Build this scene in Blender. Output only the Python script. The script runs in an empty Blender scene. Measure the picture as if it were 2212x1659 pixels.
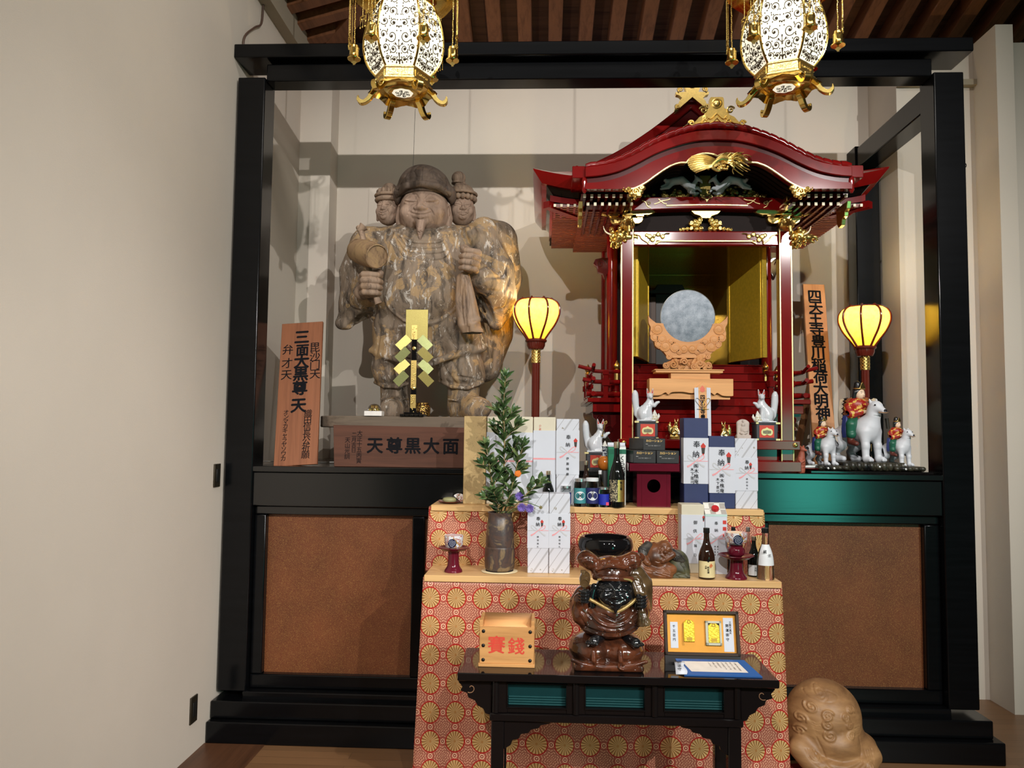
import bpy, bmesh, math, random
import numpy as np
from mathutils import Vector, Matrix, Euler
random.seed(7)
PI = math.pi
SC = bpy.context.scene
COL = SC.collection
# ------------------------------------------------------------------ camera, light, exposure
CAM_Z = 1.54
F_PX = 1660.0
PITCH, YAW, ROLL = 3.577, 2.367, 0.655
cam_data = bpy.data.cameras.new('camera')
cam_data.sensor_fit = 'HORIZONTAL'
cam_data.sensor_width = 36.0
cam_data.lens = F_PX / 2212 * 36.0
cam_data.clip_start = 0.05
cam = bpy.data.objects.new('camera', cam_data)
COL.objects.link(cam)
CAM_R = (Matrix.Rotation(math.radians(YAW), 3, 'Z') @ Matrix.Rotation(math.radians(90 + PITCH), 3, 'X')
		 @ Matrix.Rotation(math.radians(ROLL), 3, 'Z'))
cam.matrix_world = Matrix.Translation((0, 0, CAM_Z)) @ CAM_R.to_4x4()
SC.camera = cam
SC.view_settings.view_transform = 'Standard'
SC.view_settings.look = 'None'
SC.view_settings.gamma = 1.0
SC.view_settings.use_curve_mapping = False
SC.view_settings.exposure = 0.28
world = bpy.data.worlds.new('room_ambience')
world.use_nodes = True
SC.world = world
world.node_tree.nodes['Background'].inputs[0].default_value = (1.0, 0.92, 0.82, 1)
world.node_tree.nodes['Background'].inputs[1].default_value = 0.045
def spot(name, loc, aim, energy, color, size_deg, blend, radius):
	l = bpy.data.lights.new(name, 'SPOT')
	l.energy = energy; l.color = color; l.spot_size = math.radians(size_deg); l.spot_blend = blend
	l.shadow_soft_size = radius
	o = bpy.data.objects.new(name, l); COL.objects.link(o)
	o.location = loc
	o.rotation_euler = (Vector(aim) - Vector(loc)).to_track_quat('-Z', 'Y').to_euler()
	return o
def area(name, loc, aim, energy, color, sx, sy):
	l = bpy.data.lights.new(name, 'AREA')
	l.shape = 'RECTANGLE'; l.size = sx; l.size_y = sy; l.energy = energy; l.color = color
	o = bpy.data.objects.new(name, l); COL.objects.link(o)
	o.location = loc
	o.rotation_euler = (Vector(aim) - Vector(loc)).to_track_quat('-Z', 'Y').to_euler()
	return o
WARM = (1.0, 0.975, 0.94)
spot('track_spot_right', (3.4, -2.6, 4.35), (0.0, 4.6, 1.9), 740, WARM, 52, 0.55, 0.03)
spot('track_spot_left', (-0.9, -2.8, 4.35), (0.3, 4.6, 1.8), 600, WARM, 44, 0.6, 0.03)
spot('track_spot_middle', (1.5, -2.7, 4.35), (0.3, 4.4, 1.4), 330, WARM, 46, 0.6, 0.03)
spot('left_wall_fill', (3.6, -1.8, 3.0), (-1.645, 2.3, 0.4), 850, WARM, 42, 0.9, 0.45)  # added fill that brightens the lower left wall, not a lamp of the hall
area('overhead_fill', (0.4, 2.2, 4.9), (0.4, 2.5, 0.0), 32, (1.0, 0.94, 0.86), 3.4, 0.7)  # added soft fill from above, stands in for the general room light
area('garden_window_daylight', (4.05, -4.2, 1.0), (1.5, 3.9, 1.2), 22, (0.10, 0.95, 0.74), 1.0, 1.7)
# ------------------------------------------------------------------ helpers
def at(px, py, Y):
	"""point of the place seen at pixel (px,py) of the 2212x1659 frame, lying in the plane y = Y"""
	d = CAM_R @ Vector(((px - 1106) / F_PX, -(py - 829.5) / F_PX, -1))
	d *= Y / d.y
	return Vector((d.x, Y, d.z + CAM_Z))
class MB:
	def __init__(s):
		s.v = []; s.f = []; s.mi = []; s.m = 0; s.T = None
	def add(s, vs, fs, T=None):
		n = len(s.v)
		T = T if T is not None else s.T
		for p in vs:
			p = Vector(p)
			s.v.append(tuple(T @ p) if T is not None else tuple(p))
		for f in fs:
			s.f.append([i + n for i in f]); s.mi.append(s.m)
		return s
	def bb(s, x0, x1, y0, y1, z0, z1, T=None):
		vs = [(x, y, z) for z in (z0, z1) for y in (y0, y1) for x in (x0, x1)]
		return s.add(vs, [(0, 2, 3, 1), (4, 5, 7, 6), (0, 1, 5, 4), (1, 3, 7, 5), (3, 2, 6, 7), (2, 0, 4, 6)], T)
	def box(s, c, d, T=None):
		return s.bb(c[0] - d[0] / 2, c[0] + d[0] / 2, c[1] - d[1] / 2, c[1] + d[1] / 2, c[2] - d[2] / 2, c[2] + d[2] / 2, T)
	def lathe(s, prof, c=(0, 0, 0), n=32, T=None, a0=0.0, flute=None, sx=1.0, sy=1.0):
		"""prof: list of (r,z) from bottom to top, around local z"""
		vs = []; fs = []
		m = len(prof)
		for (r, z) in prof:
			for k in range(n):
				a = a0 + 2 * PI * k / n
				rr = r * (flute(a, z) if flute else 1)
				vs.append((c[0] + rr * math.cos(a) * sx, c[1] + rr * math.sin(a) * sy, c[2] + z))
		for i in range(m - 1):
			for k in range(n):
				k2 = (k + 1) % n
				fs.append((i * n + k, i * n + k2, (i + 1) * n + k2, (i + 1) * n + k))
		fs.append(tuple(range(n - 1, -1, -1)))
		fs.append(tuple((m - 1) * n + k for k in range(n)))
		return s.add(vs, fs, T)
	def cyl(s, a, b, r, r2=None, n=16, T=None):
		return s.tube([a, b], [r, r if r2 is None else r2], n, T)
	def tube(s, pts, r, n=8, T=None, flat=None, up=None, cap=True):
		"""sweep a circle (or ellipse when flat) along pts"""
		pts = [Vector(p) for p in pts]
		m = len(pts)
		rs = r if isinstance(r, (list, tuple)) else [r] * m
		vs = []; fs = []
		prev = None
		for i in range(m):
			t = (pts[min(i + 1, m - 1)] - pts[max(i - 1, 0)])
			if t.length < 1e-9: t = Vector((0, 0, 1))
			t.normalize()
			if prev is None:
				ref = Vector(up) if up else (Vector((0, 0, 1)) if abs(t.z) < 0.9 else Vector((0, 1, 0)))
				u = ref - t * ref.dot(t)
				if u.length < 1e-6:
					ref = Vector((1, 0, 0)); u = ref - t * ref.dot(t)
				u.normalize()
			else:
				u = prev - t * prev.dot(t)
				u.normalize()
			prev = u
			w = t.cross(u)
			for k in range(n):
				a = 2 * PI * k / n
				vs.append(pts[i] + u * (rs[i] * math.cos(a)) + w * (rs[i] * (flat or 1) * math.sin(a)))
		for i in range(m - 1):
			for k in range(n):
				k2 = (k + 1) % n
				fs.append((i * n + k, i * n + k2, (i + 1) * n + k2, (i + 1) * n + k))
		if cap:
			fs.append(tuple(range(n - 1, -1, -1)))
			fs.append(tuple((m - 1) * n + k for k in range(n)))
		return s.add(vs, fs, T)
	def prism(s, out, y0, y1, T=None, axis='y'):
		"""outline in (x,z) extruded from y0 to y1 (axis='y'); axis='z': outline (x,y) from z=y0 to y1; axis='x': outline (y,z)"""
		n = len(out)
		area2 = sum(out[i][0] * out[(i + 1) % n][1] - out[(i + 1) % n][0] * out[i][1] for i in range(n))
		if area2 < 0: out = out[::-1]
		mk = {'y': lambda a, b, t: (a, t, b), 'z': lambda a, b, t: (a, b, t), 'x': lambda a, b, t: (t, a, b)}[axis]
		vs = [mk(a, b, y0) for a, b in out] + [mk(a, b, y1) for a, b in out]
		f0 = tuple(range(n)); f1 = tuple(range(2 * n - 1, n - 1, -1))
		sides = [(i, i + n, (i + 1) % n + n, (i + 1) % n) for i in range(n)]
		fs = [f0, f1] + sides
		if axis != 'y': fs = [tuple(reversed(f)) for f in fs]
		return s.add(vs, fs, T)
	def strip(s, L, Rr):
		"""quads between two polylines of equal length"""
		n = len(L)
		return s.add(list(L) + list(Rr), [(i, i + 1, n + i + 1, n + i) for i in range(n - 1)])
	def slab(s, L, Rr, off):
		"""closed solid from the strip L-Rr thickened by vector off"""
		n = len(L)
		off = Vector(off)
		A = [Vector(p) for p in L]; B = [Vector(p) for p in Rr]
		vs = A + B + [p + off for p in A] + [p + off for p in B]
		fs = []
		for i in range(n - 1):
			fs += [(i, i + 1, n + i + 1, n + i), (2 * n + i, 3 * n + i, 3 * n + i + 1, 2 * n + i + 1),
				   (i, 2 * n + i, 2 * n + i + 1, i + 1), (n + i, n + i + 1, 3 * n + i + 1, 3 * n + i)]
		fs += [(0, n, 3 * n, 2 * n), (n - 1, 3 * n - 1, 4 * n - 1, 2 * n - 1)]
		return s.add(vs, fs)
	def ball(s, c, r, n=16, m=10, T=None):
		r = (r, r, r) if not isinstance(r, (tuple, list)) else r
		vs = [(c[0], c[1], c[2] - r[2])]
		fs = []
		for i in range(1, m):
			p = -PI / 2 + PI * i / m
			for k in range(n):
				a = 2 * PI * k / n
				vs.append((c[0] + r[0] * math.cos(p) * math.cos(a), c[1] + r[1] * math.cos(p) * math.sin(a), c[2] + r[2] * math.sin(p)))
		vs.append((c[0], c[1], c[2] + r[2]))
		for k in range(n): fs.append((0, 1 + (k + 1) % n, 1 + k))
		for i in range(m - 2):
			for k in range(n):
				k2 = (k + 1) % n
				fs.append((1 + i * n + k, 1 + i * n + k2, 1 + (i + 1) * n + k2, 1 + (i + 1) * n + k))
		b = 1 + (m - 2) * n; t = len(vs) - 1
		for k in range(n): fs.append((b + k, b + (k + 1) % n, t))
		return s.add(vs, fs, T)
	def build(s, name, mat, parent=None, bev=0.0, seg=2, ang=38, fix=False, smooth=True):
		me = bpy.data.meshes.new(name)
		me.from_pydata(s.v, [], s.f)
		mats = mat if isinstance(mat, (list, tuple)) else [mat]
		for m in mats: me.materials.append(m)
		if len(mats) > 1: me.polygons.foreach_set('material_index', s.mi)
		if fix:
			b = bmesh.new(); b.from_mesh(me)
			bmesh.ops.recalc_face_normals(b, faces=b.faces); b.to_mesh(me); b.free()
		return finish(me, name, parent, bev, seg, ang, smooth)
def finish(me, name, parent=None, bev=0.0, seg=2, ang=38, smooth=True):
	me.update()
	if smooth:
		me.polygons.foreach_set('use_smooth', [True] * len(me.polygons))
		me.set_sharp_from_angle(angle=math.radians(ang))
	o = bpy.data.objects.new(name, me)
	COL.objects.link(o)
	if parent is not None: o.parent = parent
	if bev > 0:
		b = o.modifiers.new('bevel', 'BEVEL')
		b.width = bev; b.segments = seg; b.limit_method = 'ANGLE'; b.angle_limit = math.radians(35)
	return o
def thing(name, label, cat, loc=(0, 0, 0), rz=0.0, group=None, rot=None):
	o = bpy.data.objects.new(name, None)
	COL.objects.link(o)
	o.empty_display_size = 0.05
	o.location = loc
	o.rotation_euler = rot if rot else (0, 0, rz)
	return tag(o, label, cat, group)
def tag(o, label, cat, group=None):
	o['label'] = label; o['category'] = cat
	if group: o['group'] = group
	return o
def struct(o):
	o['kind'] = 'structure'
	return o
def copy_tree(o, loc=None, rot=None, label=None, group=None):
	c = o.copy(); COL.objects.link(c)
	if loc is not None: c.location = loc
	if rot is not None: c.rotation_euler = rot
	if label: c['label'] = label
	if group: c['group'] = group
	for ch in list(o.children):
		d = ch.copy(); COL.objects.link(d); d.parent = c
		for g in list(ch.children):
			e = g.copy(); COL.objects.link(e); e.parent = d
	return c
def bez(ctrl, n=24):
	"""Catmull-Rom through control points"""
	P = [np.array(p, float) for p in ctrl]
	P = [2 * P[0] - P[1]] + P + [2 * P[-1] - P[-2]]
	out = []
	segs = len(P) - 3
	per = max(2, n // segs)
	for i in range(segs):
		p0, p1, p2, p3 = P[i:i + 4]
		for j in range(per):
			t = j / per
			out.append(tuple(0.5 * ((2 * p1) + (-p0 + p2) * t + (2 * p0 - 5 * p1 + 4 * p2 - p3) * t * t + (-p0 + 3 * p1 - 3 * p2 + p3) * t ** 3)))
	out.append(tuple(P[-2]))
	return out
def spiral(cx, cy, r0, r1, turns, a0, n=28, sgn=1):
	return [(cx + (r0 + (r1 - r0) * i / (n - 1)) * math.cos(a0 + sgn * 2 * PI * turns * i / (n - 1)),
			 cy + (r0 + (r1 - r0) * i / (n - 1)) * math.sin(a0 + sgn * 2 * PI * turns * i / (n - 1))) for i in range(n)]
# ------------------------------------------------------------------ lettering
def text_mesh(s, size, bold=0.0):
	cu = bpy.data.curves.new('lettering', 'FONT')
	cu.body = s; cu.size = size; cu.align_x = 'CENTER'; cu.align_y = 'CENTER'
	cu.resolution_u = 3
	o = bpy.data.objects.new('lettering', cu); COL.objects.link(o)
	dg = bpy.context.evaluated_depsgraph_get()
	me = bpy.data.meshes.new_from_object(o.evaluated_get(dg))
	v = [tuple(p.co) for p in me.vertices]; f = [tuple(p.vertices) for p in me.polygons]
	bpy.data.objects.remove(o); bpy.data.curves.remove(cu); bpy.data.meshes.remove(me)
	if bold > 0:        # heavier brush: the same glyph laid again, slightly displaced
		n = len(v); d = bold * size * 0.9
		sh = ((0, 0), (d, 0), (-d, 0), (0, d), (0, -d)) if bold > .016 else ((-d / 2, 0), (d / 2, 0))
		f = [tuple(i + k * n for i in p) for k in range(len(sh)) for p in f]
		v = [(x + a, y + c, z + 1e-5 * k) for k, (a, c) in enumerate(sh) for x, y, z in v]
	return v, f
def letter(mb, s, x, z, size, y=0.0, vert=True, step=1.1, bold=0.012, T=None, sx=1.0, slant=0.0, swing=0.0):
	"""write s centred at (x,z) (vertical: first glyph centre at z, going down) on the plane y, facing -y"""
	if vert:
		for i, ch in enumerate(s):
			if ch == ' ': continue
			v, f = text_mesh(ch, size, bold)
			k = math.sin(i * 2.7 + len(s)) * swing * size
			mb.add([(x + k + px * sx + slant * py, y - pz, z - i * size * step + py + 0.08 * px * swing) for px, py, pz in v], f, T)
	else:
		v, f = text_mesh(s, size, bold)
		mb.add([(x + px * sx, y - pz, z + py) for px, py, pz in v], f, T)
# ------------------------------------------------------------------ sculpting by signed distance
class SDF:
	def __init__(s, lo, hi, h):
		s.lo = np.array(lo, np.float32); s.h = h
		s.n = np.ceil((np.array(hi) - s.lo) / h).astype(int) + 1
		s.f = np.full(s.n, 1.0, np.float32)
	def reg(s, lo, hi):
		a = np.clip(np.floor((np.array(lo) - s.lo) / s.h).astype(int), 0, s.n)
		b = np.clip(np.ceil((np.array(hi) - s.lo) / s.h).astype(int) + 1, 0, s.n)
		sl = tuple(slice(int(i), int(j)) for i, j in zip(a, b))
		g = [s.lo[i] + s.h * np.arange(a[i], b[i], dtype=np.float32) for i in range(3)]
		return sl, g[0][:, None, None], g[1][None, :, None], g[2][None, None, :]
	def app(s, sl, d, op, k):
		a = s.f[sl]
		if a.size == 0: return
		if op == 'u':
			r = np.minimum(a, d)
			if k > 0:
				hh = np.maximum(k - np.abs(a - d), 0) / k; r = r - hh * hh * k * 0.25
		else:
			d = -d
			r = np.maximum(a, d)
			if k > 0:
				hh = np.maximum(k - np.abs(a - d), 0) / k; r = r + hh * hh * k * 0.25
		s.f[sl] = r
	def ell(s, c, r, rot=None, k=0.02, op='u'):
		r = (r, r, r) if not isinstance(r, (tuple, list)) else r
		R = max(r) + k + 2 * s.h
		sl, X, Y, Z = s.reg([i - R for i in c], [i + R for i in c])
		x, y, z = X - c[0], Y - c[1], Z - c[2]
		if rot is not None:
			m = np.array(Euler([math.radians(q) for q in rot]).to_matrix().transposed(), np.float32)
			x, y, z = (m[0, 0] * x + m[0, 1] * y + m[0, 2] * z, m[1, 0] * x + m[1, 1] * y + m[1, 2] * z, m[2, 0] * x + m[2, 1] * y + m[2, 2] * z)
		k0 = np.sqrt((x / r[0]) ** 2 + (y / r[1]) ** 2 + (z / r[2]) ** 2)
		k1 = np.sqrt((x / r[0] ** 2) ** 2 + (y / r[1] ** 2) ** 2 + (z / r[2] ** 2) ** 2) + 1e-9
		s.app(sl, k0 * (k0 - 1) / k1, op, k)
		return s
	def path(s, pts, rad, k=0.01, op='u'):
		pts = [np.array(p, np.float32) for p in pts]
		m = len(pts)
		rs = list(rad) if isinstance(rad, (tuple, list)) else [rad] * m
		R = max(rs) + k + 2 * s.h
		lo = np.min(pts, 0) - R; hi = np.max(pts, 0) + R
		sl, X, Y, Z = s.reg(lo, hi)
		best = None
		for i in range(m - 1):
			a, b = pts[i], pts[i + 1]
			ba = b - a; L = float(ba @ ba) + 1e-12
			x, y, z = X - a[0], Y - a[1], Z - a[2]
			t = np.clip((x * ba[0] + y * ba[1] + z * ba[2]) / L, 0, 1)
			d = np.sqrt((x - ba[0] * t) ** 2 + (y - ba[1] * t) ** 2 + (z - ba[2] * t) ** 2) - (rs[i] + (rs[i + 1] - rs[i]) * t)
			best = d if best is None else np.minimum(best, d)
		s.app(sl, best, op, k)
		return s
	def cap(s, a, b, ra, rb=None, k=0.02, op='u'):
		return s.path([a, b], [ra, ra if rb is None else rb], k, op)
	def box(s, c, half, rot=None, rnd=0.005, k=0.005, op='u'):
		R = float(np.linalg.norm(half)) + k + 2 * s.h
		sl, X, Y, Z = s.reg([i - R for i in c], [i + R for i in c])
		x, y, z = X - c[0], Y - c[1], Z - c[2]
		if rot is not None:
			m = np.array(Euler([math.radians(q) for q in rot]).to_matrix().transposed(), np.float32)
			x, y, z = (m[0, 0] * x + m[0, 1] * y + m[0, 2] * z, m[1, 0] * x + m[1, 1] * y + m[1, 2] * z, m[2, 0] * x + m[2, 1] * y + m[2, 2] * z)
		qx, qy, qz = np.abs(x) - half[0] + rnd, np.abs(y) - half[1] + rnd, np.abs(z) - half[2] + rnd
		d = np.sqrt(np.maximum(qx, 0) ** 2 + np.maximum(qy, 0) ** 2 + np.maximum(qz, 0) ** 2) + np.minimum(np.maximum(np.maximum(qx, qy), qz), 0) - rnd
		s.app(sl, d, op, k)
		return s
	def surf_y(s, x, z, lift=0.0):
		"""front-most (smallest y) surface at (x,z)"""
		i = min(max(int(round((x - s.lo[0]) / s.h)), 0), s.n[0] - 1); k = min(max(int(round((z - s.lo[2]) / s.h)), 0), s.n[2] - 1)
		col = s.f[i, :, k]
		w = np.nonzero(col < 0)[0]
		if len(w) == 0: return float(s.lo[1])
		j = w[0]
		if j == 0: return float(s.lo[1])
		t = col[j - 1] / (col[j - 1] - col[j])
		return float(s.lo[1] + (j - 1 + t) * s.h) - lift
	def groove(s, xz, r, k=0.004, op='s', lift=0.0):
		"""carve (or raise) a line drawn in (x,z) on the front surface"""
		pts = [(x, s.surf_y(x, z, lift), z) for x, z in xz]
		return s.path(pts, r, k, op)
	def obj(s, name, mat, parent=None, loc=(0, 0, 0)):
		f = s.f
		ins = f < 0
		c = np.zeros(np.array(f.shape) - 1, np.int8)
		for i in (0, 1):
			for j in (0, 1):
				for k in (0, 1):
					c += ins[i:f.shape[0] - 1 + i, j:f.shape[1] - 1 + j, k:f.shape[2] - 1 + k]
		act = np.argwhere((c > 0) & (c < 8))
		idx = np.full(c.shape, -1, np.int32)
		idx[act[:, 0], act[:, 1], act[:, 2]] = np.arange(len(act))
		co = [(i, j, k) for i in (0, 1) for j in (0, 1) for k in (0, 1)]
		val = np.stack([f[act[:, 0] + i, act[:, 1] + j, act[:, 2] + k] for i, j, k in co], 1)
		P = np.zeros((len(act), 3)); N = np.zeros(len(act))
		for a in range(8):
			for b in range(a + 1, 8):
				if sum(abs(p - q) for p, q in zip(co[a], co[b])) != 1: continue
				m = (val[:, a] < 0) != (val[:, b] < 0)
				t = np.where(m, val[:, a] / np.where(m, val[:, a] - val[:, b], 1), 0)
				t = np.clip(t, 0.02, 0.98)
				e = np.array(co[a]) + t[:, None] * (np.array(co[b]) - np.array(co[a]))
				P[m] += e[m]; N[m] += 1
		P = (act + P / N[:, None]) * s.h + s.lo - np.array(loc)
		F = []
		for ax in range(3):
			o1, o2 = [(1, 2), (2, 0), (0, 1)][ax]
			A = np.take(ins, range(f.shape[ax] - 1), ax); B = np.take(ins, range(1, f.shape[ax]), ax)
			e = np.argwhere(A != B)
			e = e[(e[:, o1] > 0) & (e[:, o2] > 0) & (e[:, o1] < f.shape[o1] - 1) & (e[:, o2] < f.shape[o2] - 1)]
			if len(e) == 0: continue
			d1 = np.zeros(3, int); d1[o1] = 1; d2 = np.zeros(3, int); d2[o2] = 1
			g = lambda q: idx[q[:, 0], q[:, 1], q[:, 2]]
			q = np.stack([g(e - d1 - d2), g(e - d2), g(e), g(e - d1)], 1)
			flip = ~ins[e[:, 0], e[:, 1], e[:, 2]]
			q[flip] = q[flip][:, ::-1]
			F.append(q)
		F = np.concatenate(F); F = F[(F >= 0).all(1)]
		me = bpy.data.meshes.new(name)
		me.vertices.add(len(P)); me.vertices.foreach_set('co', P.astype(np.float32).ravel())
		me.loops.add(len(F) * 4); me.loops.foreach_set('vertex_index', F.astype(np.int32).ravel())
		me.polygons.add(len(F)); me.polygons.foreach_set('loop_start', np.arange(0, len(F) * 4, 4, dtype=np.int32))
		me.polygons.foreach_set('use_smooth', [True] * len(F))
		me.materials.append(mat)
		me.update(calc_edges=True); me.validate()
		o = bpy.data.objects.new(name, me); COL.objects.link(o)
		if parent is not None: o.parent = parent
		return o
# ------------------------------------------------------------------ materials
def srgb(r, g, b):
	c = []
	for v in (r, g, b):
		v = v / 255.0
		c.append(v / 12.92 if v <= 0.04045 else ((v + 0.055) / 1.055) ** 2.4)
	return (c[0], c[1], c[2], 1.0)
class NT:
	def __init__(s, name):
		s.mat = bpy.data.materials.new(name)
		s.mat.use_nodes = True
		s.t = s.mat.node_tree
		s.b = s.t.nodes['Principled BSDF']
		s._co = None
	def node(s, typ, **kw):
		n = s.t.nodes.new(typ)
		for k, v in kw.items(): setattr(n, k, v)
		return n
	def link(s, a, b): s.t.links.new(a, b)
	def setv(s, sock, v):
		if hasattr(v, 'is_linked') or isinstance(v, bpy.types.NodeSocket): s.link(v, sock)
		else: sock.default_value = v
	def co(s, scale=None, kind='Object'):
		n = s.node('ShaderNodeTexCoord').outputs[kind]
		if scale is None: return n
		mp = s.node('ShaderNodeMapping'); s.link(n, mp.inputs[0]); mp.inputs['Scale'].default_value = scale
		return mp.outputs[0]
	def math(s, op, a, b=None, c=None):
		n = s.node('ShaderNodeMath', operation=op)
		s.setv(n.inputs[0], a)
		if b is not None: s.setv(n.inputs[1], b)
		if c is not None: s.setv(n.inputs[2], c)
		return n.outputs[0]
	def noise(s, vec, scale, detail=4, rough=0.55, dist=0.0):
		n = s.node('ShaderNodeTexNoise'); s.link(vec, n.inputs['Vector'])
		n.inputs['Scale'].default_value = scale; n.inputs['Detail'].default_value = detail
		n.inputs['Roughness'].default_value = rough; n.inputs['Distortion'].default_value = dist
		return n.outputs[0]
	def ramp(s, fac, stops, interp='LINEAR'):
		n = s.node('ShaderNodeValToRGB'); s.link(fac, n.inputs[0])
		n.color_ramp.interpolation = interp
		e = n.color_ramp.elements
		while len(e) < len(stops): e.new(0.5)
		for i, (p, c) in enumerate(stops):
			e[i].position = p; e[i].color = c
		return n.outputs[0]
	def mix(s, fac, a, b, blend='MIX'):
		n = s.node('ShaderNodeMix', data_type='RGBA', blend_type=blend)
		s.setv(n.inputs['Factor'], fac); s.setv(n.inputs[6], a); s.setv(n.inputs[7], b)
		return n.outputs[2]
	def bump(s, h, dist=0.002, strength=0.5):
		n = s.node('ShaderNodeBump'); s.link(h, n.inputs['Height'])
		n.inputs['Distance'].default_value = dist; n.inputs['Strength'].default_value = strength
		s.link(n.outputs[0], s.b.inputs['Normal'])
	def base(s, c): s.setv(s.b.inputs['Base Color'], c); return s
	def par(s, **kw):
		for k, v in kw.items(): s.setv(s.b.inputs[k.replace('_', ' ')], v)
		return s
def plain(name, c, rough=0.5, metal=0.0, var=0.06, scale=30, coat=0.0, bump=0.0, **kw):
	"""one colour with a slight procedural mottling"""
	n = NT(name)
	f = n.noise(n.co(), scale)
	d = tuple(x * (1 - var) for x in c[:3]) + (1,); u = tuple(min(1, x * (1 + var)) for x in c[:3]) + (1,)
	n.base(n.ramp(f, [(0.3, d), (0.7, u)]))
	n.par(Roughness=rough, Metallic=metal, **kw)
	if coat: n.par(Coat_Weight=coat, Coat_Roughness=0.06)
	if bump: n.bump(f, bump, 0.5)
	return n.mat
def wood(name, c1, c2, rough=0.5, axis='z', scale=1.0, coat=0.0):
	n = NT(name)
	sc = {'z': (26, 26, 1.6), 'x': (1.6, 26, 26), 'y': (26, 1.6, 26)}[axis]
	v = n.co(tuple(q * scale for q in sc))
	a = n.noise(v, 1.0, 6, 0.6, 0.6)
	g = n.noise(n.co(tuple(q * 4 * scale for q in sc)), 1.0, 3, 0.6)
	f = n.math('ADD', n.math('MULTIPLY', a, 0.75), n.math('MULTIPLY', g, 0.25))
	n.base(n.ramp(f, [(0.3, c2), (0.52, c1), (0.75, tuple(min(1, q * 1.15) for q in c1[:3]) + (1,))]))
	n.par(Roughness=rough, Specular_IOR_Level=0.3)
	if coat: n.par(Coat_Weight=coat, Coat_Roughness=0.1)
	n.bump(f, 0.0008, 0.4)
	return n.mat
# ================================================================== SETTING
def plaster(name, c):
	n = NT(name)
	a = n.noise(n.co(), 1.3, 4); b = n.noise(n.co(), 260, 3)
	lo = tuple(q * 0.93 for q in c[:3]) + (1,)
	n.base(n.ramp(a, [(0.3, lo), (0.7, c)])).par(Roughness=0.9)
	n.bump(b, 0.0015, 0.35)
	return n.mat
M_WALL = plaster('beige plaster', srgb(209, 198, 184))
M_TRIM = plaster('painted cornice', srgb(160, 148, 128))
M_BLUE = plain('dark blue painted board', srgb(84, 118, 160), 0.7)
def speck_panel():
	n = NT('speckled brown lacquer panel')
	a = n.noise(n.co(), 420, 2, 0.7)
	b = n.noise(n.co(), 5, 3)
	base = n.ramp(b, [(0.3, srgb(92, 48, 26)), (0.7, srgb(112, 60, 34))])
	sp = n.ramp(a, [(0.56, (0, 0, 0, 1)), (0.68, (1, 1, 1, 1))])
	n.base(n.mix(n.math('MULTIPLY', sp, 0.6), base, srgb(206, 160, 92)))
	n.par(Roughness=0.42, Metallic=0.15)
	n.bump(a, 0.0004, 0.5)
	return n.mat
M_SPECK = speck_panel()
nn = NT('black lacquered timber')
_f = nn.noise(nn.co((3, 3, 40)), 1.0, 4)
nn.base(nn.ramp(_f, [(0.3, (0.0016, 0.0018, 0.0022, 1)), (0.7, (0.003, 0.0033, 0.004, 1))])).par(Roughness=0.17, Specular_IOR_Level=0.27)
nn.bump(_f, 0.0006, 0.25)
M_BLACK = nn.mat
nn = NT('polished black shelf timber')
_f = nn.noise(nn.co((2, 2, 30)), 1.0, 4)
nn.base((0.002, 0.0022, 0.0026, 1)).par(Roughness=0.15, Specular_IOR_Level=0.85)
nn.bump(_f, 0.0008, 0.3)
M_SHELF = nn.mat
M_RAFTER = wood('reddish cedar rafter', srgb(132, 84, 54), srgb(100, 60, 36), 0.6, 'y')
M_BOARD = wood('dark ceiling board', srgb(104, 70, 46), srgb(66, 42, 26), 0.7, 'x')
def floor_mat():
	n = NT('oak floor boards')
	w = n.co((1, 1, 1))
	br = n.node('ShaderNodeTexBrick'); n.link(w, br.inputs['Vector'])
	br.inputs['Scale'].default_value = 1.0; br.inputs['Brick Width'].default_value = 0.9; br.inputs['Row Height'].default_value = 0.075
	br.inputs['Mortar Size'].default_value = 0.0012
	br.inputs['Color1'].default_value = srgb(126, 92, 62); br.inputs['Color2'].default_value = srgb(108, 78, 52); br.inputs['Mortar'].default_value = srgb(60, 42, 28)
	g = n.noise(n.co((3, 45, 1)), 1.0, 5)
	n.base(n.mix(n.math('MULTIPLY', g, 0.5), br.outputs[0], srgb(140, 104, 70))).par(Roughness=0.38)
	n.bump(g, 0.0006, 0.2)
	return n.mat
M_FLOOR = floor_mat()
XL, YB = -1.645, 5.15
b = MB(); b.bb(-3, 6, -4, 5.6, -0.08, 0); struct(b.build('floor', M_FLOOR))
b = MB(); b.bb(XL, XL + 0.30, 1.0, 3.80, 0, 0.004)
struct(b.build('trim_1', wood('dark floor border', srgb(92, 60, 40), srgb(66, 42, 28), 0.4, 'y')))
b = MB(); b.bb(XL - 0.1, XL, -1.2, 5.3, 0, 5.2)
wl = struct(b.build('wall_left', M_WALL))
b = MB(); b.bb(XL - 0.1, 5.0, YB, YB + 0.12, 0, 5.0)
struct(b.build('wall_back', M_WALL))
# shallow pier in the back left corner
b = MB(); b.bb(XL, -1.435, 4.97, YB, 0, 4.6)
struct(b.build('wall_left', M_WALL))
# right: the wall steps forward beyond the black frame
b = MB(); b.bb(2.17, 2.64, 4.74, YB, 0, 3.97); struct(b.build('wall_right', M_WALL))
b = MB(); b.bb(2.64, 2.74, 4.50, YB, 0, 3.97); b.bb(2.74, 5.0, 4.58, YB, 0, 3.90)
struct(b.build('wall_right', M_WALL))
b = MB(); b.bb(2.17, 2.64, 4.70, 4.74, 3.70, 3.735); struct(b.build('trim_2', M_TRIM))
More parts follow.
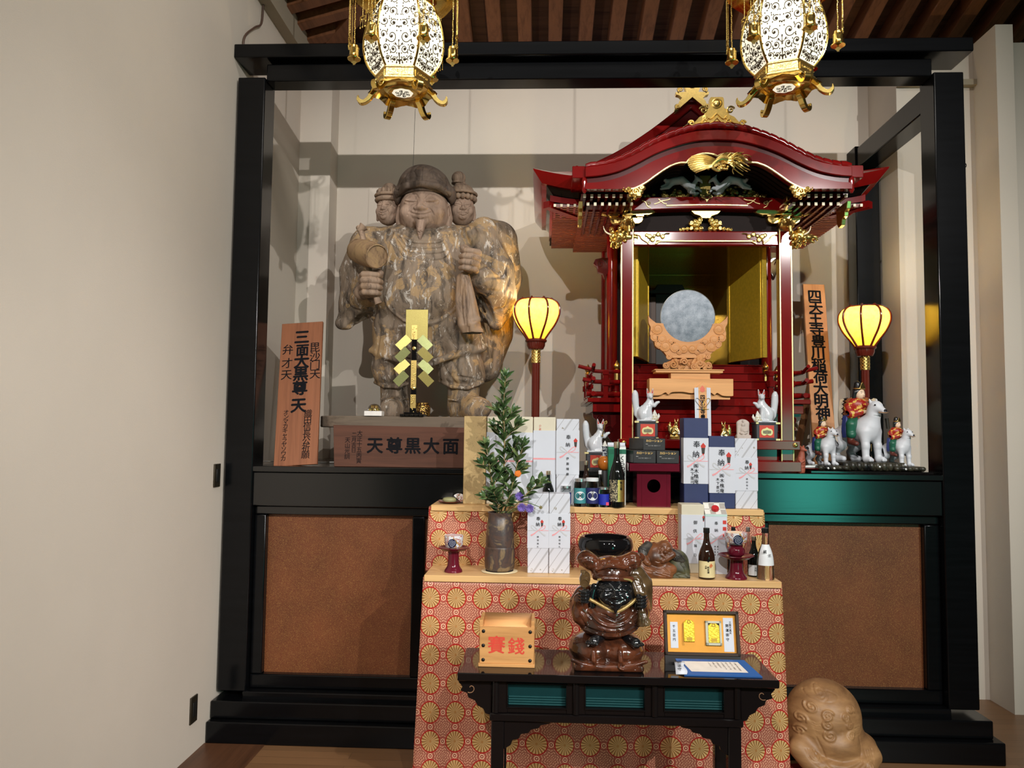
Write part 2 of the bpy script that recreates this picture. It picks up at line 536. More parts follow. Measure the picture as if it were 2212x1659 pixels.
# cornice along the left wall
b = MB(); b.bb(XL, XL + 0.07, 1.0, 4.97, 3.98, 4.14); struct(b.build('trim_3', M_TRIM))
b = MB(); b.bb(XL, 2.17, YB - 0.03, YB, 3.95, 4.22); struct(b.build('trim_4', M_BLUE))
# sloping timber ceiling: boards carried by rafters, hipped towards the left wall
S = 0.277; ZE = 4.20; YE = YB
XH = XL + 0.02
b = MB()
D = 1.6
hip = lambda x, y: ZE + S * min(YE - y, x - XH)
A = (XH, YE, ZE); B_ = (XH + D, YE - D, ZE + S * D); C_ = (XH, YE - D, ZE)
E1 = (5.0, YE, ZE); E2 = (5.0, YE - D, ZE + S * D)
up = 0.04
for tri in ((A, E1, E2, B_), (C_, A, B_)):
	lo = list(tri); hi = [(p[0], p[1], p[2] + up) for p in tri]
	n = len(tri)
	b.add(lo + hi, [tuple(range(n - 1, -1, -1)), tuple(range(n, 2 * n))] + [(i, (i + 1) % n, n + (i + 1) % n, n + i) for i in range(n)])
ceil = struct(b.build('ceiling', M_BOARD, fix=True))
RW, RD = 0.092, 0.115
def rafter(p, q, w):
	p = Vector(p); q = Vector(q)
	d = (q - p).normalized(); u = Vector((0, 0, 1)); sd = d.cross(u).normalized() * (w / 2)
	b = MB()
	vs = []
	for e in (p, q):
		vs += [e - sd - u * RD, e + sd - u * RD, e + sd, e - sd]
	b.add(vs, [(3, 2, 1, 0), (4, 5, 6, 7), (0, 1, 5, 4), (1, 2, 6, 5), (2, 3, 7, 6), (3, 0, 4, 7)])
	return b.build('rafter', M_RAFTER, ceil, fix=True, bev=0.004, seg=1)
x = XH + 0.28
while x < 3.6:
	L = min(x - XH, 1.35)
	if L > 0.1: rafter((x, YE - 0.004, ZE), (x, YE - L, ZE + S * L), RW)
	x += 0.2
y = YE - 0.26
while y > 3.7:
	L = min(YE - y, 1.35)
	rafter((XH, y, ZE), (XH + L, y, ZE + S * L), RW)
	y -= 0.2
rafter((XH + 0.05, YE - 0.05, ZE + S * .05 - 0.01), (XH + 1.5, YE - 1.5, ZE + S * 1.5 - 0.01), 0.1)
# ================================================================== BLACK ALTAR STAGE
stage = thing('altar_stage', 'large black lacquered altar stage with tall open frame and brown speckled lower panels', 'altar stage', (0.25, 3.9, 0))
OX, OY = 0.25, 3.9
def SB(name, x0, x1, y0, y1, z0, z1, mat=None, bev=0.006, par=None):
	b = MB(); b.bb(x0 - OX, x1 - OX, y0 - OY, y1 - OY, z0, z1)
	return b.build(name, mat or M_BLACK, par or stage, bev=bev)
ZS = 1.352      # shelf top
SB('post', -1.632, -1.486, 3.90, 4.05, 0.22, 3.40)
SB('post', 1.975, 2.125, 3.90, 4.05, 0.22, 3.40)
SB('post', 1.985, 2.135, 4.92, 5.06, 0.22, 3.40)
SB('top_beam', -1.645, 2.16, 3.865, 4.08, 3.492, 3.565)
SB('top_beam', -1.486, 1.975, 3.915, 4.035, 3.385, 3.478)
SB('side_beam', 1.995, 2.115, 4.05, 4.92, 3.255, 3.385)
SB('shelf_top', -1.50, 1.985, 3.905, 5.14, ZS - 0.03, ZS, M_SHELF, bev=0.004)
SB('shelf_beam', -1.50, 1.985, 3.915, 4.04, ZS - 0.205, ZS - 0.03, M_SHELF)
# lower rail under the shelf, uprights and panels
SB('panel_rail', -1.486, 1.975, 3.945, 4.03, ZS - 0.25, ZS - 0.205, M_SHELF)
SB('panel_rail', -1.486, 1.975, 3.945, 4.03, 0.225, 0.295)
for x0, x1 in ((-1.486, -1.425), (-0.665, -0.600), (1.075, 1.137), (1.90, 1.975)):
	SB('panel_stile', x0, x1, 3.945, 4.03, 0.295, ZS - 0.25)
for x0, x1 in ((-1.425, -0.665), (-0.600, 1.075), (1.137, 1.90)):
	SB('panel', x0, x1, 3.985, 4.0, 0.295, ZS - 0.25, M_SPECK, bev=0)
SB('sill', -1.50, 1.985, 3.89, 4.03, 0.175, 0.225)
SB('plinth_step', -1.64, 2.155, 3.845, 4.06, 0.105, 0.19)
SB('plinth_step', -1.64, 2.185, 3.80, 4.08, 0.0, 0.105)
# hook on the right post
b = MB(); b.tube([(2.125 + 0.014 + 0.014 * math.cos(a) - OX, 0.05, 2.93 + 0.014 * math.sin(a)) for a in [PI - 0.4 - i * 0.42 for i in range(14)]], 0.0022, 6)
b.build('hook', M_BLACK, stage)
# wall fittings on the left wall
for (py0, py1, yy, lab) in ((1002, 1052, 3.83, 'small dark metal plate on the left wall level with the altar shelf'),
							(1505, 1563, 3.66, 'dark wall outlet low on the left wall beside the altar plinth')):
	z0 = at(480, py1, yy).z; z1 = at(480, py0, yy).z
	t = thing('wall_outlet', lab, 'wall outlet', (XL, yy, (z0 + z1) / 2))
	h = (z1 - z0) / 2
	b = MB(); b.bb(0, 0.008, -0.035, 0.035, -h, h); b.build('cover_plate', plain('dark bronze plate', srgb(62, 54, 42), 0.4, 0.6), t, bev=0.002)
	b = MB(); b.bb(0.008, 0.011, -0.016, 0.016, -h * .55, h * .55); b.build('socket_face', plain('black plastic', (0.012, 0.011, 0.010, 1), 0.4), t, bev=0.001)
# fine hanging wire from the ceiling down to the statue and a loose cable at the ceiling corner
b = MB(); b.cyl(at(897, 235, 4.42), at(892, 372, 4.42), 0.0012, n=6)
tag(b.build('hanging_wire', plain('dark wire', (0.03, 0.03, 0.03, 1), 0.5)), 'thin dark wire hanging straight down above the big wooden statue', 'wire')
b = MB(); b.tube([(XL + 0.012, y, z) for y, z in bez([(3.96, 3.56), (3.97, 3.66), (4.1, 3.78), (4.2, 3.86), (4.22, 3.99)], 20)], 0.006, 6)
tag(b.build('loose_cable', plain('brown cable', srgb(84, 62, 50), 0.6)), 'brown cable running up the left wall from the frame corner to the cornice', 'cable')
# ================================================================== materials shared by the altar furniture
def lacquer(name, c, rough=0.16, var=0.25):
	n = NT(name)
	f = n.noise(n.co(), 6, 3)
	n.base(n.ramp(f, [(0.3, tuple(q * (1 - var) for q in c[:3]) + (1,)), (0.7, c)]))
	n.par(Roughness=rough * .7, Specular_IOR_Level=0.42)
	return n.mat
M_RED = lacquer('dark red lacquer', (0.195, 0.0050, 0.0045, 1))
M_REDDK = lacquer('deep red lacquer', (0.085, 0.004, 0.004, 1), 0.22)  # deeper tone of the red lacquer, for walls, grooves and secondary parts
M_BLKLAC = lacquer('glossy black lacquer', (0.006, 0.005, 0.005, 1), 0.12)
def gold(name, c=(0.92, 0.66, 0.22, 1), rough=0.28, bump=0.0, scale=120, metal=1.0):
	n = NT(name)
	f = n.noise(n.co(), scale, 3)
	n.base(n.ramp(f, [(0.3, tuple(q * 0.8 for q in c[:3]) + (1,)), (0.7, c)]))
	n.par(Metallic=metal, Roughness=rough)
	if bump: n.bump(f, bump, 0.6)
	return n.mat
M_GOLD = gold('gold leaf')
M_GOLDCARVE = gold('carved gilding', (0.95, 0.68, 0.22, 1), 0.32, 0.002, 160)
M_GOLDLINE = plain('gold inlay line', (0.85, 0.66, 0.30, 1), 0.35, 0.6)
M_GOLDWALL = gold('gilded wall', (0.62, 0.42, 0.07, 1), 0.25, metal=.7)
M_WHITETIP = plain('cream painted rafter tip', srgb(238, 226, 196), 0.5)
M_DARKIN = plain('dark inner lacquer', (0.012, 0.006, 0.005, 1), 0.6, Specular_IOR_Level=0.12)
# ================================================================== RED LACQUERED SHRINE
SX, SY = 0.84, 4.0
shrine = thing('household_shrine', 'large red lacquered temple shrine with undulating gabled roof and gilded carvings', 'shrine', (SX, SY, ZS))
def RB(name, boxes, mat=None, bev=0.003, par=None):
	"""boxes (x0,x1,y0,y1,z0,z1): x,y relative to the shrine, z above the floor of the hall"""
	b = MB()
	for q in boxes: b.bb(q[0], q[1], q[2], q[3], q[4] - ZS, q[5] - ZS)
	return b.build(name, mat or M_RED, par or shrine, bev=bev, seg=1)
Z = lambda z: z - ZS
# --- base, sills, stairs
RB('base_sill', [(-0.455, 0.455, -0.075, -0.03, 1.356, 1.408)])
RB('base_sill', [(-0.455, 0.455, 0.9, 0.95, 1.356, 1.41)])
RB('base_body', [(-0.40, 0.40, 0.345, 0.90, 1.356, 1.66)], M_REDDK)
RB('base_rail', [(-0.455, 0.455, -0.06, 0.02, 1.466, 1.512)])
for sx in (-1, 1):
	b = MB(); b.lathe([(0.0, 0), (0.013, 0.001), (0.013, 0.004), (0.008, 0.007), (0.0035, 0.012)], n=8, T=Matrix.Translation((sx * 0.43, -0.06, Z(1.49))) @ Matrix.Rotation(PI / 2, 4, 'X'))
	b.build('rosette', M_GOLD, shrine)
for i in range(9):
	z0 = (1.512 if i else 1.36) + i * 0.046
	zt = 1.553 + i * 0.046
	b = MB(); b.bb(-0.375, 0.375, 0.03 + i * 0.035, 0.36, Z(z0), Z(zt)); b.bb(-0.378, 0.378, 0.022 + i * 0.035, 0.36, Z(zt), Z(zt + 0.005))
	b.build('stair_step', M_RED, shrine, bev=0.0015, seg=1)
# --- veranda with balustrade
RB('veranda_floor', [(-0.60, 0.60, 0.20, 0.98, 1.708, 1.732), (-0.57, 0.57, 0.23, 0.95, 1.655, 1.708)])
RB('veranda_beam', [(-0.375, 0.375, 0.33, 0.42, 1.80, 1.93)])
for sx in (-1, 1):
	for (px, py) in ((sx * 0.50, 0.24), (sx * 0.395, 0.24), (sx * 0.57, 0.55), (sx * 0.57, 0.9)):
		b = MB()
		b.bb(px - 0.014, px + 0.014, py - 0.014, py + 0.014, Z(1.732), Z(1.86))
		b.bb(px - 0.022, px + 0.022, py - 0.022, py + 0.022, Z(1.80), Z(1.835))
		b.bb(px - 0.018, px + 0.018, py - 0.018, py + 0.018, Z(1.86), Z(1.885))
		b.build('baluster', M_RED, shrine, bev=0.002, seg=1)
for sx in (-1, 1):
	b = MB()
	for z, r, ov, cu in ((1.880, 0.0105, 0.075, 0.028), (1.822, 0.012, 0.05, 0.014), (1.755, 0.014, 0.03, 0.0)):
		pts = bez([(sx * 0.37, 0.24, Z(z)), (sx * 0.54, 0.24, Z(z)), (sx * (0.575), 0.24, Z(z + cu * 0.3)), (sx * (0.575 + ov), 0.24, Z(z + cu))], 18)
		b.tube(pts, r, 8)
		pts = bez([(sx * 0.57, 0.95, Z(z)), (sx * 0.57, 0.30, Z(z)), (sx * 0.57, 0.22, Z(z + cu * 0.3)), (sx * 0.57, 0.22 - ov, Z(z + cu))], 18)
		b.tube(pts, r, 8)
	b.build('railing', M_RED, shrine)
for (px, py) in ((-0.57, 0.70), (-0.42, 0.42), (0.42, 0.42), (0.57, 0.70)):
	b = MB(); b.lathe([(0.017, 0), (0.017, 0.06), (0.012, 0.063), (0.020, 0.07), (0.012, 0.078), (0.019, 0.09), (0.019, 0.10), (0.010, 0.113), (0.002, 0.128)], (px, py, Z(1.83)), 16)
	b.build('post_finial', M_GOLD, shrine)
	b = MB(); b.cyl((px, py, Z(1.72)), (px, py, Z(1.83)), 0.016); b.build('newel_post', M_RED, shrine)
for sx in (-1, 1):      # carved brackets under the veranda
	b = MB(); out = [(sx * 0.40, Z(1.655)), (sx * 0.57, Z(1.655)), (sx * 0.565, Z(1.625)), (sx * 0.53, Z(1.60)), (sx * 0.54, Z(1.57)), (sx * 0.505, Z(1.555)), (sx * 0.47, Z(1.50)), (sx * 0.43, Z(1.47)), (sx * 0.40, Z(1.40))]
	b.prism(out, 0.27, 0.30)
	b.tube([(x, 0.268, z) for x, z in spiral(sx * 0.525, Z(1.622), 0.003, 0.022, 1.6, 0.5)], 0.004, 6)
	b.tube([(x, 0.268, z) for x, z in spiral(sx * 0.475, Z(1.56), 0.003, 0.026, 1.6, 1.0)], 0.004, 6)
	b.build('veranda_bracket', M_REDDK, shrine)
# --- front columns with gold edge lines
for sx in (-1, 1):
	cx = sx * 0.409
	RBx = RB('front_column', [(cx - 0.031, cx + 0.031, -0.004, 0.058, 1.408, 2.60)], bev=0.004)
	RB('column_edge_line', [(cx - 0.033, cx - 0.026, -0.0065, 0.0, 1.408, 2.612), (cx + 0.026, cx + 0.033, -0.0065, 0.0, 1.408, 2.612)], M_GOLDLINE, 0.001, RBx)
# --- main hall behind: columns, walls, gilded cabinet and its open doors
for sx in (-1, 1):
	for yy in (0.48, 0.90):
		b = MB(); b.cyl((sx * 0.445, yy, Z(1.73)), (sx * 0.445, yy, Z(2.72)), 0.032, n=20); b.build('hall_column', M_RED, shrine)
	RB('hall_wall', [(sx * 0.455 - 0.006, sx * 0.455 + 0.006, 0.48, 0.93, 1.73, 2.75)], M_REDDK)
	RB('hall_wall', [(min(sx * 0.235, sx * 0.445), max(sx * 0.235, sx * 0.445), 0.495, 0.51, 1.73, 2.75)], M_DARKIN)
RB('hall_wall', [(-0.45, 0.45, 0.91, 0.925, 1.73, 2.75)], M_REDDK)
cabin = RB('gilded_cabinet', [(-0.238, -0.228, 0.51, 0.90, 1.93, 2.70), (0.228, 0.238, 0.51, 0.90, 1.93, 2.70), (-0.238, 0.238, 0.885, 0.90, 1.93, 2.70),
					  (-0.238, 0.238, 0.50, 0.90, 1.925, 1.945), (-0.238, 0.238, 0.50, 0.90, 2.69, 2.70),
					  (-0.228, 0.228, 0.86, 0.89, 2.46, 2.475), (-0.228, 0.228, 0.87, 0.89, 2.55, 2.558)], M_GOLDWALL, 0.001)
for sx, x1 in ((-1, -0.345), (1, 0.345)):
	hx, hy, ex, ey = sx * 0.237, 0.50, x1, 0.16
	L = math.hypot(ex - hx, ey - hy); a = math.atan2(ey - hy, ex - hx)
	T = Matrix.Translation((hx, hy, 0)) @ Matrix.Rotation(a, 4, 'Z')
	b = MB(); b.bb(0, L, -0.011, 0.011, Z(1.955), Z(2.66), T)
	d = b.build('cabinet_door', gold('door gilding', (0.80, 0.52, 0.04, 1), 0.3, 0.0005, 60, .45), shrine, bev=0.002, seg=1)
	b = MB()
	for q in (0.02, L - 0.022): b.bb(q - 0.006, q + 0.006, -0.0135, 0.0135, Z(1.955), Z(2.66), T)
	b.bb(L - 0.004, L + 0.003, -0.013, 0.013, Z(1.955), Z(2.66), T)
	b.build('door_stile', gold('bright door edge', (1.0, 0.70, 0.08, 1), 0.3, metal=.4), d, bev=0.001, seg=1)
	b = MB(); b.ball(T @ Vector((L * 0.72, -sx * -0.016, Z(2.245))), 0.006, 10, 8); b.build('door_knob', M_GOLD, d)
# --- lintel beam with gilded cloud scrolls
lint = RB('lintel_beam', [(-0.378, 0.378, 0.004, 0.05, 2.525, 2.602)], bev=0.006)
b = MB()
b.tube(bez([(-0.262, -0.001, Z(2.533)), (-0.24, -0.001, Z(2.545)), (-0.22, -0.001, Z(2.547)), (0.22, -0.001, Z(2.547)), (0.24, -0.001, Z(2.545)), (0.262, -0.001, Z(2.533))], 40), 0.0052, 6)
for sx in (-1, 1):
	def P(x, z): return (sx * x, -0.0015, Z(z))
	b.tube(bez([P(0.372, 2.585), P(0.345, 2.578), P(0.33, 2.558), P(0.305, 2.542), P(0.298, 2.533)], 24), [0.0025] * 8 + [0.004] * 17, 6)
	b.tube(bez([P(0.298, 2.533), P(0.292, 2.553), P(0.272, 2.572), P(0.25, 2.583), P(0.225, 2.572), P(0.21, 2.586), P(0.188, 2.588)], 30), 0.003, 6)
	for (qx, qz, qr) in ((0.292, 2.572, 0.013), (0.276, 2.555, 0.013), (0.306, 2.579, 0.010), (0.247, 2.583, 0.012), (0.224, 2.572, 0.012), (0.268, 2.575, 0.009)):
		b.ball(P(qx, qz), (qr, 0.003, qr), 12, 8)
b.build('cloud_scroll', M_GOLDCARVE, lint)
# --- dark frieze, upper beam and carved panel
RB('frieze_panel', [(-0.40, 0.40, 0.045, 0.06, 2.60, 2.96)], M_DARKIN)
b = MB()
top = [(x, 2.768 + 0.008 * math.cos(x / 0.42 * PI / 2)) for x in np.linspace(-0.42, 0.42, 17)]
bot = [(x, 2.700 + 0.014 * math.cos(x / 0.42 * PI / 2)) for x in np.linspace(0.42, -0.42, 17)]
b.prism([(x, Z(z)) for x, z in top + bot], -0.03, 0.045)
ub = b.build('rainbow_beam', M_RED, shrine, bev=0.004, seg=1)
b = MB()
b.tube([(x, -0.0305, Z(2.717 + 0.014 * math.cos(x / 0.42 * PI / 2))) for x in np.linspace(-0.21, 0.21, 20)], 0.0042, 6)
for sx in (-1, 1):
	b.tube([(sx * x, -0.032, Z(z)) for x, z in bez([(0.335, 2.755), (0.318, 2.745), (0.308, 2.725), (0.29, 2.715)], 16)], 0.0028, 6)
	b.tube([(sx * x, -0.032, Z(z)) for x, z in spiral(0.300, 2.742, 0.003, 0.012, 1.1, 0.3)], 0.0026, 6)
	b.tube([(sx * x, -0.032, Z(z)) for x, z in bez([(0.272, 2.735), (0.25, 2.742), (0.235, 2.752), (0.205, 2.756), (0.19, 2.762)], 16)], 0.0026, 6)
	b.tube([(sx * x, -0.032, Z(z)) for x, z in bez([(0.25, 2.762), (0.237, 2.75), (0.22, 2.738), (0.208, 2.736)], 12)], 0.0024, 6)
	b.tube([(sx * x, -0.033, Z(z)) for x, z in bez([(0.0, 2.752), (0.012, 2.766), (0.026, 2.772), (0.022, 2.782)], 12)], 0.004, 6)
b.ball((0, -0.033, Z(2.755)), (0.006, 0.003, 0.012), 8, 6)
b.build('beam_scroll', M_GOLDLINE, ub)
# frog-leg strut of gilded clouds between the beams
b = MB()
b.prism([(x, Z(z)) for x, z in [(-0.075, 2.705), (0.075, 2.705), (0.06, 2.69), (0.03, 2.68), (0.02, 2.668), (-0.02, 2.668), (-0.03, 2.68), (-0.06, 2.69)]], -0.01, 0.03)
for sx in (-1, 1):
	for (qx, qz, qr) in ((0.03, 2.66, .017), (0.055, 2.652, .017), (0.075, 2.645, .014), (0.045, 2.635, .015), (0.025, 2.615, .014), (0.05, 2.613, .013), (0.075, 2.617, .012), (0.095, 2.615, .012), (0.115, 2.612, .011), (0.13, 2.608, .009), (0.035, 2.645, .015), (0.06, 2.635, .012)):
		b.ball((sx * qx, 0.012, Z(qz)), (qr, 0.013, qr), 12, 8)
		b.tube([(sx * x, -0.003, Z(z)) for x, z in spiral(qx, qz, 0.002, qr * 0.75, 1.4, qx * 40, 18)], 0.0022, 5)
b.build('cloud_strut', M_GOLDCARVE, shrine)
# white foxes running over gilded clouds
cl = MB()
rr = random.Random(3)
for i in range(64):
	x = rr.uniform(-0.33, 0.33); z = 2.785 + rr.random() ** 2 * 0.05 * (1.2 - abs(x) / 0.33)
	r = rr.uniform(0.008, 0.018)
	cl.ball((x, 0.015 + rr.uniform(-.006, .006), Z(z)), (r, r * 0.8, r * 0.9), 10, 7)
	cl.tube([(x + p, 0.012 - r * 0.7, Z(z) + q) for p, q in spiral(0, 0, 0.001, r * 0.7, 1.3, i, 14)], 0.0016, 5)
for i in range(26):
	x = rr.uniform(-0.24, 0.24); z = 2.88 + rr.uniform(-0.03, 0.025) - abs(x) * 0.25
	r = rr.uniform(0.007, 0.013)
	cl.ball((x, 0.035, Z(z)), (r, r * 0.8, r * 0.8), 10, 7)
cl.bb(-0.028, 0.028, 0.01, 0.03, Z(2.785), Z(2.90))
cl.build('carved_cloud_panel', gold('aged gilding', (0.45, 0.32, 0.10, 1), 0.45, 0.002, 160), shrine)
M_FOXWHITE = plain('white painted carving', srgb(214, 218, 222), 0.55)
for sx in (-1, 1):
	s = SDF((-0.24, -0.03, -0.07), (0.03, 0.03, 0.07), 0.003)
	s.path([(-0.145, 0, 0.020), (-0.10, 0, 0.026), (-0.055, 0, -0.012), (-0.045, 0, -0.03)], [0.019, 0.022, 0.020, 0.018], 0.012)
	s.path([(-0.05, 0, -0.02), (-0.03, 0, 0.012), (-0.018, 0, 0.03)], [0.016, 0.012, 0.011], 0.008)
	s.path([(-0.018, 0, 0.034), (0.004, 0, 0.022), (0.010, 0, 0.012)], [0.012, 0.007, 0.004], 0.004)
	s.path([(-0.022, 0, 0.04), (-0.03, 0, 0.056)], [0.007, 0.002], 0.003)
	s.path([(-0.055, 0, -0.03), (-0.03, -0.006, -0.048), (-0.012, -0.006, -0.045)], [0.014, 0.009, 0.006], 0.006)
	s.path([(-0.04, 0, -0.02), (-0.012, 0, -0.016), (0.004, 0, -0.034)], [0.012, 0.008, 0.006], 0.006)
	s.path([(-0.145, 0, 0.018), (-0.17, -0.004, -0.012), (-0.21, -0.004, -0.022)], [0.016, 0.011, 0.006], 0.008)
	s.path([(-0.15, 0.004, 0.02), (-0.185, 0.004, 0.0), (-0.205, 0.004, -0.006)], [0.014, 0.009, 0.006], 0.006)
	s.path([(-0.155, 0, 0.026), (-0.18, 0, 0.022), (-0.20, 0, 0.038), (-0.215, 0, 0.032)], [0.008, 0.011, 0.010, 0.003], 0.006)
	o = s.obj('running_fox_carving', M_FOXWHITE, shrine)
	o.location = (sx * -0.028, -0.002, Z(2.845)); o.scale = (sx * 0.98, 1, 1)
# --- brackets and beast noses at the column heads
for sx in (-1, 1):
	cx = sx * 0.409
	b = MB()
	for (w, d, z0, z1) in ((0.052, 0.052, 2.612, 2.630), (0.066, 0.066, 2.630, 2.648)):
		b.bb(cx - w / 2, cx + w / 2, 0.027 - d / 2, 0.027 + d / 2, Z(z0), Z(z1))
	def arm(L, z0, z1, y0, y1):
		out = [(-L, z1), (L, z1), (L, z1 - (z1 - z0) * 0.35), (L * 0.92, z0 + (z1 - z0) * 0.25), (L * 0.75, z0), (-L * 0.75, z0), (-L * 0.92, z0 + (z1 - z0) * 0.25), (-L, z1 - (z1 - z0) * 0.35)]
		b.prism([(cx + x, Z(z)) for x, z in out], y0, y1)
	arm(0.085, 2.645, 2.676, 0.012, 0.044)
	for q in (-0.068, 0, 0.068):
		b.bb(cx + q - 0.022, cx + q + 0.022, 0.006, 0.05, Z(2.680), Z(2.692))
		b.bb(cx + q - 0.016, cx + q + 0.016, 0.010, 0.046, Z(2.672), Z(2.680))
	arm(0.150, 2.690, 2.722, 0.010, 0.046)
	for i in range(5):
		for s2 in (-1, 1): b.ball((cx + s2 * (0.152 - i * 0.011), 0.024, Z(2.712 - i * 0.0052)), 0.006, 8, 6)
	# forward arms
	for i, (yy, z0) in enumerate(((-0.03, 2.645), (-0.062, 2.69), (-0.09, 2.735))):
		b.bb(cx - 0.018, cx + 0.018, yy, 0.03, Z(z0), Z(z0 + 0.03)); b.bb(cx - 0.025, cx + 0.025, yy - 0.004, yy + 0.038, Z(z0 + 0.03), Z(z0 + 0.043))
	b.bb(cx - 0.017, cx + 0.017, -0.10, 0.03, Z(2.775), Z(2.80))
	b.build('column_bracket', M_GOLD, shrine, bev=0.002, seg=1)
	# lion nose to the side, tapir nose to the front
	rr = random.Random(11)
	s = SDF((-0.13, -0.06, -0.075), (0.05, 0.06, 0.07), 0.0032)
	s.ell((-0.02, 0, 0), (0.040, 0.036, 0.036), k=0.01)
	s.ell((-0.062, 0, -0.006), (0.028, 0.024, 0.020), k=0.012)
	s.path([(-0.08, 0, 0.0), (-0.105, 0, -0.004), (-0.112, 0, -0.018)], [0.012, 0.010, 0.006], 0.006)
	s.path([(-0.07, 0, -0.022), (-0.095, 0, -0.03)], [0.010, 0.006], 0.005)
	for q in range(46):
		a = rr.uniform(0, 2 * PI); e = rr.uniform(-1.2, 1.2)
		r = rr.uniform(0.008, 0.013)
		s.ell((-0.01 + 0.043 * math.cos(a) * 0.9, 0.034 * math.cos(e) * math.sin(a) - 0.008, 0.040 * math.sin(e) + rr.uniform(-.012, .004)), (r, r, r), k=0.004)
	for q in range(14):
		s.ell((rr.uniform(-0.02, 0.03), rr.uniform(-.03, .01), rr.uniform(-0.065, -0.03)), (0.010, 0.010, 0.010), k=0.004)
	for yy in (-0.02, 0.02): s.ell((-0.058, yy, 0.014), (0.009, 0.007, 0.007), k=0.003)
	lion = s.obj('lion_nose_carving', M_GOLDCARVE, shrine)
	lion.location = (cx + sx * 0.055, 0.01, Z(2.575)); lion.scale = (-sx * -1 if sx < 0 else -1, 1, 1)
	b = MB(); b.tube([(cx + sx * x, -0.02, Z(z)) for x, z in bez([(0.085, 2.575), (0.11, 2.588), (0.122, 2.605), (0.126, 2.622)], 12)], [0.004] * 6 + [0.003] * 4 + [0.0015] * 3, 6)
	b.build('tusk', M_WHITETIP, shrine)
	s = SDF((-0.04, -0.10, -0.07), (0.04, 0.03, 0.05), 0.003)
	s.ell((0, -0.02, 0), (0.027, 0.034, 0.030), k=0.008)
	s.path([(0, -0.045, 0.0), (0, -0.07, -0.02), (0, -0.078, -0.045), (0, -0.072, -0.058)], [0.018, 0.013, 0.009, 0.007], 0.006)
	for s2 in (-1, 1):
		s.ell((s2 * 0.016, -0.045, 0.012), (0.008, 0.008, 0.008), k=0.003); s.ell((s2 * 0.028, -0.015, 0.004), (0.010, 0.016, 0.018), k=0.004)
		s.path([(s2 * 0.014, -0.055, -0.018), (s2 * 0.018, -0.082, -0.022)], [0.005, 0.002], 0.002)
	for q in range(16): s.ell((rr.uniform(-.024, .024), rr.uniform(-.03, .01), rr.uniform(0.018, 0.034)), 0.009, k=0.003)
	o = s.obj('tapir_nose_carving', M_GOLDCARVE, shrine); o.location = (cx, -0.012, Z(2.622))
	# far side carved end behind, dark
	b = MB(); b.prism([(sx * x, Z(z)) for x, z in [(0.44, 2.56), (0.50, 2.565), (0.545, 2.555), (0.555, 2.53), (0.535, 2.51), (0.53, 2.48), (0.50, 2.47), (0.49, 2.44), (0.475, 2.47), (0.45, 2.48)]], 0.46, 0.50)
	b.tube([(sx * x, 0.457, Z(z)) for x, z in spiral(0.515, 2.525, 0.003, 0.025, 1.5, 0)], 0.003, 6)
	b.build('carved_beam_end', M_REDDK, shrine)
# --- undulating front gable
def ktop(u):
	u = abs(u)
	return float(np.interp(u, KU, KZ))
_kc = bez([(0, 3.062), (0.10, 3.052), (0.20, 3.024), (0.30, 2.982), (0.40, 2.926), (0.48, 2.888), (0.56, 2.866), (0.64, 2.858), (0.71, 2.856)], 64)
KU = [p[0] for p in _kc]; KZ = [p[1] for p in _kc]
_in = bez([(0.0, 2.900), (0.02, 2.909), (0.06, 2.914), (0.10, 2.906), (0.135, 2.886), (0.152, 2.868)], 20) + \
	bez([(0.153, 2.868), (0.19, 2.866), (0.24, 2.846), (0.30, 2.805), (0.35, 2.768), (0.40, 2.742), (0.43, 2.736)], 28)[1:] + [(0.66, 2.736)]
IU = [p[0] for p in _in]; IZ = [p[1] for p in _in]
US = np.array(sorted(set([round(q, 4) for q in list(np.linspace(0, 0.645, 90)) + IU if q <= 0.645])))
XS = np.concatenate([-US[::-1][:-1], US])
def kband(f_top, f_bot, y0, y1, xs):
	b = MB()
	L = [(x, y0, Z(f_top(x))) for x in xs]; Rr = [(x, y0, Z(f_bot(x))) for x in xs]
	b.slab(L, Rr, (0, y1 - y0, 0))
	return b
inn = lambda x: float(np.interp(abs(x), IU, IZ))
XL2 = np.linspace(-0.705, 0.705, 90)
t_off = lambda x: 0.012 + 0.020 * max(0, 1 - abs(x) / 0.55)
roof = kband(lambda x: ktop(x), lambda x: ktop(x) - 0.02, -0.24, 0.48, XL2).build('curved_porch_roof', M_RED, shrine, fix=True)
kband(lambda x: ktop(x) - t_off(x), lambda x: ktop(x) - t_off(x) - 0.050, -0.285, -0.22, XS).build('gable_edge_band', M_RED, roof, bev=0.003, seg=1, fix=True)
for sx in (-1, 1):
	b = MB(); b.bb(min(sx * .643, sx * .708), max(sx * .643, sx * .708), -0.262, 0.30, Z(2.797), Z(2.858)); b.build('gable_end_block', M_RED, roof, bev=0.003, seg=1)
	b = MB(); b.tube([(sx * 0.648, -0.262, Z(z)) for z in (2.80, 2.775, 2.755, 2.735, 2.72)], [0.011, 0.015, 0.010, 0.014, 0.006], 10); b.build('gable_end_roll', M_RED, roof)
kband(lambda x: ktop(x) - t_off(x) - 0.050, lambda x: max(ktop(x) - t_off(x) - 0.082, inn(x) + 0.02), -0.265, -0.22, XS).build('gable_groove', M_REDDK, roof, fix=True)
kband(lambda x: max(ktop(x) - t_off(x) - 0.080, inn(x) + 0.022), inn, -0.280, -0.235, XS).build('gable_board', M_RED, roof, bev=0.003, seg=1, fix=True)
b = MB(); b.tube([(x, -0.279, Z(inn(x) - 0.001)) for x in XS if abs(x) < 0.425], 0.0052, 6)
b.build('gable_gold_edge', M_GOLDLINE, roof)
b = MB()      # ribbed curved soffit
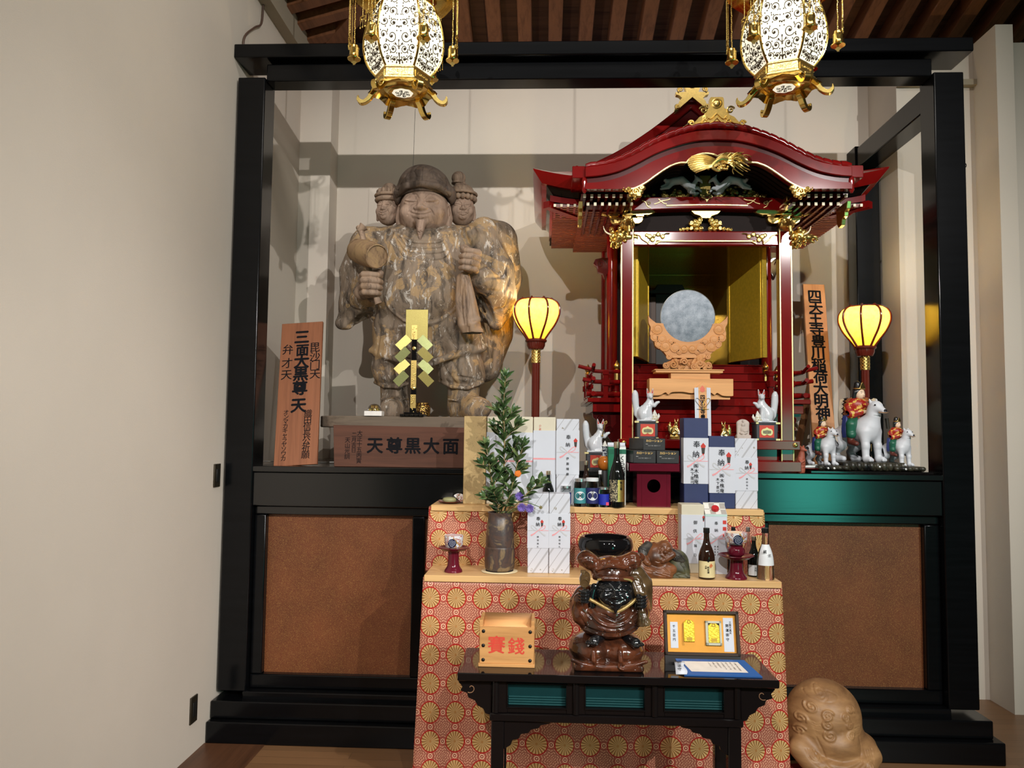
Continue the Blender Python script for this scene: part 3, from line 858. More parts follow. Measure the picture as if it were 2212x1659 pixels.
for i in range(7):
	y0 = -0.235 + i * 0.045
	L = [(x, y0, Z(inn(x) + 0.012)) for x in XS]; R2 = [(x, y0, Z(inn(x) + 0.03)) for x in XS]
	b.slab(L, R2, (0, 0.03, 0))
L = [(x, -0.24, Z(inn(x) + 0.028)) for x in XS]; R2 = [(x, -0.24, Z(inn(x) + 0.034)) for x in XS]
b.slab(L, R2, (0, 0.30, 0))
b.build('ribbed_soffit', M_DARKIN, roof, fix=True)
b = MB()      # rolled tiles along the crest of the gable
n = 30
for i in range(n):
	u0 = -0.64 + 1.28 * i / n; u1 = u0 + 1.28 / n * 1.12
	m = (u0 + u1) / 2
	lift = 0.004
	a, c = (u0, u1) if m < 0 else (u1, u0)
	b.tube([(a, -0.262, Z(ktop(a) - 0.006)), ((a + c) / 2, -0.262, Z(ktop((a + c) / 2) - 0.004 + lift)), (c, -0.262, Z(ktop(c) - 0.006 + lift))], [0.0165, 0.0185, 0.0205], 10)
b.build('crest_roll_tile', M_RED, roof)
# ornaments
def crest(name, y, zc, s, par, mat):
	b = MB()
	body = [(-.028, .145), (.028, .145), (.034, .138), (.036, .09), (.05, .082), (.062, .055), (.085, .045), (.105, .022), (.125, .008), (.14, .004), (.14, -.006), (-.14, -.006), (-.14, .004), (-.125, .008), (-.105, .022), (-.085, .045), (-.062, .055), (-.05, .082), (-.036, .09), (-.034, .138)]
	b.prism([(x * s, zc + z * s) for x, z in body], y, y + 0.03)
	T = Matrix.Translation((0, y, zc + 0.112 * s)) @ Matrix.Rotation(PI / 2, 4, 'X')
	b.lathe([(0.026 * s, 0), (0.026 * s, 0.004), (0.021 * s, 0.006), (0.019 * s, 0.003), (0.012 * s, 0.008), (0.002, 0.010)], n=20, T=T)
	for sx in (-1, 1):
		for (cx, cz, r, a) in ((.066, .078, .020, 2.5), (.125, .012, .016, 2.3), (.05, .04, .012, 0.4)):
			b.tube([(sx * x * s, y - 0.002, zc + z * s) for x, z in spiral(cx, cz, .003, r, 1.35, a, 20, -1)], 0.0048 * s, 6)
		b.tube([(sx * x * s, y - 0.002, zc + z * s) for x, z in bez([(0, .062), (.03, .035), (.05, .045), (.075, .018), (.12, .002)], 20)], 0.0045 * s, 6)
		b.tube([(sx * x * s, y - 0.002, zc + z * s) for x, z in bez([(0, .04), (.03, .012), (.055, .018), (.085, .0)], 16)], 0.004 * s, 6)
	return b.build(name, mat, par, bev=0.003, seg=1)
crest('crest_ornament', -0.27, Z(3.055), 1.0, roof, M_GOLD)
b = MB()    # phoenix: fans of feathers
rr = random.Random(5)
pc = (0.0, 2.862)
for i in range(18):     # right tail streamers
	a = -0.75 + i * 0.075
	L = 0.13 + 0.02 * math.sin(i * 2.1)
	pts = [(0.015 + t * L * math.cos(a + 0.35 * math.sin(t * 5 + i)), -0.285 - 0.018 * math.sin(t * 3) - (i % 3) * .003, Z(2.868) + t * L * math.sin(a) * 0.72 + 0.006 * math.sin(t * 9 + i) + 0.03 * t * (1 - t)) for t in np.linspace(0, 1, 12)]
	b.tube(pts, [0.0055 * (1 - 0.75 * t) + 0.0008 for t in np.linspace(0, 1, 12)], 6)
for i in range(16):     # left wing
	a = PI + 0.55 - i * 0.075
	L = 0.12 + 0.03 * (i / 16)
	pts = [(0.02 + t * (L + .03) * math.cos(a), -0.285 - 0.02 * math.sin(t * PI) - (i % 2) * .003, Z(2.852) + t * L * math.sin(a) * 0.42 + 0.030 * math.sin(t * PI * 0.75) * (i / 16) - .012 * t) for t in np.linspace(0, 1, 9)]
	b.tube(pts, [0.006 * (1 - 0.6 * t) for t in np.linspace(0, 1, 9)], 6)
for i in range(9):      # right upper wing
	a = 0.25 + i * 0.1
	pts = [(-0.02 + t * 0.13 * math.cos(a), -0.29 - 0.015 * math.sin(t * PI), Z(2.868) + t * 0.13 * math.sin(a) * 0.42) for t in np.linspace(0, 1, 9)]
	b.tube(pts, [0.006 * (1 - 0.7 * t) for t in np.linspace(0, 1, 9)], 6)
b.tube([(x, -0.302, Z(z)) for x, z in bez([(0.045, 2.872), (0.01, 2.875), (-0.02, 2.855), (-0.03, 2.835), (-0.005, 2.82), (0.012, 2.826)], 24)], [0.010] * 12 + [0.008] * 8 + [0.005] * 5, 8)
b.ball((0.012, -0.303, Z(2.828)), (0.011, 0.009, 0.009), 10, 8)
for q in range(12): b.ball((rr.uniform(-.05, .05), -0.30, Z(rr.uniform(2.825, 2.845))), 0.007, 8, 6)
b.build('phoenix_carving', M_GOLDCARVE, roof)
for sx in (-1, 1):
	b = MB()
	for (qx, qz, qr) in ((0.36, 2.745, .013), (0.375, 2.728, .018), (0.40, 2.735, .015), (0.425, 2.737, .015), (0.395, 2.712, .018), (0.418, 2.715, .014), (0.442, 2.735, .012), (0.378, 2.708, .012), (0.455, 2.741, .008), (0.40, 2.695, .010)):
		b.ball((sx * qx, -0.268, Z(qz)), (qr, 0.014, qr), 12, 8)
	for (qx, qz, qr) in ((0.398, 2.722, .022), (0.37, 2.742, .010), (0.432, 2.735, .012), (0.385, 2.708, .010)):
		b.tube([(sx * x, -0.283, Z(z)) for x, z in spiral(qx, qz, .002, qr, 1.8, qx * 30, 24)], 0.003, 6)
	b.build('gable_cloud_ornament', M_GOLDCARVE, roof)
# --- porch rafters with pale tips
for sx in (-1, 1):
	b = MB(); tips = MB()
	for i in range(7):
		x = sx * (0.425 + i * 0.0365)
		if x < 0.655 and x > -0.655:
			b.bb(x - .006, x + .006, -0.205, 0.45, Z(2.716), Z(2.732)); tips.bb(x - .0068, x + .0068, -0.2085, -0.205, Z(2.7155), Z(2.7325))
		x = sx * (0.405 + i * 0.0365)
		if abs(x) < 0.63:
			b.bb(x - .006, x + .006, -0.155, 0.45, Z(2.690), Z(2.706)); tips.bb(x - .0068, x + .0068, -0.1585, -0.155, Z(2.6895), Z(2.7065))
	b.bb(min(sx * .40, sx * .66), max(sx * .40, sx * .66), -0.19, 0.45, Z(2.732), Z(2.74))
	b.bb(min(sx * .40, sx * .62), max(sx * .40, sx * .62), -0.12, 0.45, Z(2.706), Z(2.715))
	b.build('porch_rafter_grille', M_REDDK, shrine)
	tips.build('rafter_tip_pattern', M_WHITETIP, shrine)
for sx in (-1, 1):      # gilded curved tail at the side of the porch
	b = MB(); b.prism([(yy, Z(z)) for yy, z in [(-0.20, 2.70), (-0.19, 2.665), (-0.165, 2.655), (-0.16, 2.635), (-0.13, 2.628), (-0.12, 2.60), (-0.08, 2.595), (-0.06, 2.62), (-0.05, 2.70)]], min(sx * .652, sx * .672), max(sx * .652, sx * .672), axis='x')
	b.build('gilded_side_bracket', M_GOLD, shrine, bev=0.002, seg=1)
# --- main roof: eaves, rafters, skirt, gable
EW, EF, EB = 0.905, -0.10, 0.92
def ring(hw, f, bk, z_mid, z_cor, nseg=14):
	"""eave line from the porch round the back and to the porch again; its corners turn upwards"""
	pts = []
	cs = [(0.66, f), (hw, f), (hw, bk), (-hw, bk), (-hw, f), (-0.66, f)]
	for i in range(5):
		a, c = cs[i], cs[i + 1]
		for j in range(nseg):
			t = j / nseg
			e = {0: t ** 1.6 * 0.9, 4: (1 - t) ** 1.6 * 0.9}.get(i, abs(2 * t - 1) ** 3)
			pts.append((a[0] + (c[0] - a[0]) * t, a[1] + (c[1] - a[1]) * t, Z(z_mid + (z_cor - z_mid) * e)))
	pts.append((cs[5][0], f, Z(z_mid)))
	return pts
def loft(rings, name, mat, par, close=False, **k):
	b = MB(); n = len(rings[0])
	vs = [p for r in rings for p in r]; fs = []
	m = len(rings)
	for i in range(m if close else m - 1):
		for j in range(n - 1):
			fs.append((i * n + j, i * n + j + 1, ((i + 1) % m) * n + j + 1, ((i + 1) % m) * n + j))
	if close: fs += [tuple(i * n for i in range(m)), tuple(i * n + n - 1 for i in range(m))]
	b.add(vs, fs)
	return b.build(name, mat, par, **k)
loft([ring(EW, EF, EB, 2.862, 2.908), ring(EW - 0.004, EF + .004, EB - .004, 2.852, 2.898), ring(EW - 0.045, EF + 0.035, EB - 0.035, 2.802, 2.842), ring(EW - 0.10, EF + 0.09, EB - 0.09, 2.80, 2.835), ring(EW - .05, EF + .05, EB - .05, 2.868, 2.914)], 'main_eave', M_RED, shrine, close=True, fix=True)
loft([ring(EW - 0.07, EF + 0.06, EB - 0.06, 2.802, 2.836), ring(EW - 0.105, EF + 0.09, EB - 0.09, 2.762, 2.792), ring(EW - 0.15, EF + .14, EB - .14, 2.765, 2.79), ring(EW - .12, EF + .11, EB - .11, 2.806, 2.84)], 'eave_molding', M_BLKLAC, shrine, close=True, fix=True)
loft([ring(EW - 0.090, EF + 0.08, EB - 0.08, 2.764, 2.79), ring(EW - 0.090, EF + 0.08, EB - 0.08, 2.735, 2.757), ring(EW - 0.13, EF + .12, EB - .12, 2.735, 2.757), ring(EW - .13, EF + .12, EB - .12, 2.764, 2.79)], 'eave_purlin', M_RED, shrine, close=True, fix=True)
loft([ring(EW, EF, EB, 2.862, 2.908), ring(0.80, 0.0, 0.86, 2.90, 2.92), ring(0.70, 0.14, 0.80, 2.965, 2.97), ring(0.67, 0.22, 0.75, 3.03, 3.03)], 'roof_skirt', M_RED, shrine, fix=True)
M_RAFT2 = plain('warm brown lacquer', srgb(120, 58, 44), 0.4)
for sx in (-1, 1):
	b = MB()
	for i in range(28):
		y = -0.005 + i * 0.033
		b.bb(min(sx * .60, sx * .80), max(sx * .60, sx * .80), y - .0085, y + .0085, Z(2.724), Z(2.742))
		b.bb(min(sx * .44, sx * .66), max(sx * .44, sx * .66), y + .004 - .0085, y + .004 + .0085, Z(2.700), Z(2.718))
	b.build('side_rafter_grille', M_RAFT2, shrine)
for q_ in ((-0.81, -0.62, -0.01, 0.9, 2.742, 2.748), (0.62, 0.81, -0.01, 0.9, 2.742, 2.748), (-0.65, -0.44, 0.0, 0.9, 2.718, 2.724), (0.44, 0.65, 0.0, 0.9, 2.718, 2.724), (-0.64, -0.60, -0.01, 0.92, 2.706, 2.726), (0.60, 0.64, -0.01, 0.92, 2.706, 2.726)): RB('eave_soffit_board', [q_], M_DARKIN, 0)
for sx in (-1, 1):
	b = MB()
	for i in range(4):
		x = sx * (0.685 + i * 0.035); b.bb(x - .0062, x + .0062, -0.032, -0.028, Z(2.722), Z(2.736))
	b.build('rafter_tip_pattern', M_WHITETIP, shrine)
for sx in (-1, 1):
	b = MB()
	for i in range(4):
		x = sx * (0.685 + i * 0.035); b.bb(x - .0055, x + .0055, -0.028, 0.2, Z(2.722), Z(2.735))
	# hip rafter under the corner
	b.prism([(sx * x, yy) for x, yy in [(0.62, 0.20), (0.66, 0.22), (0.85, -0.02), (0.82, -0.045)]], Z(2.715), Z(2.75), axis='z')
	b.build('corner_rafter', M_RED, shrine)
# upper gabled roof
gc = bez([(0, 3.475), (0.12, 3.375), (0.25, 3.275), (0.40, 3.175), (0.52, 3.112), (0.66, 3.05), (0.78, 3.01)], 40)
gt = lambda u: float(np.interp(abs(u), [p[0] for p in gc], [p[1] for p in gc]))
GX = np.linspace(-0.70, 0.70, 57)
b = kband(gt, lambda x: gt(x) - 0.035, 0.40, 0.80, GX); b.build('upper_roof', M_RED, shrine, fix=True)
kband(lambda x: gt(x) + 0.012, lambda x: gt(x) - 0.055, 0.375, 0.43, GX).build('bargeboard_cap', M_RED, shrine, bev=0.008, seg=2, fix=True)
kband(lambda x: gt(x) - 0.055, lambda x: gt(x) - 0.135, 0.39, 0.42, GX).build('bargeboard', M_REDDK, shrine, bev=0.003, seg=1, fix=True)
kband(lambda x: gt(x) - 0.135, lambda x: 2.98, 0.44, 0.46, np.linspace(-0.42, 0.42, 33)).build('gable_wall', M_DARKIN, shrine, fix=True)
b = MB()
for off in (0.125, 0.150, 0.172):
	b.tube([(x, 0.388, Z(gt(x) - off)) for x in np.linspace(-0.4, 0.4, 41)], 0.004, 6)
b.build('gable_gold_line', M_GOLDLINE, shrine)
RB('ridge_beam', [(-0.035, 0.035, 0.36, 0.82, 3.45, 3.50), (-0.045, 0.045, 0.37, 0.82, 3.50, 3.515)], M_REDDK)
b = MB()
b.prism([(x, Z(z)) for x, z in [(-.095, 3.505), (.095, 3.505), (.092, 3.49), (.075, 3.485), (.06, 3.47), (.075, 3.45), (.085, 3.425), (.10, 3.41), (.10, 3.40), (.08, 3.405), (0, 3.475), (-.08, 3.405), (-.10, 3.40), (-.10, 3.41), (-.085, 3.425), (-.075, 3.45), (-.06, 3.47), (-.075, 3.485), (-.092, 3.49)]], 0.345, 0.38)
b.prism([(x, Z(z)) for x, z in [(-.035, 3.505), (.035, 3.505), (.045, 3.535), (.04, 3.585), (.028, 3.605), (-.028, 3.605), (-.04, 3.585), (-.045, 3.535)]], 0.345, 0.375)
b.lathe([(0.030, 0), (0.030, 0.005), (0.023, 0.006), (0.021, 0.002), (0.010, 0.006), (0.002, 0.008)], n=20, T=Matrix.Translation((0, 0.345, Z(3.558))) @ Matrix.Rotation(PI / 2, 4, 'X'))
for sx in (-1, 1):
	for (cx, cz, r) in ((.07, 3.518, .016), (.086, 3.418, .014)):
		b.tube([(sx * x, 0.342, Z(z)) for x, z in spiral(cx, cz, .003, r, 1.5, 2, 20, -1)], 0.005, 6)
b.build('ridge_ornament', M_GOLD, shrine, bev=0.002, seg=1)
# ================================================================== things inside the shrine
W_LIGHT = wood('pale cypress wood', srgb(222, 164, 106), srgb(196, 136, 82), 0.5, 'x')
W_CARVE = wood('carved zelkova wood', srgb(206, 146, 92), srgb(178, 118, 70), 0.5, 'x')
# small dark inner tabernacle
t = thing('inner_tabernacle', 'small dark tabernacle with open doors inside the gilded shrine cabinet', 'tabernacle', (SX - 0.075, SY + 0.70, 1.945))
b = MB(); b.bb(-0.085, 0.085, 0.0, 0.13, 0, 0.45); b.build('case', plain('near black wood', (0.012, 0.009, 0.008, 1), 0.5), t, bev=0.003)
b = MB(); b.prism([(-0.12, 0.45), (0.12, 0.45), (0.135, 0.465), (0.09, 0.475), (0.075, 0.505), (-0.075, 0.505), (-0.09, 0.475), (-0.135, 0.465)], -0.02, 0.14); b.build('roof', plain('black brown wood', (0.018, 0.012, 0.009, 1), 0.45), t, bev=0.002)
for sx in (-1, 1):
	b = MB(); b.bb(min(sx * .085, sx * .175), max(sx * .085, sx * .175), -0.015, 0.0, 0.02, 0.43); b.bb(min(sx * .168, sx * .178), max(sx * .168, sx * .178), -0.02, 0.0, 0.0, 0.455)
	b.build('door', wood('dark walnut', srgb(66, 44, 30), srgb(40, 26, 18), 0.45, 'z'), t, bev=0.002)
b = MB(); letter(b, '神璽', 0, 0.36, 0.055, -0.001, step=1.2); b.build('lettering', plain('faint grey ink', srgb(120, 118, 112), 0.6), t)
# mirror box, mirror stand, mirror
YM = SY - 0.02
p0 = at(1403, 850, YM); p1 = at(1584, 817, YM)
t = thing('mirror_plinth', 'long pale wooden plinth box with scalloped lower edge carrying the mirror stand', 'plinth', ((p0.x + p1.x) / 2, YM + 0.05, 1.72))
hw = (p1.x - p0.x) / 2
b = MB()
out = [(-hw, 0.105), (hw, 0.105), (hw, 0.018)] + bez([(hw * .95, 0.016), (hw * .75, 0.018), (hw * .62, 0.032), (hw * .55, 0.022), (hw * .45, 0.034), (hw * .2, 0.036), (0, 0.03), (-hw * .2, 0.036), (-hw * .45, 0.034), (-hw * .55, 0.022), (-hw * .62, 0.032), (-hw * .75, 0.018), (-hw * .95, 0.016)], 48) + [(-hw, 0.018)]
b.prism(out, -0.05, -0.035)
b.bb(-hw, hw, 0.036, 0.05, 0.018, 0.105); b.bb(-hw, -hw + .012, -0.0348, 0.036, 0.018, 0.1049); b.bb(hw - .012, hw, -0.0348, 0.036, 0.018, 0.1049); b.bb(-hw + .012, hw - .012, -0.0348, 0.036, 0.095, 0.1049)
b.build('box', W_LIGHT, t, bev=0.001, seg=1)
b = MB(); b.bb(-hw * .48, hw * .46, -0.04, 0.04, 0.105, 0.135); b.build('upper_block', W_LIGHT, t, bev=0.001, seg=1)
b = MB(); b.bb(-hw + .012, hw - .012, -0.03, 0.03, 0.0, 0.095); b.build('inner_support', W_LIGHT, t)
MX, MZ = (p0.x + p1.x) / 2 - 0.01, 1.855
t = thing('mirror_stand', 'wooden mirror stand carved as swirling clouds in a crescent', 'mirror stand', (MX, YM + 0.05, MZ))
b = MB(); b.bb(-0.172, 0.172, -0.05, 0.05, 0, 0.018); b.bb(-0.178, 0.178, -0.055, 0.055, 0.012, 0.018); b.build('base_board', W_LIGHT, t, bev=0.0015, seg=1)
b = MB()
# crescent outline around the mirror (centre z 0.30, radius 0.139)
CZ, CR = 0.297, 0.140
arc = [(CR * 0.965 * math.cos(a), CZ + CR * 0.965 * math.sin(a)) for a in np.linspace(math.radians(168 + 180 - 180), math.radians(372), 44)]
arc = [(CR * 0.955 * math.cos(a), CZ + CR * 0.955 * math.sin(a)) for a in np.linspace(math.radians(196), math.radians(344), 44)]
outer = bez([(0.205, 0.302), (0.203, 0.262), (0.192, 0.235), (0.196, 0.20), (0.176, 0.165), (0.165, 0.135), (0.135, 0.12), (0.105, 0.085), (0.09, 0.08)], 40)
arc = [(-0.165, 0.262)] + arc + [(0.165, 0.262)]
horn_r = bez([(0.165, 0.262), (0.178, 0.272), (0.197, 0.288), (0.205, 0.302)], 10)
full = arc[:-1] + horn_r + outer[1:] + [(-x, z) for x, z in outer[::-1]][:-1] + [(-x, z) for x, z in horn_r[::-1]][:-1]
b.prism(full, -0.018, 0.018)
for sx in (-1, 1):
	for (cx, cz, r, a) in ((.158, .232, .030, .4), (.172, .185, .022, 2), (.135, .178, .026, 1.2), (.118, .142, .030, 0.3), (.065, .132, .030, 2.2), (.022, .128, .024, 0.5), (.155, .150, .018, 3), (.088, .165, .018, 1), (.045, .112, .016, 2)):
		b.tube([(sx * x, -0.019, z) for x, z in spiral(cx, cz, .002, r, 1.9, a, 34)], 0.0042, 6)
		b.ball((sx * cx, -0.016, cz), (r * .95, 0.007, r * .95), 16, 8)
b.build('cloud_crescent', W_CARVE, t, bev=0.003, seg=1)
b = MB()
rr = random.Random(2)
for k in range(9):
	a = rr.uniform(-0.09, 0.09)
	b.tube([(x, -0.004 + 0.01 * math.sin(k), z) for x, z in bez([(a * 1.35, 0.02), (a * 1.2 + .02 * math.sin(k * 2), 0.04), (a * .8 - .02 * math.sin(k), 0.06), (a + .01, 0.078), (a * 1.2, 0.095)], 16)], [0.013] * 8 + [0.010] * 9, 8)
for (cx, cz, r) in ((-.075, .045, .022), (.06, .05, .022), (.03, .035, .018), (-.02, .06, .02), (.105, .04, .016), (-.115, .04, .016), (-.10, .085, .014), (.10, .085, .014)):
	b.tube([(x, -0.02, z) for x, z in spiral(cx, cz, .002, r, 1.7, cx * 40, 28)], 0.005, 6)
b.prism([(-.135, .018), (.135, .018), (.10, .04), (.07, .07), (.09, .095), (-.09, .095), (-.07, .07), (-.10, .04)], 0.0, 0.014)
b.build('wave_base', W_CARVE, t)
t = thing('sacred_mirror', 'round grey metal mirror with bright rim on the carved cloud stand', 'mirror', (MX, YM + 0.045, MZ + CZ))
n_ = NT('tarnished mirror metal'); f_ = n_.noise(n_.co(), 26, 5); g_ = n_.noise(n_.co(), 240, 2)
n_.base(n_.ramp(n_.math('ADD', n_.math('MULTIPLY', f_, .7), n_.math('MULTIPLY', g_, .3)), [(0.35, srgb(96, 106, 116)), (0.65, srgb(146, 152, 160))])).par(Metallic=0.3, Roughness=0.5)
b = MB(); b.lathe([(0.0, -0.006), (CR, -0.006), (CR, 0.006), (CR * .985, 0.0065), (0.0, 0.0066)], n=64, T=Matrix.Rotation(PI / 2, 4, 'X')); b.build('disc', n_.mat, t)
b = MB(); b.tube([(CR * math.cos(a), -0.004, CR * math.sin(a)) for a in np.linspace(0, 2 * PI, 65)], 0.0026, 6); b.build('rim', plain('bright rim', srgb(206, 208, 206), 0.3, 0.8), t)
# ================================================================== BIG THREE-FACED WOODEN STATUE
def old_wood(name, base, dark, ochre, flake, amt_o=0.5, amt_f=0.4):
	n = NT(name)
	g = n.noise(n.co((14, 14, 3)), 1.0, 6, 0.65, 0.8)
	c = n.ramp(g, [(0.32, dark), (0.5, base), (0.7, tuple(min(1, q * 1.2) for q in base[:3]) + (1,))])
	o = n.noise(n.co((8, 8, 6)), 1.0, 7, 0.62, 1.0)
	om = n.ramp(o, [(0.53, (0, 0, 0, 1)), (0.56, (1, 1, 1, 1))])
	c = n.mix(n.math('MULTIPLY', om, amt_o), c, ochre)
	f = n.noise(n.co((24, 24, 10)), 1.0, 8, 0.75, 1.2)
	fm = n.ramp(f, [(0.57, (0, 0, 0, 1)), (0.60, (1, 1, 1, 1))])
	c = n.mix(n.math('MULTIPLY', fm, amt_f), c, flake)
	d = n.noise(n.co((12, 12, 3.5)), 1.0, 8, 0.72, 1.2)
	dm = n.ramp(d, [(0.55, (0, 0, 0, 1)), (0.64, (1, 1, 1, 1))])
	c = n.mix(n.math('MULTIPLY', dm, 0.6), c, tuple(q * 0.6 for q in dark[:3]) + (1,))
	n.base(c).par(Roughness=0.7, Specular_IOR_Level=0.3)
	n.bump(n.math('ADD', g, n.math('MULTIPLY', f, 0.6)), 0.004, 0.55)
	return n.mat
M_STAT = old_wood('weathered painted wood', srgb(134, 117, 100), srgb(60, 52, 46), srgb(184, 150, 104), srgb(216, 208, 198), 0.6, 0.7)
M_STATHEAD = old_wood('weathered bare wood', srgb(166, 140, 122), srgb(116, 95, 82), srgb(168, 140, 118), srgb(180, 160, 146), 0.3, 0.12)
M_STATBARE = old_wood('bare brown wood', srgb(156, 132, 112), srgb(94, 77, 66), srgb(166, 134, 102), srgb(176, 158, 142), 0.4, 0.1)
YS = 4.45
def q(px, py, dy=0.0): return tuple(at(px, py, YS + dy))
def qs(pts): return [q(*p) for p in pts]
mm = lambda px, dy=0.0: px * (YS + dy) / F_PX
st_o = at(905, 897, YS); ST = (st_o.x, YS, 1.617)
statue = thing('deity_statue', 'large weathered wooden three-faced laughing deity statue with mallet and sack', 'statue', ST)
s = SDF((-1.27, 3.98, 1.60), (-0.14, 4.95, 3.00), 0.0056)
# torso, shoulders, neck
s.ell(q(908, 615), (mm(112), 0.235, mm(118)), k=0.0)
s.ell(q(908, 645, -0.05), (mm(100), 0.21, mm(72)), k=0.05)
s.ell(q(915, 545), (mm(125), 0.19, mm(62)), k=0.06)
s.cap(q(800, 528), q(1035, 525), 0.10, 0.10, k=0.05)
s.ell(q(915, 505), (mm(62), 0.13, mm(30)), k=0.04)
# viewer-left arm: upper arm, elbow, forearm to the fist, hanging sleeve
s.path([q(795, 535), q(768, 590, -0.02), q(768, 650, -0.03)], [0.105, 0.095, 0.085], 0.05)
s.path([q(768, 655, -0.04), q(800, 632, -0.20)], [0.085, 0.06], 0.04)
s.path([q(775, 640, -0.02), q(756, 675, -0.02), q(738, 698, -0.03)], [0.085, 0.062, 0.038], 0.04)
s.path([q(800, 640, -0.08), q(790, 672, -0.06), q(752, 700, -0.05)], [0.075, 0.055, 0.030], 0.04)
s.ell(q(778, 690, -0.085), (0.085, 0.06, 0.022), (0, -28, 0), k=0.02, op='s')
# viewer-right arm
s.path([q(1040, 530), q(1075, 585, -0.02), q(1080, 640, -0.04)], [0.105, 0.10, 0.09], 0.05)
s.path([q(1078, 640, -0.05), q(1040, 600, -0.19), q(1022, 575, -0.24)], [0.09, 0.07, 0.055], 0.04)
s.path([q(1075, 640, -0.02), q(1082, 672, -0.02), q(1072, 698, -0.04)], [0.09, 0.065, 0.042], 0.04)
s.path([q(1050, 625, -0.12), q(1052, 665, -0.10), q(1066, 692, -0.06)], [0.065, 0.045, 0.03], 0.03)
s.ell(q(1052, 670, -0.13), (0.03, 0.07, 0.11), (0, -25, 0), k=0.02, op='s')
# sack over the shoulder
s.path([q(1015, 510, -0.10), q(1045, 500, 0.0), q(1075, 520, 0.12), q(1075, 600, 0.20)], [0.055, 0.085, 0.12, 0.15], 0.03)
s.path([q(1070, 640, 0.18), q(1062, 720, 0.16), q(1045, 790, 0.14)], [0.12, 0.13, 0.10], 0.05)
# robe skirt
s.path([q(850, 715, -0.02), q(850, 745, -0.03)], [0.125, 0.118], 0.05)
s.path([q(985, 715, -0.02), q(1000, 740, -0.03)], [0.13, 0.125], 0.05)
s.path([q(915, 715, -0.06), q(918, 760, -0.07)], [0.12, 0.09], 0.05)
s.box(q(915, 700, 0.0), (mm(100), 0.15, mm(30)), rnd=0.08, k=0.04)
# flared hem
hem = qs([(803, 758, -0.06), (830, 768, -0.12), (866, 778, -0.16), (900, 790, -0.17), (930, 786, -0.17), (965, 772, -0.17), (1005, 760, -0.14), (1045, 752, -0.07)])
s.path(hem, 0.019, 0.03)
# trousers, shins, boots
s.ell(q(838, 790, 0.0), (mm(36), 0.11, mm(42)), k=0.03)
s.ell(q(845, 815, -0.01), (mm(34), 0.10, mm(22)), k=0.03)
s.ell(q(995, 795, -0.02), (mm(52), 0.13, mm(44)), k=0.03)
s.ell(q(1000, 815, -0.02), (mm(50), 0.12, mm(26)), k=0.03)
s.path([q(850, 825), q(853, 880, -0.01)], [mm(29), mm(30)], 0.012)
s.path([q(1002, 820, -0.02), q(1000, 880, -0.03)], [mm(35), mm(33)], 0.012)
s.path([q(854, 882, 0.0), q(846, 886, -0.14)], [mm(30), mm(26)], 0.02)
s.path([q(1003, 880, -0.02), q(1028, 885, -0.14)], [mm(34), mm(29)], 0.02)
s.ell(q(1040, 880, -0.16), (mm(22), 0.07, mm(18)), k=0.02)
s.path(qs([(822, 862, -0.09), (850, 866, -0.115), (882, 862, -0.09)]), 0.006, 0.006)
s.path(qs([(968, 862, -0.11), (1000, 868, -0.14), (1036, 862, -0.11)]), 0.006, 0.006)
s.path(qs([(810, 826, 0.0), (830, 835, -0.09), (858, 836, -0.10), (880, 828, -0.06)]), 0.010, 0.012)
s.path(qs([(950, 822, -0.04), (975, 835, -0.12), (1010, 838, -0.13), (1042, 826, -0.07)]), 0.012, 0.012)
# cut the sole flat
s.box((ST[0], YS, 1.585), (0.8, 0.6, 0.032), rnd=0.001, k=0.0, op='s')
def xz(pts): return [(q(a, b, -0.2)[0], q(a, b, -0.2)[2]) for a, b in pts]
# apron bib edges and chest folds
s.groove(xz(bez([(852, 497), (842, 530), (836, 580), (832, 630), (842, 665), (872, 692)], 30)), 0.0075, 0.006, 'u', -0.002)
s.groove(xz(bez([(985, 497), (996, 560), (995, 620), (982, 662), (945, 692), (905, 699), (872, 692)], 34)), 0.0075, 0.006, 'u', -0.002)
for i, (dy_, w) in enumerate(((0, 46), (11, 52), (22, 57), (36, 62))):
	s.groove(xz(bez([(915 - w, 500 + dy_ * 0.7), (895 - w * .3, 518 + dy_), (918, 524 + dy_), (940 + w * .3, 517 + dy_), (915 + w, 498 + dy_ * 0.7)], 28)), 0.0062 if i else 0.009, 0.006, 'u', -0.001)
	s.groove(xz(bez([(915 - w, 504 + dy_ * 0.7), (895 - w * .3, 523 + dy_), (918, 529 + dy_), (940 + w * .3, 522 + dy_), (915 + w, 502 + dy_ * 0.7)], 28)), 0.004, 0.004, 's', 0.0)
for pts in ([(838, 488), (850, 498), (866, 510)], [(985, 488), (970, 500), (958, 508)], [(838, 488), (868, 494), (890, 508)]):
	s.groove(xz(bez(pts, 14)), 0.006, 0.006, 'u')
s.groove(xz([(836, 566), (858, 570)]), 0.0035, 0.002, 'u'); s.groove(xz([(838, 580), (858, 583)]), 0.0035, 0.002, 'u')
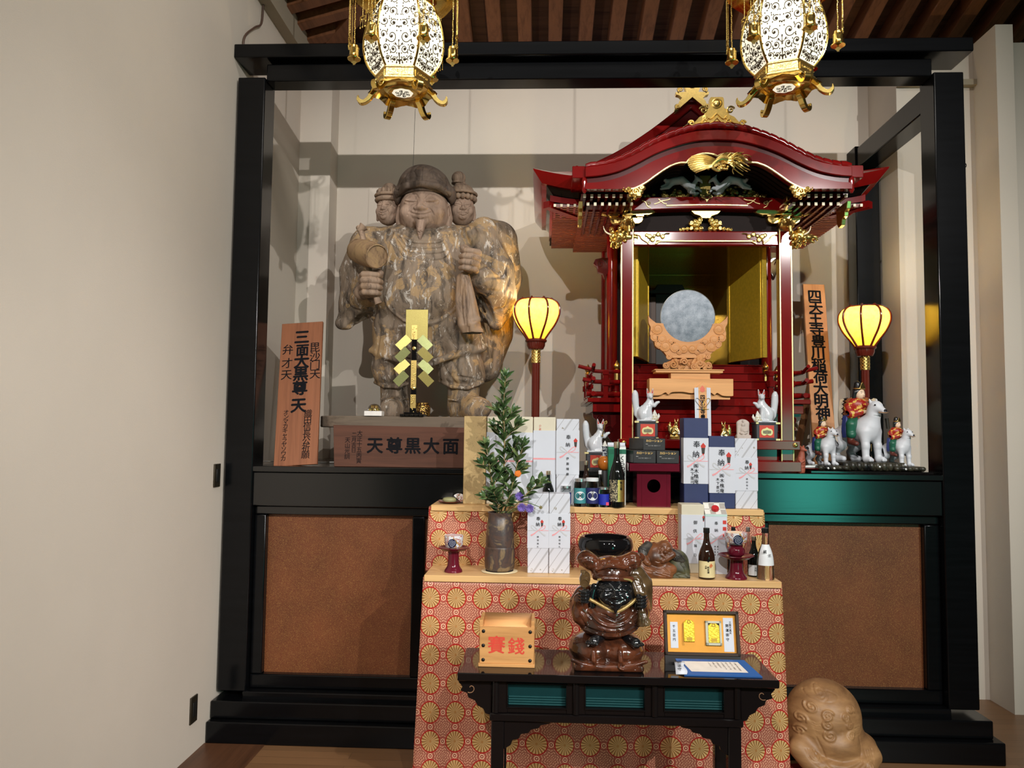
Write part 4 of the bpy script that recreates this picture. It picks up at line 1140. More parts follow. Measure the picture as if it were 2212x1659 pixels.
# folds of sleeves, sack, skirt and trousers
for pts in ([(1000, 492), (1010, 520), (1004, 545)], [(1014, 489), (1028, 518), (1020, 545)], [(1030, 488), (1046, 520), (1040, 552)], [(1046, 492), (1062, 525), (1058, 560)], [(1060, 500), (1078, 535), (1076, 570)],
			[(1094, 560), (1084, 590), (1050, 606)], [(1100, 590), (1088, 625), (1056, 628)], [(1100, 625), (1092, 655), (1070, 665)], [(1062, 570), (1046, 585), (1034, 592)],
			[(746, 560), (756, 590), (776, 605)], [(740, 600), (754, 630), (776, 640)], [(737, 640), (752, 660), (770, 668)], [(790, 650), (775, 680), (748, 695)], [(812, 650), (800, 680), (770, 704)], [(764, 525), (776, 545), (790, 560)],
			[(815, 700), (812, 730), (806, 758)], [(842, 712), (836, 745), (830, 768)], [(958, 706), (972, 735), (985, 764)], [(985, 700), (1005, 730), (1020, 755)], [(880, 706), (882, 740), (874, 775)], [(930, 706), (936, 745), (930, 782)], [(1010, 690), (1030, 715), (1040, 745)],
			[(955, 790), (968, 812), (985, 830)], [(975, 782), (990, 808), (1000, 832)], [(1000, 782), (1010, 808), (1015, 832)], [(1025, 785), (1028, 808), (1028, 828)], [(815, 785), (826, 808), (838, 828)], [(845, 785), (850, 810), (855, 830)], [(1045, 700), (1062, 740), (1060, 790)]):
	s.groove(xz(bez(pts, 14)), 0.0075, 0.010, 's', 0.002)
s.groove(xz([(921, 592), (924, 600), (922, 607)]), 0.010, 0.004, 's')
for i in range(6):
	s.groove(xz(bez([(985 - i, 802 + i * 2), (960 + i * 13, 812 + i), (965 + i * 13, 828)], 10)), 0.004, 0.006, 's')
body = s.obj('body', M_STAT, statue, ST)
def head(name, px, py, dy, hw, hh, yaw, angry=False, main=False):
	"""carved head: returns object; local sculpt around the origin then turned by yaw"""
	w = mm(hw); hgt = mm(hh)
	s = SDF((-w * 1.75, -w * 1.65, -hgt * 1.75), (w * 1.75, w * 1.4, hgt * 1.8), w / 42)
	s.ell((0, 0, 0), (w * 0.97, w * 0.95, hgt * 1.0), k=0)
	s.ell((0, -w * 0.05, -hgt * 0.34), (w * 0.90, w * 0.90, hgt * 0.60), k=w * .25)
	for sx in (-1, 1):
		s.ell((sx * w * 0.50, -w * 0.62, -hgt * 0.22), (w * 0.34, w * 0.30, hgt * 0.27), k=w * .15)       # cheeks
		s.ell((sx * w * 0.42, -w * 0.80, hgt * 0.16), (w * 0.25, w * 0.14, hgt * 0.12), k=w * .08)          # eyelids
		s.path([(sx * w * .90, -w * .1, hgt * .15), (sx * w * .98, -w * .05, -hgt * .3), (sx * w * .95, -w * .1, -hgt * .62)], [w * .13, w * .14, w * .12], w * .05)   # long ears
		s.ell((sx * w * 0.97, -w * 0.18, -hgt * 0.05), (w * .06, w * .08, hgt * .2), k=w * .04, op='s')
	s.path([(0, -w * .92, hgt * .12), (0, -w * 1.05, -hgt * .12)], [w * .055, w * .13], w * .12)           # nose
	for sx in (-1, 1): s.ell((sx * w * .15, -w * .98, -hgt * .15), (w * .11, w * .11, hgt * .08), k=w * .06)
	s.ell((0, -w * .80, -hgt * .62), (w * .26, w * .18, hgt * .15), k=w * .12)                              # chin
	s.path([(-w * .30, -w * .88, -hgt * .32), (0, -w * 1.0, -hgt * .40), (w * .30, -w * .88, -hgt * .32)], w * .075, w * .05)
	s.path([(-w * .24, -w * .90, -hgt * .42), (0, -w * .98, -hgt * .50), (w * .24, -w * .90, -hgt * .42)], w * .075, w * .05)
	G = lambda pts, r, k=0.3, op='s', lift=0.0: s.groove([(x * w, z * hgt) for x, z in pts], r * w, k * r * w, op, lift)
	sm = 0.0 if angry else 1.0
	G(bez([(-.40, -.30), (-.2, -.39), (0, -.42), (.2, -.39), (.40, -.30)] if sm else [(-.36, -.44), (-.15, -.38), (0, -.37), (.15, -.38), (.36, -.44)], 24), .045)
	for sx in (-1, 1):
		G([(sx * x, z) for x, z in bez([(.16, .10), (.30, .075), (.48, .09), (.66, .15)] if sm else [(.14, .06), (.30, .10), (.46, .12), (.62, .12)], 20)], .045)
		G([(sx * x, z) for x, z in bez([(.15, .17), (.32, .30), (.52, .31), (.70, .20)] if sm else [(.12, .12), (.30, .24), (.52, .25), (.68, .16)], 18)], .022)
		G([(sx * x, z) for x, z in bez([(.10, .26), (.26, .46), (.52, .50), (.78, .33)] if sm else [(.08, .20), (.25, .36), (.5, .5), (.75, .5)], 20)], .040, .8, 'u' if angry else 's')
		G([(sx * x, z) for x, z in bez([(.22, -.08), (.40, -.22), (.50, -.40)], 14)], .032)
		if angry:
			G([(sx * x, z) for x, z in bez([(.10, .38), (.2, .52), (.4, .58)], 12)], .04)
			G([(sx * x, z) for x, z in bez([(.03, .22), (.05, .35), (.04, .48)], 10)], .03)
	G(bez([(-.10, -.56), (0, -.60), (.10, -.56)], 8), .03)
	if main:
		s.path([(0, -w * .80, -hgt * .70), (0, -w * .92, -hgt * .98), (0, -w * .90, -hgt * 1.38)], [w * .20, w * .15, w * .02], w * .06)
		for k in range(5): G([(-.10 + k * .05, -.85), (-.05 + k * .025, -1.1), (0, -1.34)], .014)
	o = s.obj(name, M_STATHEAD, statue)
	c = q(px, py, dy)
	o.location = tuple(c[i] - ST[i] for i in range(3)); o.rotation_euler = (0, 0, yaw)
	return o, w, hgt
h1, w, hg = head('head', 917, 457, -0.06, 56, 56, 0.0, main=True)
# soft cap of the main head
s = SDF((-w * 1.5, -w * 1.5, -hg * 0.2), (w * 1.5, w * 1.4, hg * 2.0), w / 36)
s.ell((-w * .04, 0.0, hg * 1.05), (w * 1.02, w * 0.95, hg * .78), k=0)
s.ell((-w * .15, 0.02, hg * 1.32), (w * .70, w * .75, hg * .52), k=w * .2)
for sx in (-1, 1):
	s.ell((sx * w * .98, w * .05, hg * .78), (w * .26, w * .42, hg * .34), k=w * .15)
s.path([(-w * 1.0, -w * .45, hg * .72), (-w * .6, -w * .88, hg * .86), (0, -w * 1.02, hg * .92), (w * .6, -w * .88, hg * .86), (w * 1.0, -w * .45, hg * .72)], w * .12, w * .05)
s.ell((0, 0, hg * .45), (w * 1.0, w * 1.0, hg * .42), k=0.01, op='s')
for pts in ([(-.9, 1.0), (-.5, 1.1), (0, 1.16), (.5, 1.1), (.95, .98)], [(-.95, .8), (-.85, 1.05), (-.6, 1.3)], [(.95, .8), (.85, 1.05), (.6, 1.3)], [(-.2, 1.2), (-.3, 1.5), (-.1, 1.75)], [(.3, 1.2), (.25, 1.45), (.35, 1.6)], [(1.0, .6), (.9, .75), (1.1, .9)], [(-1.0, .6), (-.9, .75), (-1.1, .9)]):
	s.groove([(x * w, z * hg) for x, z in bez(pts, 16)], w * .03, w * .03, 's')
cap = s.obj('soft_cap', old_wood('dark weathered cap', srgb(98, 84, 74), srgb(62, 52, 46), srgb(120, 100, 84), srgb(150, 138, 126), 0.4, 0.1), h1); cap.location = (0, 0, -.20 * hg); cap.scale = (1, 1, 1.08)
h2, w2, hg2 = head('head', 839, 453, 0.02, 26, 35, -0.30)
s = SDF((-w2 * 1.7, -w2 * 1.6, 0), (w2 * 1.7, w2 * 1.7, hg2 * 2.1), w2 / 22)
s.ell((0, w2 * .1, hg2 * .95), (w2 * .95, w2 * .95, hg2 * .62), k=0)
s.ell((0, w2 * .1, hg2 * 1.45), (w2 * .55, w2 * .5, hg2 * .30), k=w2 * .2)
s.path([(w2 * 1.12 * math.cos(a), w2 * .05 + w2 * 1.1 * math.sin(a), hg2 * .86) for a in np.linspace(0, 2 * PI, 20)], w2 * .13, w2 * .06)
s.path([(w2 * 1.0 * math.cos(a), w2 * .05 + w2 * 1.0 * math.sin(a), hg2 * .58) for a in np.linspace(0, 2 * PI, 20)], w2 * .20, w2 * .1)
for k in range(7): s.ell((w2 * .9 * math.cos(-PI / 2 + (k - 3) * .5), w2 * .9 * math.sin(-PI / 2 + (k - 3) * .5), hg2 * 1.08), (w2 * .16, w2 * .16, hg2 * .18), k=w2 * .05)
s.obj('crown', M_STATBARE, h2)
h3, w3, hg3 = head('head', 998, 453, 0.02, 28, 37, 0.18, angry=True)
s = SDF((-w3 * 1.7, -w3 * 1.6, 0), (w3 * 1.7, w3 * 1.7, hg3 * 2.6), w3 / 22)
s.ell((0, w3 * .1, hg3 * .98), (w3 * .98, w3 * .98, hg3 * .60), k=0)
s.path([(w3 * 1.12 * math.cos(a), w3 * .05 + w3 * 1.1 * math.sin(a), hg3 * .92) for a in np.linspace(0, 2 * PI, 20)], w3 * .12, w3 * .06)
for k in range(16):
	a = k / 16 * 2 * PI
	s.ell((w3 * 1.0 * math.cos(a), w3 * .05 + w3 * 1.0 * math.sin(a), hg3 * .64), (w3 * .2, w3 * .2, hg3 * .18), k=w3 * .04)
s.path([(0, w3 * .1, hg3 * 1.3), (-w3 * .25, w3 * .1, hg3 * 1.6)], w3 * .40, w3 * .1)
s.ell((-w3 * .30, w3 * .1, hg3 * 1.92), w3 * .56, k=w3 * .1)
s.path([(-w3 * .30 + w3 * .5 * math.cos(a), w3 * .1 + w3 * .5 * math.sin(a), hg3 * 1.62) for a in np.linspace(0, 2 * PI, 14)], w3 * .08, w3 * .04)
s.obj('topknot', M_STATBARE, h3)
def fist(name, c, sc, mirror=1, n4=4, mat=None):
	"""closed hand around a vertical rod: four stacked curled fingers, thumb across the front"""
	s = SDF((-0.10, -0.09, -0.085), (0.10, 0.09, 0.085), 0.0026)
	s.ell((0.012, 0.012, 0.0), (0.050, 0.042, 0.062), k=0)
	s.path([(0.03, 0.03, -0.01), (0.055, 0.05, -0.03)], [0.042, 0.040], 0.02)
	for i in range(4):
		z = 0.048 - i * 0.030
		r = [0.0165, 0.0172, 0.0168, 0.0150][i]
		L = [0.98, 1.04, 1.0, 0.9][i]
		s.path([(0.050, -0.002, z), (0.036 * L, -0.044, z + .002), (-0.002, -0.060 * L, z), (-0.034 * L, -0.048, z - .001), (-0.046 * L, -0.020, z - .002)], [r, r * 1.05, r, r * .95, r * .85], 0.003)
	s.path([(0.012, 0.012, 0.05), (-0.034, -0.006, 0.068), (-0.050, -0.030, 0.060)], [0.020, 0.017, 0.014], 0.006)
	o = s.obj(name, mat or M_STATBARE, statue)
	o.location = tuple(c[i] - ST[i] for i in range(3)); o.scale = (sc * mirror, sc, sc)
	return o
c = q(803, 617, -0.30)
hand1 = fist('hand', c, 1.08, -1); hand1.rotation_euler = (0.05, 0, 0.1)
c2 = q(1012, 565, -0.29)
hand2 = fist('hand', c2, 1.04, 1); hand2.rotation_euler = (0.1, 0.12, 0.35)
# mallet
b = MB()
A, B = Vector(q(772, 541, -0.22)), Vector(q(814, 554, -0.40))
ax = (B - A).normalized()
T = Matrix.Translation(A) @ ax.to_track_quat('Z', 'Y').to_matrix().to_4x4()
L = (B - A).length
R_ = mm(28, -0.3)
T = Matrix.Translation(-Vector(ST)) @ T
b.lathe([(R_ * .82, -0.005), (R_ * .92, 0.0), (R_ * 1.02, L * .3), (R_ * 1.04, L * .55), (R_ * .98, L * .85), (R_ * .93, L), (R_ * .86, L + .004), (R_ * .84, L - .004), (0.001, L - .003)], n=40, T=T)
mal = b.build('mallet_head', old_wood('mallet wood', srgb(150, 122, 92), srgb(98, 76, 58), srgb(176, 146, 104), srgb(170, 150, 128), 0.5, 0.1), statue)
b = MB()
b.tube([Vector(q(*p)) - Vector(ST) for p in [(776, 490, -0.26), (783, 508, -0.275), (790, 545, -0.29), (803, 610, -0.315), (812, 640, -0.315), (818, 656, -0.31)]], [0.020, 0.016, 0.016, 0.015, 0.015, 0.021], 10)
b.build('mallet_handle', M_STATBARE, statue)
b = MB()
b.tube([Vector(q(*p)) - Vector(ST) for p in [(786, 489, -0.27), (783, 492, -0.272), (776, 500, -0.27)]], [0.028, 0.022, 0.016], 10)
b.build('mallet_peg', M_STATBARE, statue)
# cloth strip hanging from the fist
s = SDF((-0.62, 4.0, 2.08), (-0.18, 4.5, 2.6), 0.0045)
s.path(qs([(1004, 598, -0.27), (1010, 640, -0.28), (1016, 680, -0.27), (1022, 716, -0.25)]), [0.030, 0.042, 0.050, 0.048], 0.01)
s.path(qs([(994, 600, -0.26), (994, 650, -0.27), (1000, 700, -0.26), (1012, 722, -0.24)]), [0.020, 0.028, 0.030, 0.028], 0.012)
s.path(qs([(1030, 690, -0.28), (1018, 700, -0.30), (1022, 714, -0.29), (1036, 716, -0.27)]), 0.022, 0.008)
for pts in ([(1002, 602), (1006, 650), (1008, 700)], [(1012, 604), (1020, 650), (1026, 690)], [(1028, 695), (1016, 702), (1012, 716)], [(1000, 620), (998, 660), (1002, 700)]):
	s.groove([(q(a, b_, -.28)[0], q(a, b_, -.28)[2]) for a, b_ in bez(pts, 14)], 0.005, 0.006)
s.obj('cloth_strip', M_STATBARE, statue, ST)
# pedestal slab and hidden block
b = MB()
n = 40
W_, D_ = 0.56, 0.36
out = []
cx = at(912, 900, 4.3).x
for i in range(n):
	a = 2 * PI * i / n
	c_, s_ = math.cos(a), math.sin(a)
	out.append((cx - ST[0] + W_ * math.copysign(abs(c_) ** 0.35, c_), -0.04 + D_ * math.copysign(abs(s_) ** 0.5, s_)))
b.prism(out, -0.062, -0.0005, axis='z')
b.build('pedestal_slab', wood('grey brown pedestal wood', srgb(112, 98, 84), srgb(80, 68, 58), 0.75, 'x'), statue, bev=0.006)
b = MB(); b.bb(cx - ST[0] - 0.44, cx - ST[0] + 0.44, -0.25, 0.30, ZS - ST[2], -0.062)
b.build('pedestal_block', wood('dark pedestal wood', srgb(80, 62, 50), srgb(58, 44, 36), 0.6, 'x'), statue)
# ================================================================== SIGN BOARDS AROUND THE STATUE
M_INK = plain('black brush ink', (0.008, 0.008, 0.010, 1), 0.85, Specular_IOR_Level=0.1)
M_SIGN = wood('reddish brown sign wood', srgb(140, 88, 60), srgb(112, 68, 46), 0.4, 'z', 0.8)
# name plank at the statue's feet
p0 = at(716, 1006, 3.925); p1 = at(1005, 921, 3.925)
cx = (p0.x + p1.x) / 2; hw = (p1.x - p0.x) / 2 + 0.16
cx += 0.16
t = thing('name_plank', 'wide dark brown plank with black brush characters leaning below the big statue', 'sign', (cx, 3.955, ZS), rot=(math.radians(-3), 0, 0))
H = p1.z - ZS
b = MB(); b.prism([(-hw + 0.008, 0), (hw, 0), (hw, H - .01), (-hw - 0.004, H)], -0.012, 0.012)
b.build('board', wood('dark brown sign wood', srgb(92, 58, 44), srgb(66, 42, 32), 0.7, 'x', 0.7), t, bev=0.002)
b = MB()
for ch, px in (('天', 808), ('尊', 850), ('黒', 890), ('大', 930), ('面', 972)):
	letter(b, ch, at(px, 963, 3.94).x - cx, H * 0.49, 0.088, -0.0135, bold=0.03, swing=0.04)
letter(b, '大正十五丙寅', at(776, 940, 3.94).x - cx, H * 0.80, 0.030, -0.0135, step=0.95, bold=0.0)
letter(b, '二月吉日', at(764, 940, 3.94).x - cx, H * 0.76, 0.028, -0.0135, step=0.95, bold=0.0)
letter(b, '天山光訓', at(750, 950, 3.94).x - cx, H * 0.63, 0.030, -0.0135, step=0.95, bold=0.0)
b.build('lettering', M_INK, t)
# left upright sign
p0 = at(592, 1000, 3.99); p1 = at(686, 1003, 3.99); p2 = at(703, 700, 4.22); p3 = at(608, 696, 4.22)
base = Vector(((p0.x + p1.x) / 2, 3.99, ZS))
Lx = (p1 - p0).length
hgt = math.hypot((p2.z + p3.z) / 2 - ZS, 0.22)
tilt = math.atan2(0.22, (p2.z + p3.z) / 2 - ZS)
lean = math.atan2((p2.x + p3.x) / 2 - base.x, (p2.z + p3.z) / 2 - ZS)
t = thing('tall_sign_board', 'tall reddish brown board lettered in black leaning against the left wall of the alcove', 'sign', base, rot=(-tilt, lean, 0))
b = MB(); b.bb(-Lx / 2, Lx / 2, -0.008, 0.008, 0, hgt); b.build('board', M_SIGN, t, bev=0.0015, seg=1)
b = MB()
S_ = hgt / 305.0     # metres per pixel of board height
fx = lambda px, py: ((px - (592 + 686) / 2) - (1000 - py) * (16.0 / 303)) * Lx / 94
fz = lambda py: (1001 - py) * S_
for i, ch in enumerate('三面大黒尊天'):
	py = (731, 760, 785, 812, 843, 880)[i]; px = (654, 655, 653, 651, 649, 646)[i]
	letter(b, ch, fx(px, py), fz(py), 0.088 if i != 1 else 0.075, -0.0095, bold=0.035)
for i, ch in enumerate('毘沙門天'):
	py = (755, 776, 794, 814)[i]; letter(b, ch if ch != '門' else '门', fx(683, py), fz(py), 0.062, -0.0095, bold=0.012)
for i, ch in enumerate('弁才天'):
	py = (757, 787, 812)[i]; letter(b, ch, fx(622 - i * 1.5, py), fz(py), 0.064, -0.0095, bold=0.014)
for i, ch in enumerate('織田信長公祈願'):
	py = 897 + i * 14.2; letter(b, ch, fx(667 - i * 1.0, py), fz(py), 0.046, -0.0095, bold=0.012)
for i, ch in enumerate('オンマカキャラヤソワカ'):
	py = 892 + i * 9.5; letter(b, ch, fx(619 - i * 0.6, py), fz(py), 0.032, -0.0095, bold=0.012)
b.build('lettering', M_INK, t)
# slanting sign on the right
M_SIGN2 = wood('light honey sign wood', srgb(196, 140, 92), srgb(168, 114, 70), 0.45, 'z', 0.8)
p0 = at(1762, 1000, 4.55); p1 = at(1815, 1000, 4.55); p3 = at(1740, 613, 4.85); p2 = at(1785, 611, 4.85)
base = Vector(((p0.x + p1.x) / 2 + 0.01, 4.62, ZS))
top = (p2 + p3) / 2; top.y = 4.90
d = top - base
hgt = d.length
tilt = math.atan2(d.y, math.hypot(d.x, d.z)); lean = math.atan2(d.x, d.z)
t = thing('slanting_sign_board', 'long narrow honey coloured board lettered in black slanting beside the shrine', 'sign', base, rot=(-tilt, lean, 0))
Lx = 0.135
b = MB(); b.bb(-Lx / 2, Lx / 2, -0.011, 0.011, 0.0, hgt); b.build('board', M_SIGN2, t, bev=0.002, seg=1)
b = MB()
for i, ch in enumerate('四天王寺豊川稲荷大明神'):
	letter(b, ch, 0.004 * math.sin(i * 2), hgt * (0.925 - i * 0.0650), 0.091, -0.0125, bold=0.03)
b.build('lettering', M_INK, t)
b = MB()
b.tube([(0.0, 0.012, hgt * 0.62), (-0.12, 0.20, hgt * 0.02)], 0.022, 4)
b.build('prop_strut', wood('brown prop wood', srgb(132, 90, 56), srgb(100, 64, 40), 0.5, 'z'), t)
# ================================================================== HANGING GILT LANTERNS
M_LGOLD = gold('polished lantern gilding', (0.95, 0.68, 0.20, 1), 0.16)
M_LGOLD2 = gold('engraved lantern gilding', (0.95, 0.72, 0.28, 1), 0.3, 0.003, 150)
n_ = NT('lit paper panel')
n_.base((0.9, 0.85, 0.7, 1)); n_.par(Roughness=0.8, Emission_Color=(1.0, 0.93, 0.74, 1), Emission_Strength=0.62)
M_LPAPER = n_.mat
M_FIL = plain('dark pierced filigree', (0.045, 0.028, 0.012, 1), 0.45, 0.4)
def make_lantern(loc, rz, label):
	t = thing('hanging_lantern', label, 'lantern', loc, rz, 'gilt hanging lanterns')
	H = lambda r, k, z: (r * math.sin(PI / 6 + k * PI / 3), -r * math.cos(PI / 6 + k * PI / 3), z)
	prof = [(0.118, 0.052), (0.138, 0.075), (0.156, 0.105), (0.168, 0.145), (0.172, 0.190), (0.168, 0.235), (0.156, 0.285), (0.138, 0.335), (0.126, 0.365)]
	pr = lambda v: float(np.interp(v, np.linspace(0, 1, len(prof)), [p[0] for p in prof]))
	pz = lambda v: float(np.interp(v, np.linspace(0, 1, len(prof)), [p[1] for p in prof]))
	ps = bez(prof, 28)
	# hexagonal collar
	b = MB()
	for (r, z0, z1) in ((0.124, 0.0, 0.008), (0.117, 0.008, 0.044), (0.122, 0.044, 0.053), (0.130, -0.004, 0.0)):
		b.lathe([(r, z0), (r, z1)], n=6, a0=0)
	b.build('hexagonal_collar', M_LGOLD2, t, bev=0.0015, seg=1)
	b = MB()
	for k in range(6):
		a = -PI / 2 + k * PI / 3
		T = Matrix.Rotation(a + PI / 2, 4, 'Z')
		b.bb(-0.046, 0.046, -0.1045, -0.100, 0.012, 0.040, T)
		for s in (-1, 1):
			b.tube([T @ Vector((s * x, -0.1052, z)) for x, z in spiral(0.026, 0.026, .002, .010, 1.4, 0.5, 16)], 0.0012, 5)
			b.tube([T @ Vector((s * x, -0.1052, z)) for x, z in spiral(0.008, 0.027, .001, .007, 1.2, 2, 14)], 0.0011, 5)
	b.build('engraved_plaque', M_LGOLD2, t)
	# panels, filigree, corner ribs
	for k in range(6):
		b = MB()
		L = [H(r - .002, k, z) for r, z in ps]; R_ = [H(r - .002, k - 1, z) for r, z in ps]
		b.strip(R_, L)
		pan = b.build('paper_panel', M_LPAPER, t)
		b = MB()
		def P(u, v):
			r = pr(v) + 0.0006; z = pz(v)
			a = Vector(H(r, k - 1, z)); c = Vector(H(r, k, z))
			return a + (c - a) * (0.5 + u * 0.5)
		sp = [(.0, .0, 0, 0, 0)]
		for (cu, cv, ru, rv, tn, a0, w) in ((.30, .10, .17, .055, 1.2, 2.6, .0016), (.68, .12, .20, .05, 1.1, 3.4, .0017), (.30, .25, .20, .06, 1.3, 4.0, .0017), (.70, .27, .20, .055, 1.2, 3.6, .0017), (.34, .40, .26, .075, 1.25, 4.2, .0017), (.74, .42, .17, .055, 1.1, 2.6, .0017),
											(.26, .56, .18, .045, 1.2, 1.0, .0017), (.70, .58, .20, .055, 1.2, 4.5, .0017), (.34, .70, .24, .06, 1.3, 2.2, .0017), (.74, .73, .18, .05, 1.2, 3.0, .0017), (.30, .86, .20, .055, 1.3, 4.2, .0017), (.70, .89, .18, .045, 1.1, 2.0, .0017)):
			for s in (-1, 1):
				pts = spiral(0, 0, 0.12, 1.0, tn, a0, 26)
				b.tube([P(s * (cu + x * ru), min(max(cv + y * rv, 0.005), .995)) for x, y in pts], w, 4)
				c0 = P(s * cu, cv); b.ball(c0, (0.0052, 0.0052, 0.0060), 6, 5)
				for m in range(4):
					a = a0 + m * 1.5
					b.ball(P(max(-.96, min(.96, s * (cu + 1.25 * ru * math.cos(a)))), min(max(cv + 1.25 * rv * math.sin(a), .01), .99)), (.0026, .0026, .0036), 5, 4)
		b.tube([P(0, v) for v in (0.02, .10, .2)], [.0035, .0015, .004], 5)
		b.tube([P(0, v) for v in (0.25, .32, .36)], [.004, .001, .0035], 5)
		for s in (-1, 1):
			b.tube([P(s * u, v) for u, v in ((.0, .06), (.08, .095), (.16, .08), (.24, .03))], [.003, .0035, .002, .0015], 5)
			b.tube([P(s * u, v) for u, v in ((.0, .27), (.12, .30), (.30, .31))], [.002, .0015, .001], 5)
			b.tube([P(s * u, v) for u, v in ((.0, .5), (.05, .52), (.12, .5))], [.003, .002, .001], 5)
			b.tube([P(s * .97, v) for v in np.linspace(0.02, .98, 16)], .0012, 4)
		b.build('filigree', M_FIL, pan)
		b = MB(); b.tube([H(r + .001, k, z) for r, z in ps], 0.0048, 8)
		b.build('corner_rib', M_LGOLD, t)
	# base: scalloped skirt, bottom plate and glowing medallion
	b = MB()
	vs = []; fs = []
	n = 72
	for (r0, z, am) in ((0.126, -0.004, 0), (0.140, -0.012, .3), (0.150, -0.026, 1.0), (0.146, -0.030, 1.0), (0.128, -0.014, .3), (0.118, -0.008, 0)):
		for i in range(n):
			a = 2 * PI * i / n
			ph = (a % (PI / 3)) - PI / 6
			hexr = math.cos(PI / 6) / math.cos(ph)
			sc = am * 0.010 * math.cos(a * 18)
			mid = am * 0.012 * math.exp(-(ph / 0.10) ** 2)
			vs.append((r0 * hexr * math.cos(a), r0 * hexr * math.sin(a), z + mid + sc * 0.35))
	m = len(vs) // n
	for i in range(m - 1):
		for j in range(n): fs.append((i * n + j, i * n + (j + 1) % n, (i + 1) * n + (j + 1) % n, (i + 1) * n + j))
	b.add(vs, fs); b.build('scalloped_skirt', M_LGOLD, t, fix=True)
	b = MB(); b.lathe([(0.118, -0.010), (0.118, -0.004)], n=6); b.lathe([(0.058, -0.022), (0.075, -0.016), (0.085, -0.009)], n=36)
	b.build('bottom_plate', M_LGOLD, t)
	b = MB(); b.lathe([(0.002, -0.0245), (0.040, -0.0245), (0.044, -0.0225), (0.044, -0.02)], n=36, flute=lambda a, z: 1 + .04 * math.cos(8 * a)); md = b.build('bottom_medallion', M_LPAPER, t)
	b = MB()
	for s in range(6):
		c0, s0 = math.cos(s * PI / 3 + .4), math.sin(s * PI / 3 + .4)
		b.tube([(c0 * .022 + x, s0 * .022 + y, -0.0250) for x, y in spiral(0, 0, .002, .010, 1.2, s * PI / 3, 16)], .0015, 5)
		b.tube([(c0 * r, s0 * r, -0.025) for r in (.004, .012)], .0020, 5)
	b.build('filigree', M_FIL, md)
	for k in range(6):
		a = PI / 6 + k * PI / 3
		T = Matrix.Rotation(a - PI / 2 + PI / 2, 4, 'Z')
		b = MB()
		out = bez([(0.110, -0.006), (0.135, -0.018), (0.152, -0.045), (0.170, -0.058), (0.184, -0.050), (0.188, -0.036)], 20) + bez([(0.193, -0.042), (0.195, -0.058), (0.182, -0.074), (0.160, -0.072), (0.138, -0.056), (0.120, -0.032), (0.105, -0.020)], 24)
		b.prism([(x, z) for x, z in out], -0.013, 0.013, T=Matrix.Rotation(-PI / 2 + a, 4, 'Z'))
		b.build('foot', M_LGOLD, t, bev=0.002, seg=2)
	# roof above (out of the frame) with upturned corners, chain to the ceiling
	b = MB()
	b.lathe([(0.126, 0.365), (0.140, 0.375), (0.140, 0.390)], n=6, a0=0)
	vs = []; fs = []
	for i, (r, z) in enumerate(((0.245, 0.400), (0.17, 0.417), (0.10, 0.450), (0.05, 0.495), (0.02, 0.505))):
		for j in range(48):
			a = 2 * PI * j / 48
			ph = (a % (PI / 3)) - PI / 6
			hexr = math.cos(PI / 6) / math.cos(ph)
			vs.append((r * hexr * math.cos(a), r * hexr * math.sin(a), z + (0.03 * (abs(ph) / (PI / 6)) ** 4 if i == 0 else 0)))
	for i in range(4):
		for j in range(48): fs.append((i * 48 + j, i * 48 + (j + 1) % 48, (i + 1) * 48 + (j + 1) % 48, (i + 1) * 48 + j))
	b.add(vs, fs)
	b.build('lantern_roof', M_LGOLD, t, fix=True)
	b = MB()
	for k in range(6):
		a = k * PI / 3
		d = (math.cos(a), math.sin(a))
		b.tube([(d[0] * r, d[1] * r, z) for r, z in bez([(0.235, 0.420), (0.265, 0.440), (0.275, 0.465), (0.262, 0.480), (0.25, 0.470), (0.255, 0.460)], 20)], 0.006, 6)
	b.build('roof_curl', M_LGOLD, t)
	b = MB(); b.lathe([(0.02, .505), (.03, .52), (.02, .54), (.008, .555)], n=16); b.tube([(0, 0, .555), (0, 0, 1.3)], 0.004, 6); b.build('suspension_rod', M_LGOLD, t)
	# bells and pendants at the corners
	rr = random.Random(4)
	for k in range(6):
		a = k * PI / 3 + 0.0
		cx, cy = 0.212 * math.cos(a), 0.212 * math.sin(a)
		b = MB(); b.lathe([(0.028, 0.124), (0.029, 0.127), (0.023, 0.136), (0.0205, 0.150), (0.0205, 0.171), (0.0215, 0.172), (0.0205, 0.175), (0.0185, 0.183), (0.007, 0.190), (0.002, 0.194)], (cx, cy, 0), 20)
		bl = b.build('wind_bell', M_LGOLD, t)
		b = MB(); b.tube([(cx, cy, 0.145), (cx, cy, 0.118)], .0014, 5)
		b.prism([(cx + x, z) for x, z in [(0, .124), (.008, .115), (.014, .112), (.006, .106), (.003, .098), (0, .102), (-.003, .098), (-.006, .106), (-.014, .112), (-.008, .115)]], cy - .0008, cy + .0008)
		b.build('bell_clapper', M_LGOLD, bl)
		b = MB()
		z = 0.19
		while z < 0.410:
			b.ball((cx + rr.uniform(-.001, .001), cy, z), (0.0032, 0.0032, 0.0036), 6, 5); z += 0.008
		b.build('bell_chain', M_LGOLD, t)
		b = MB()
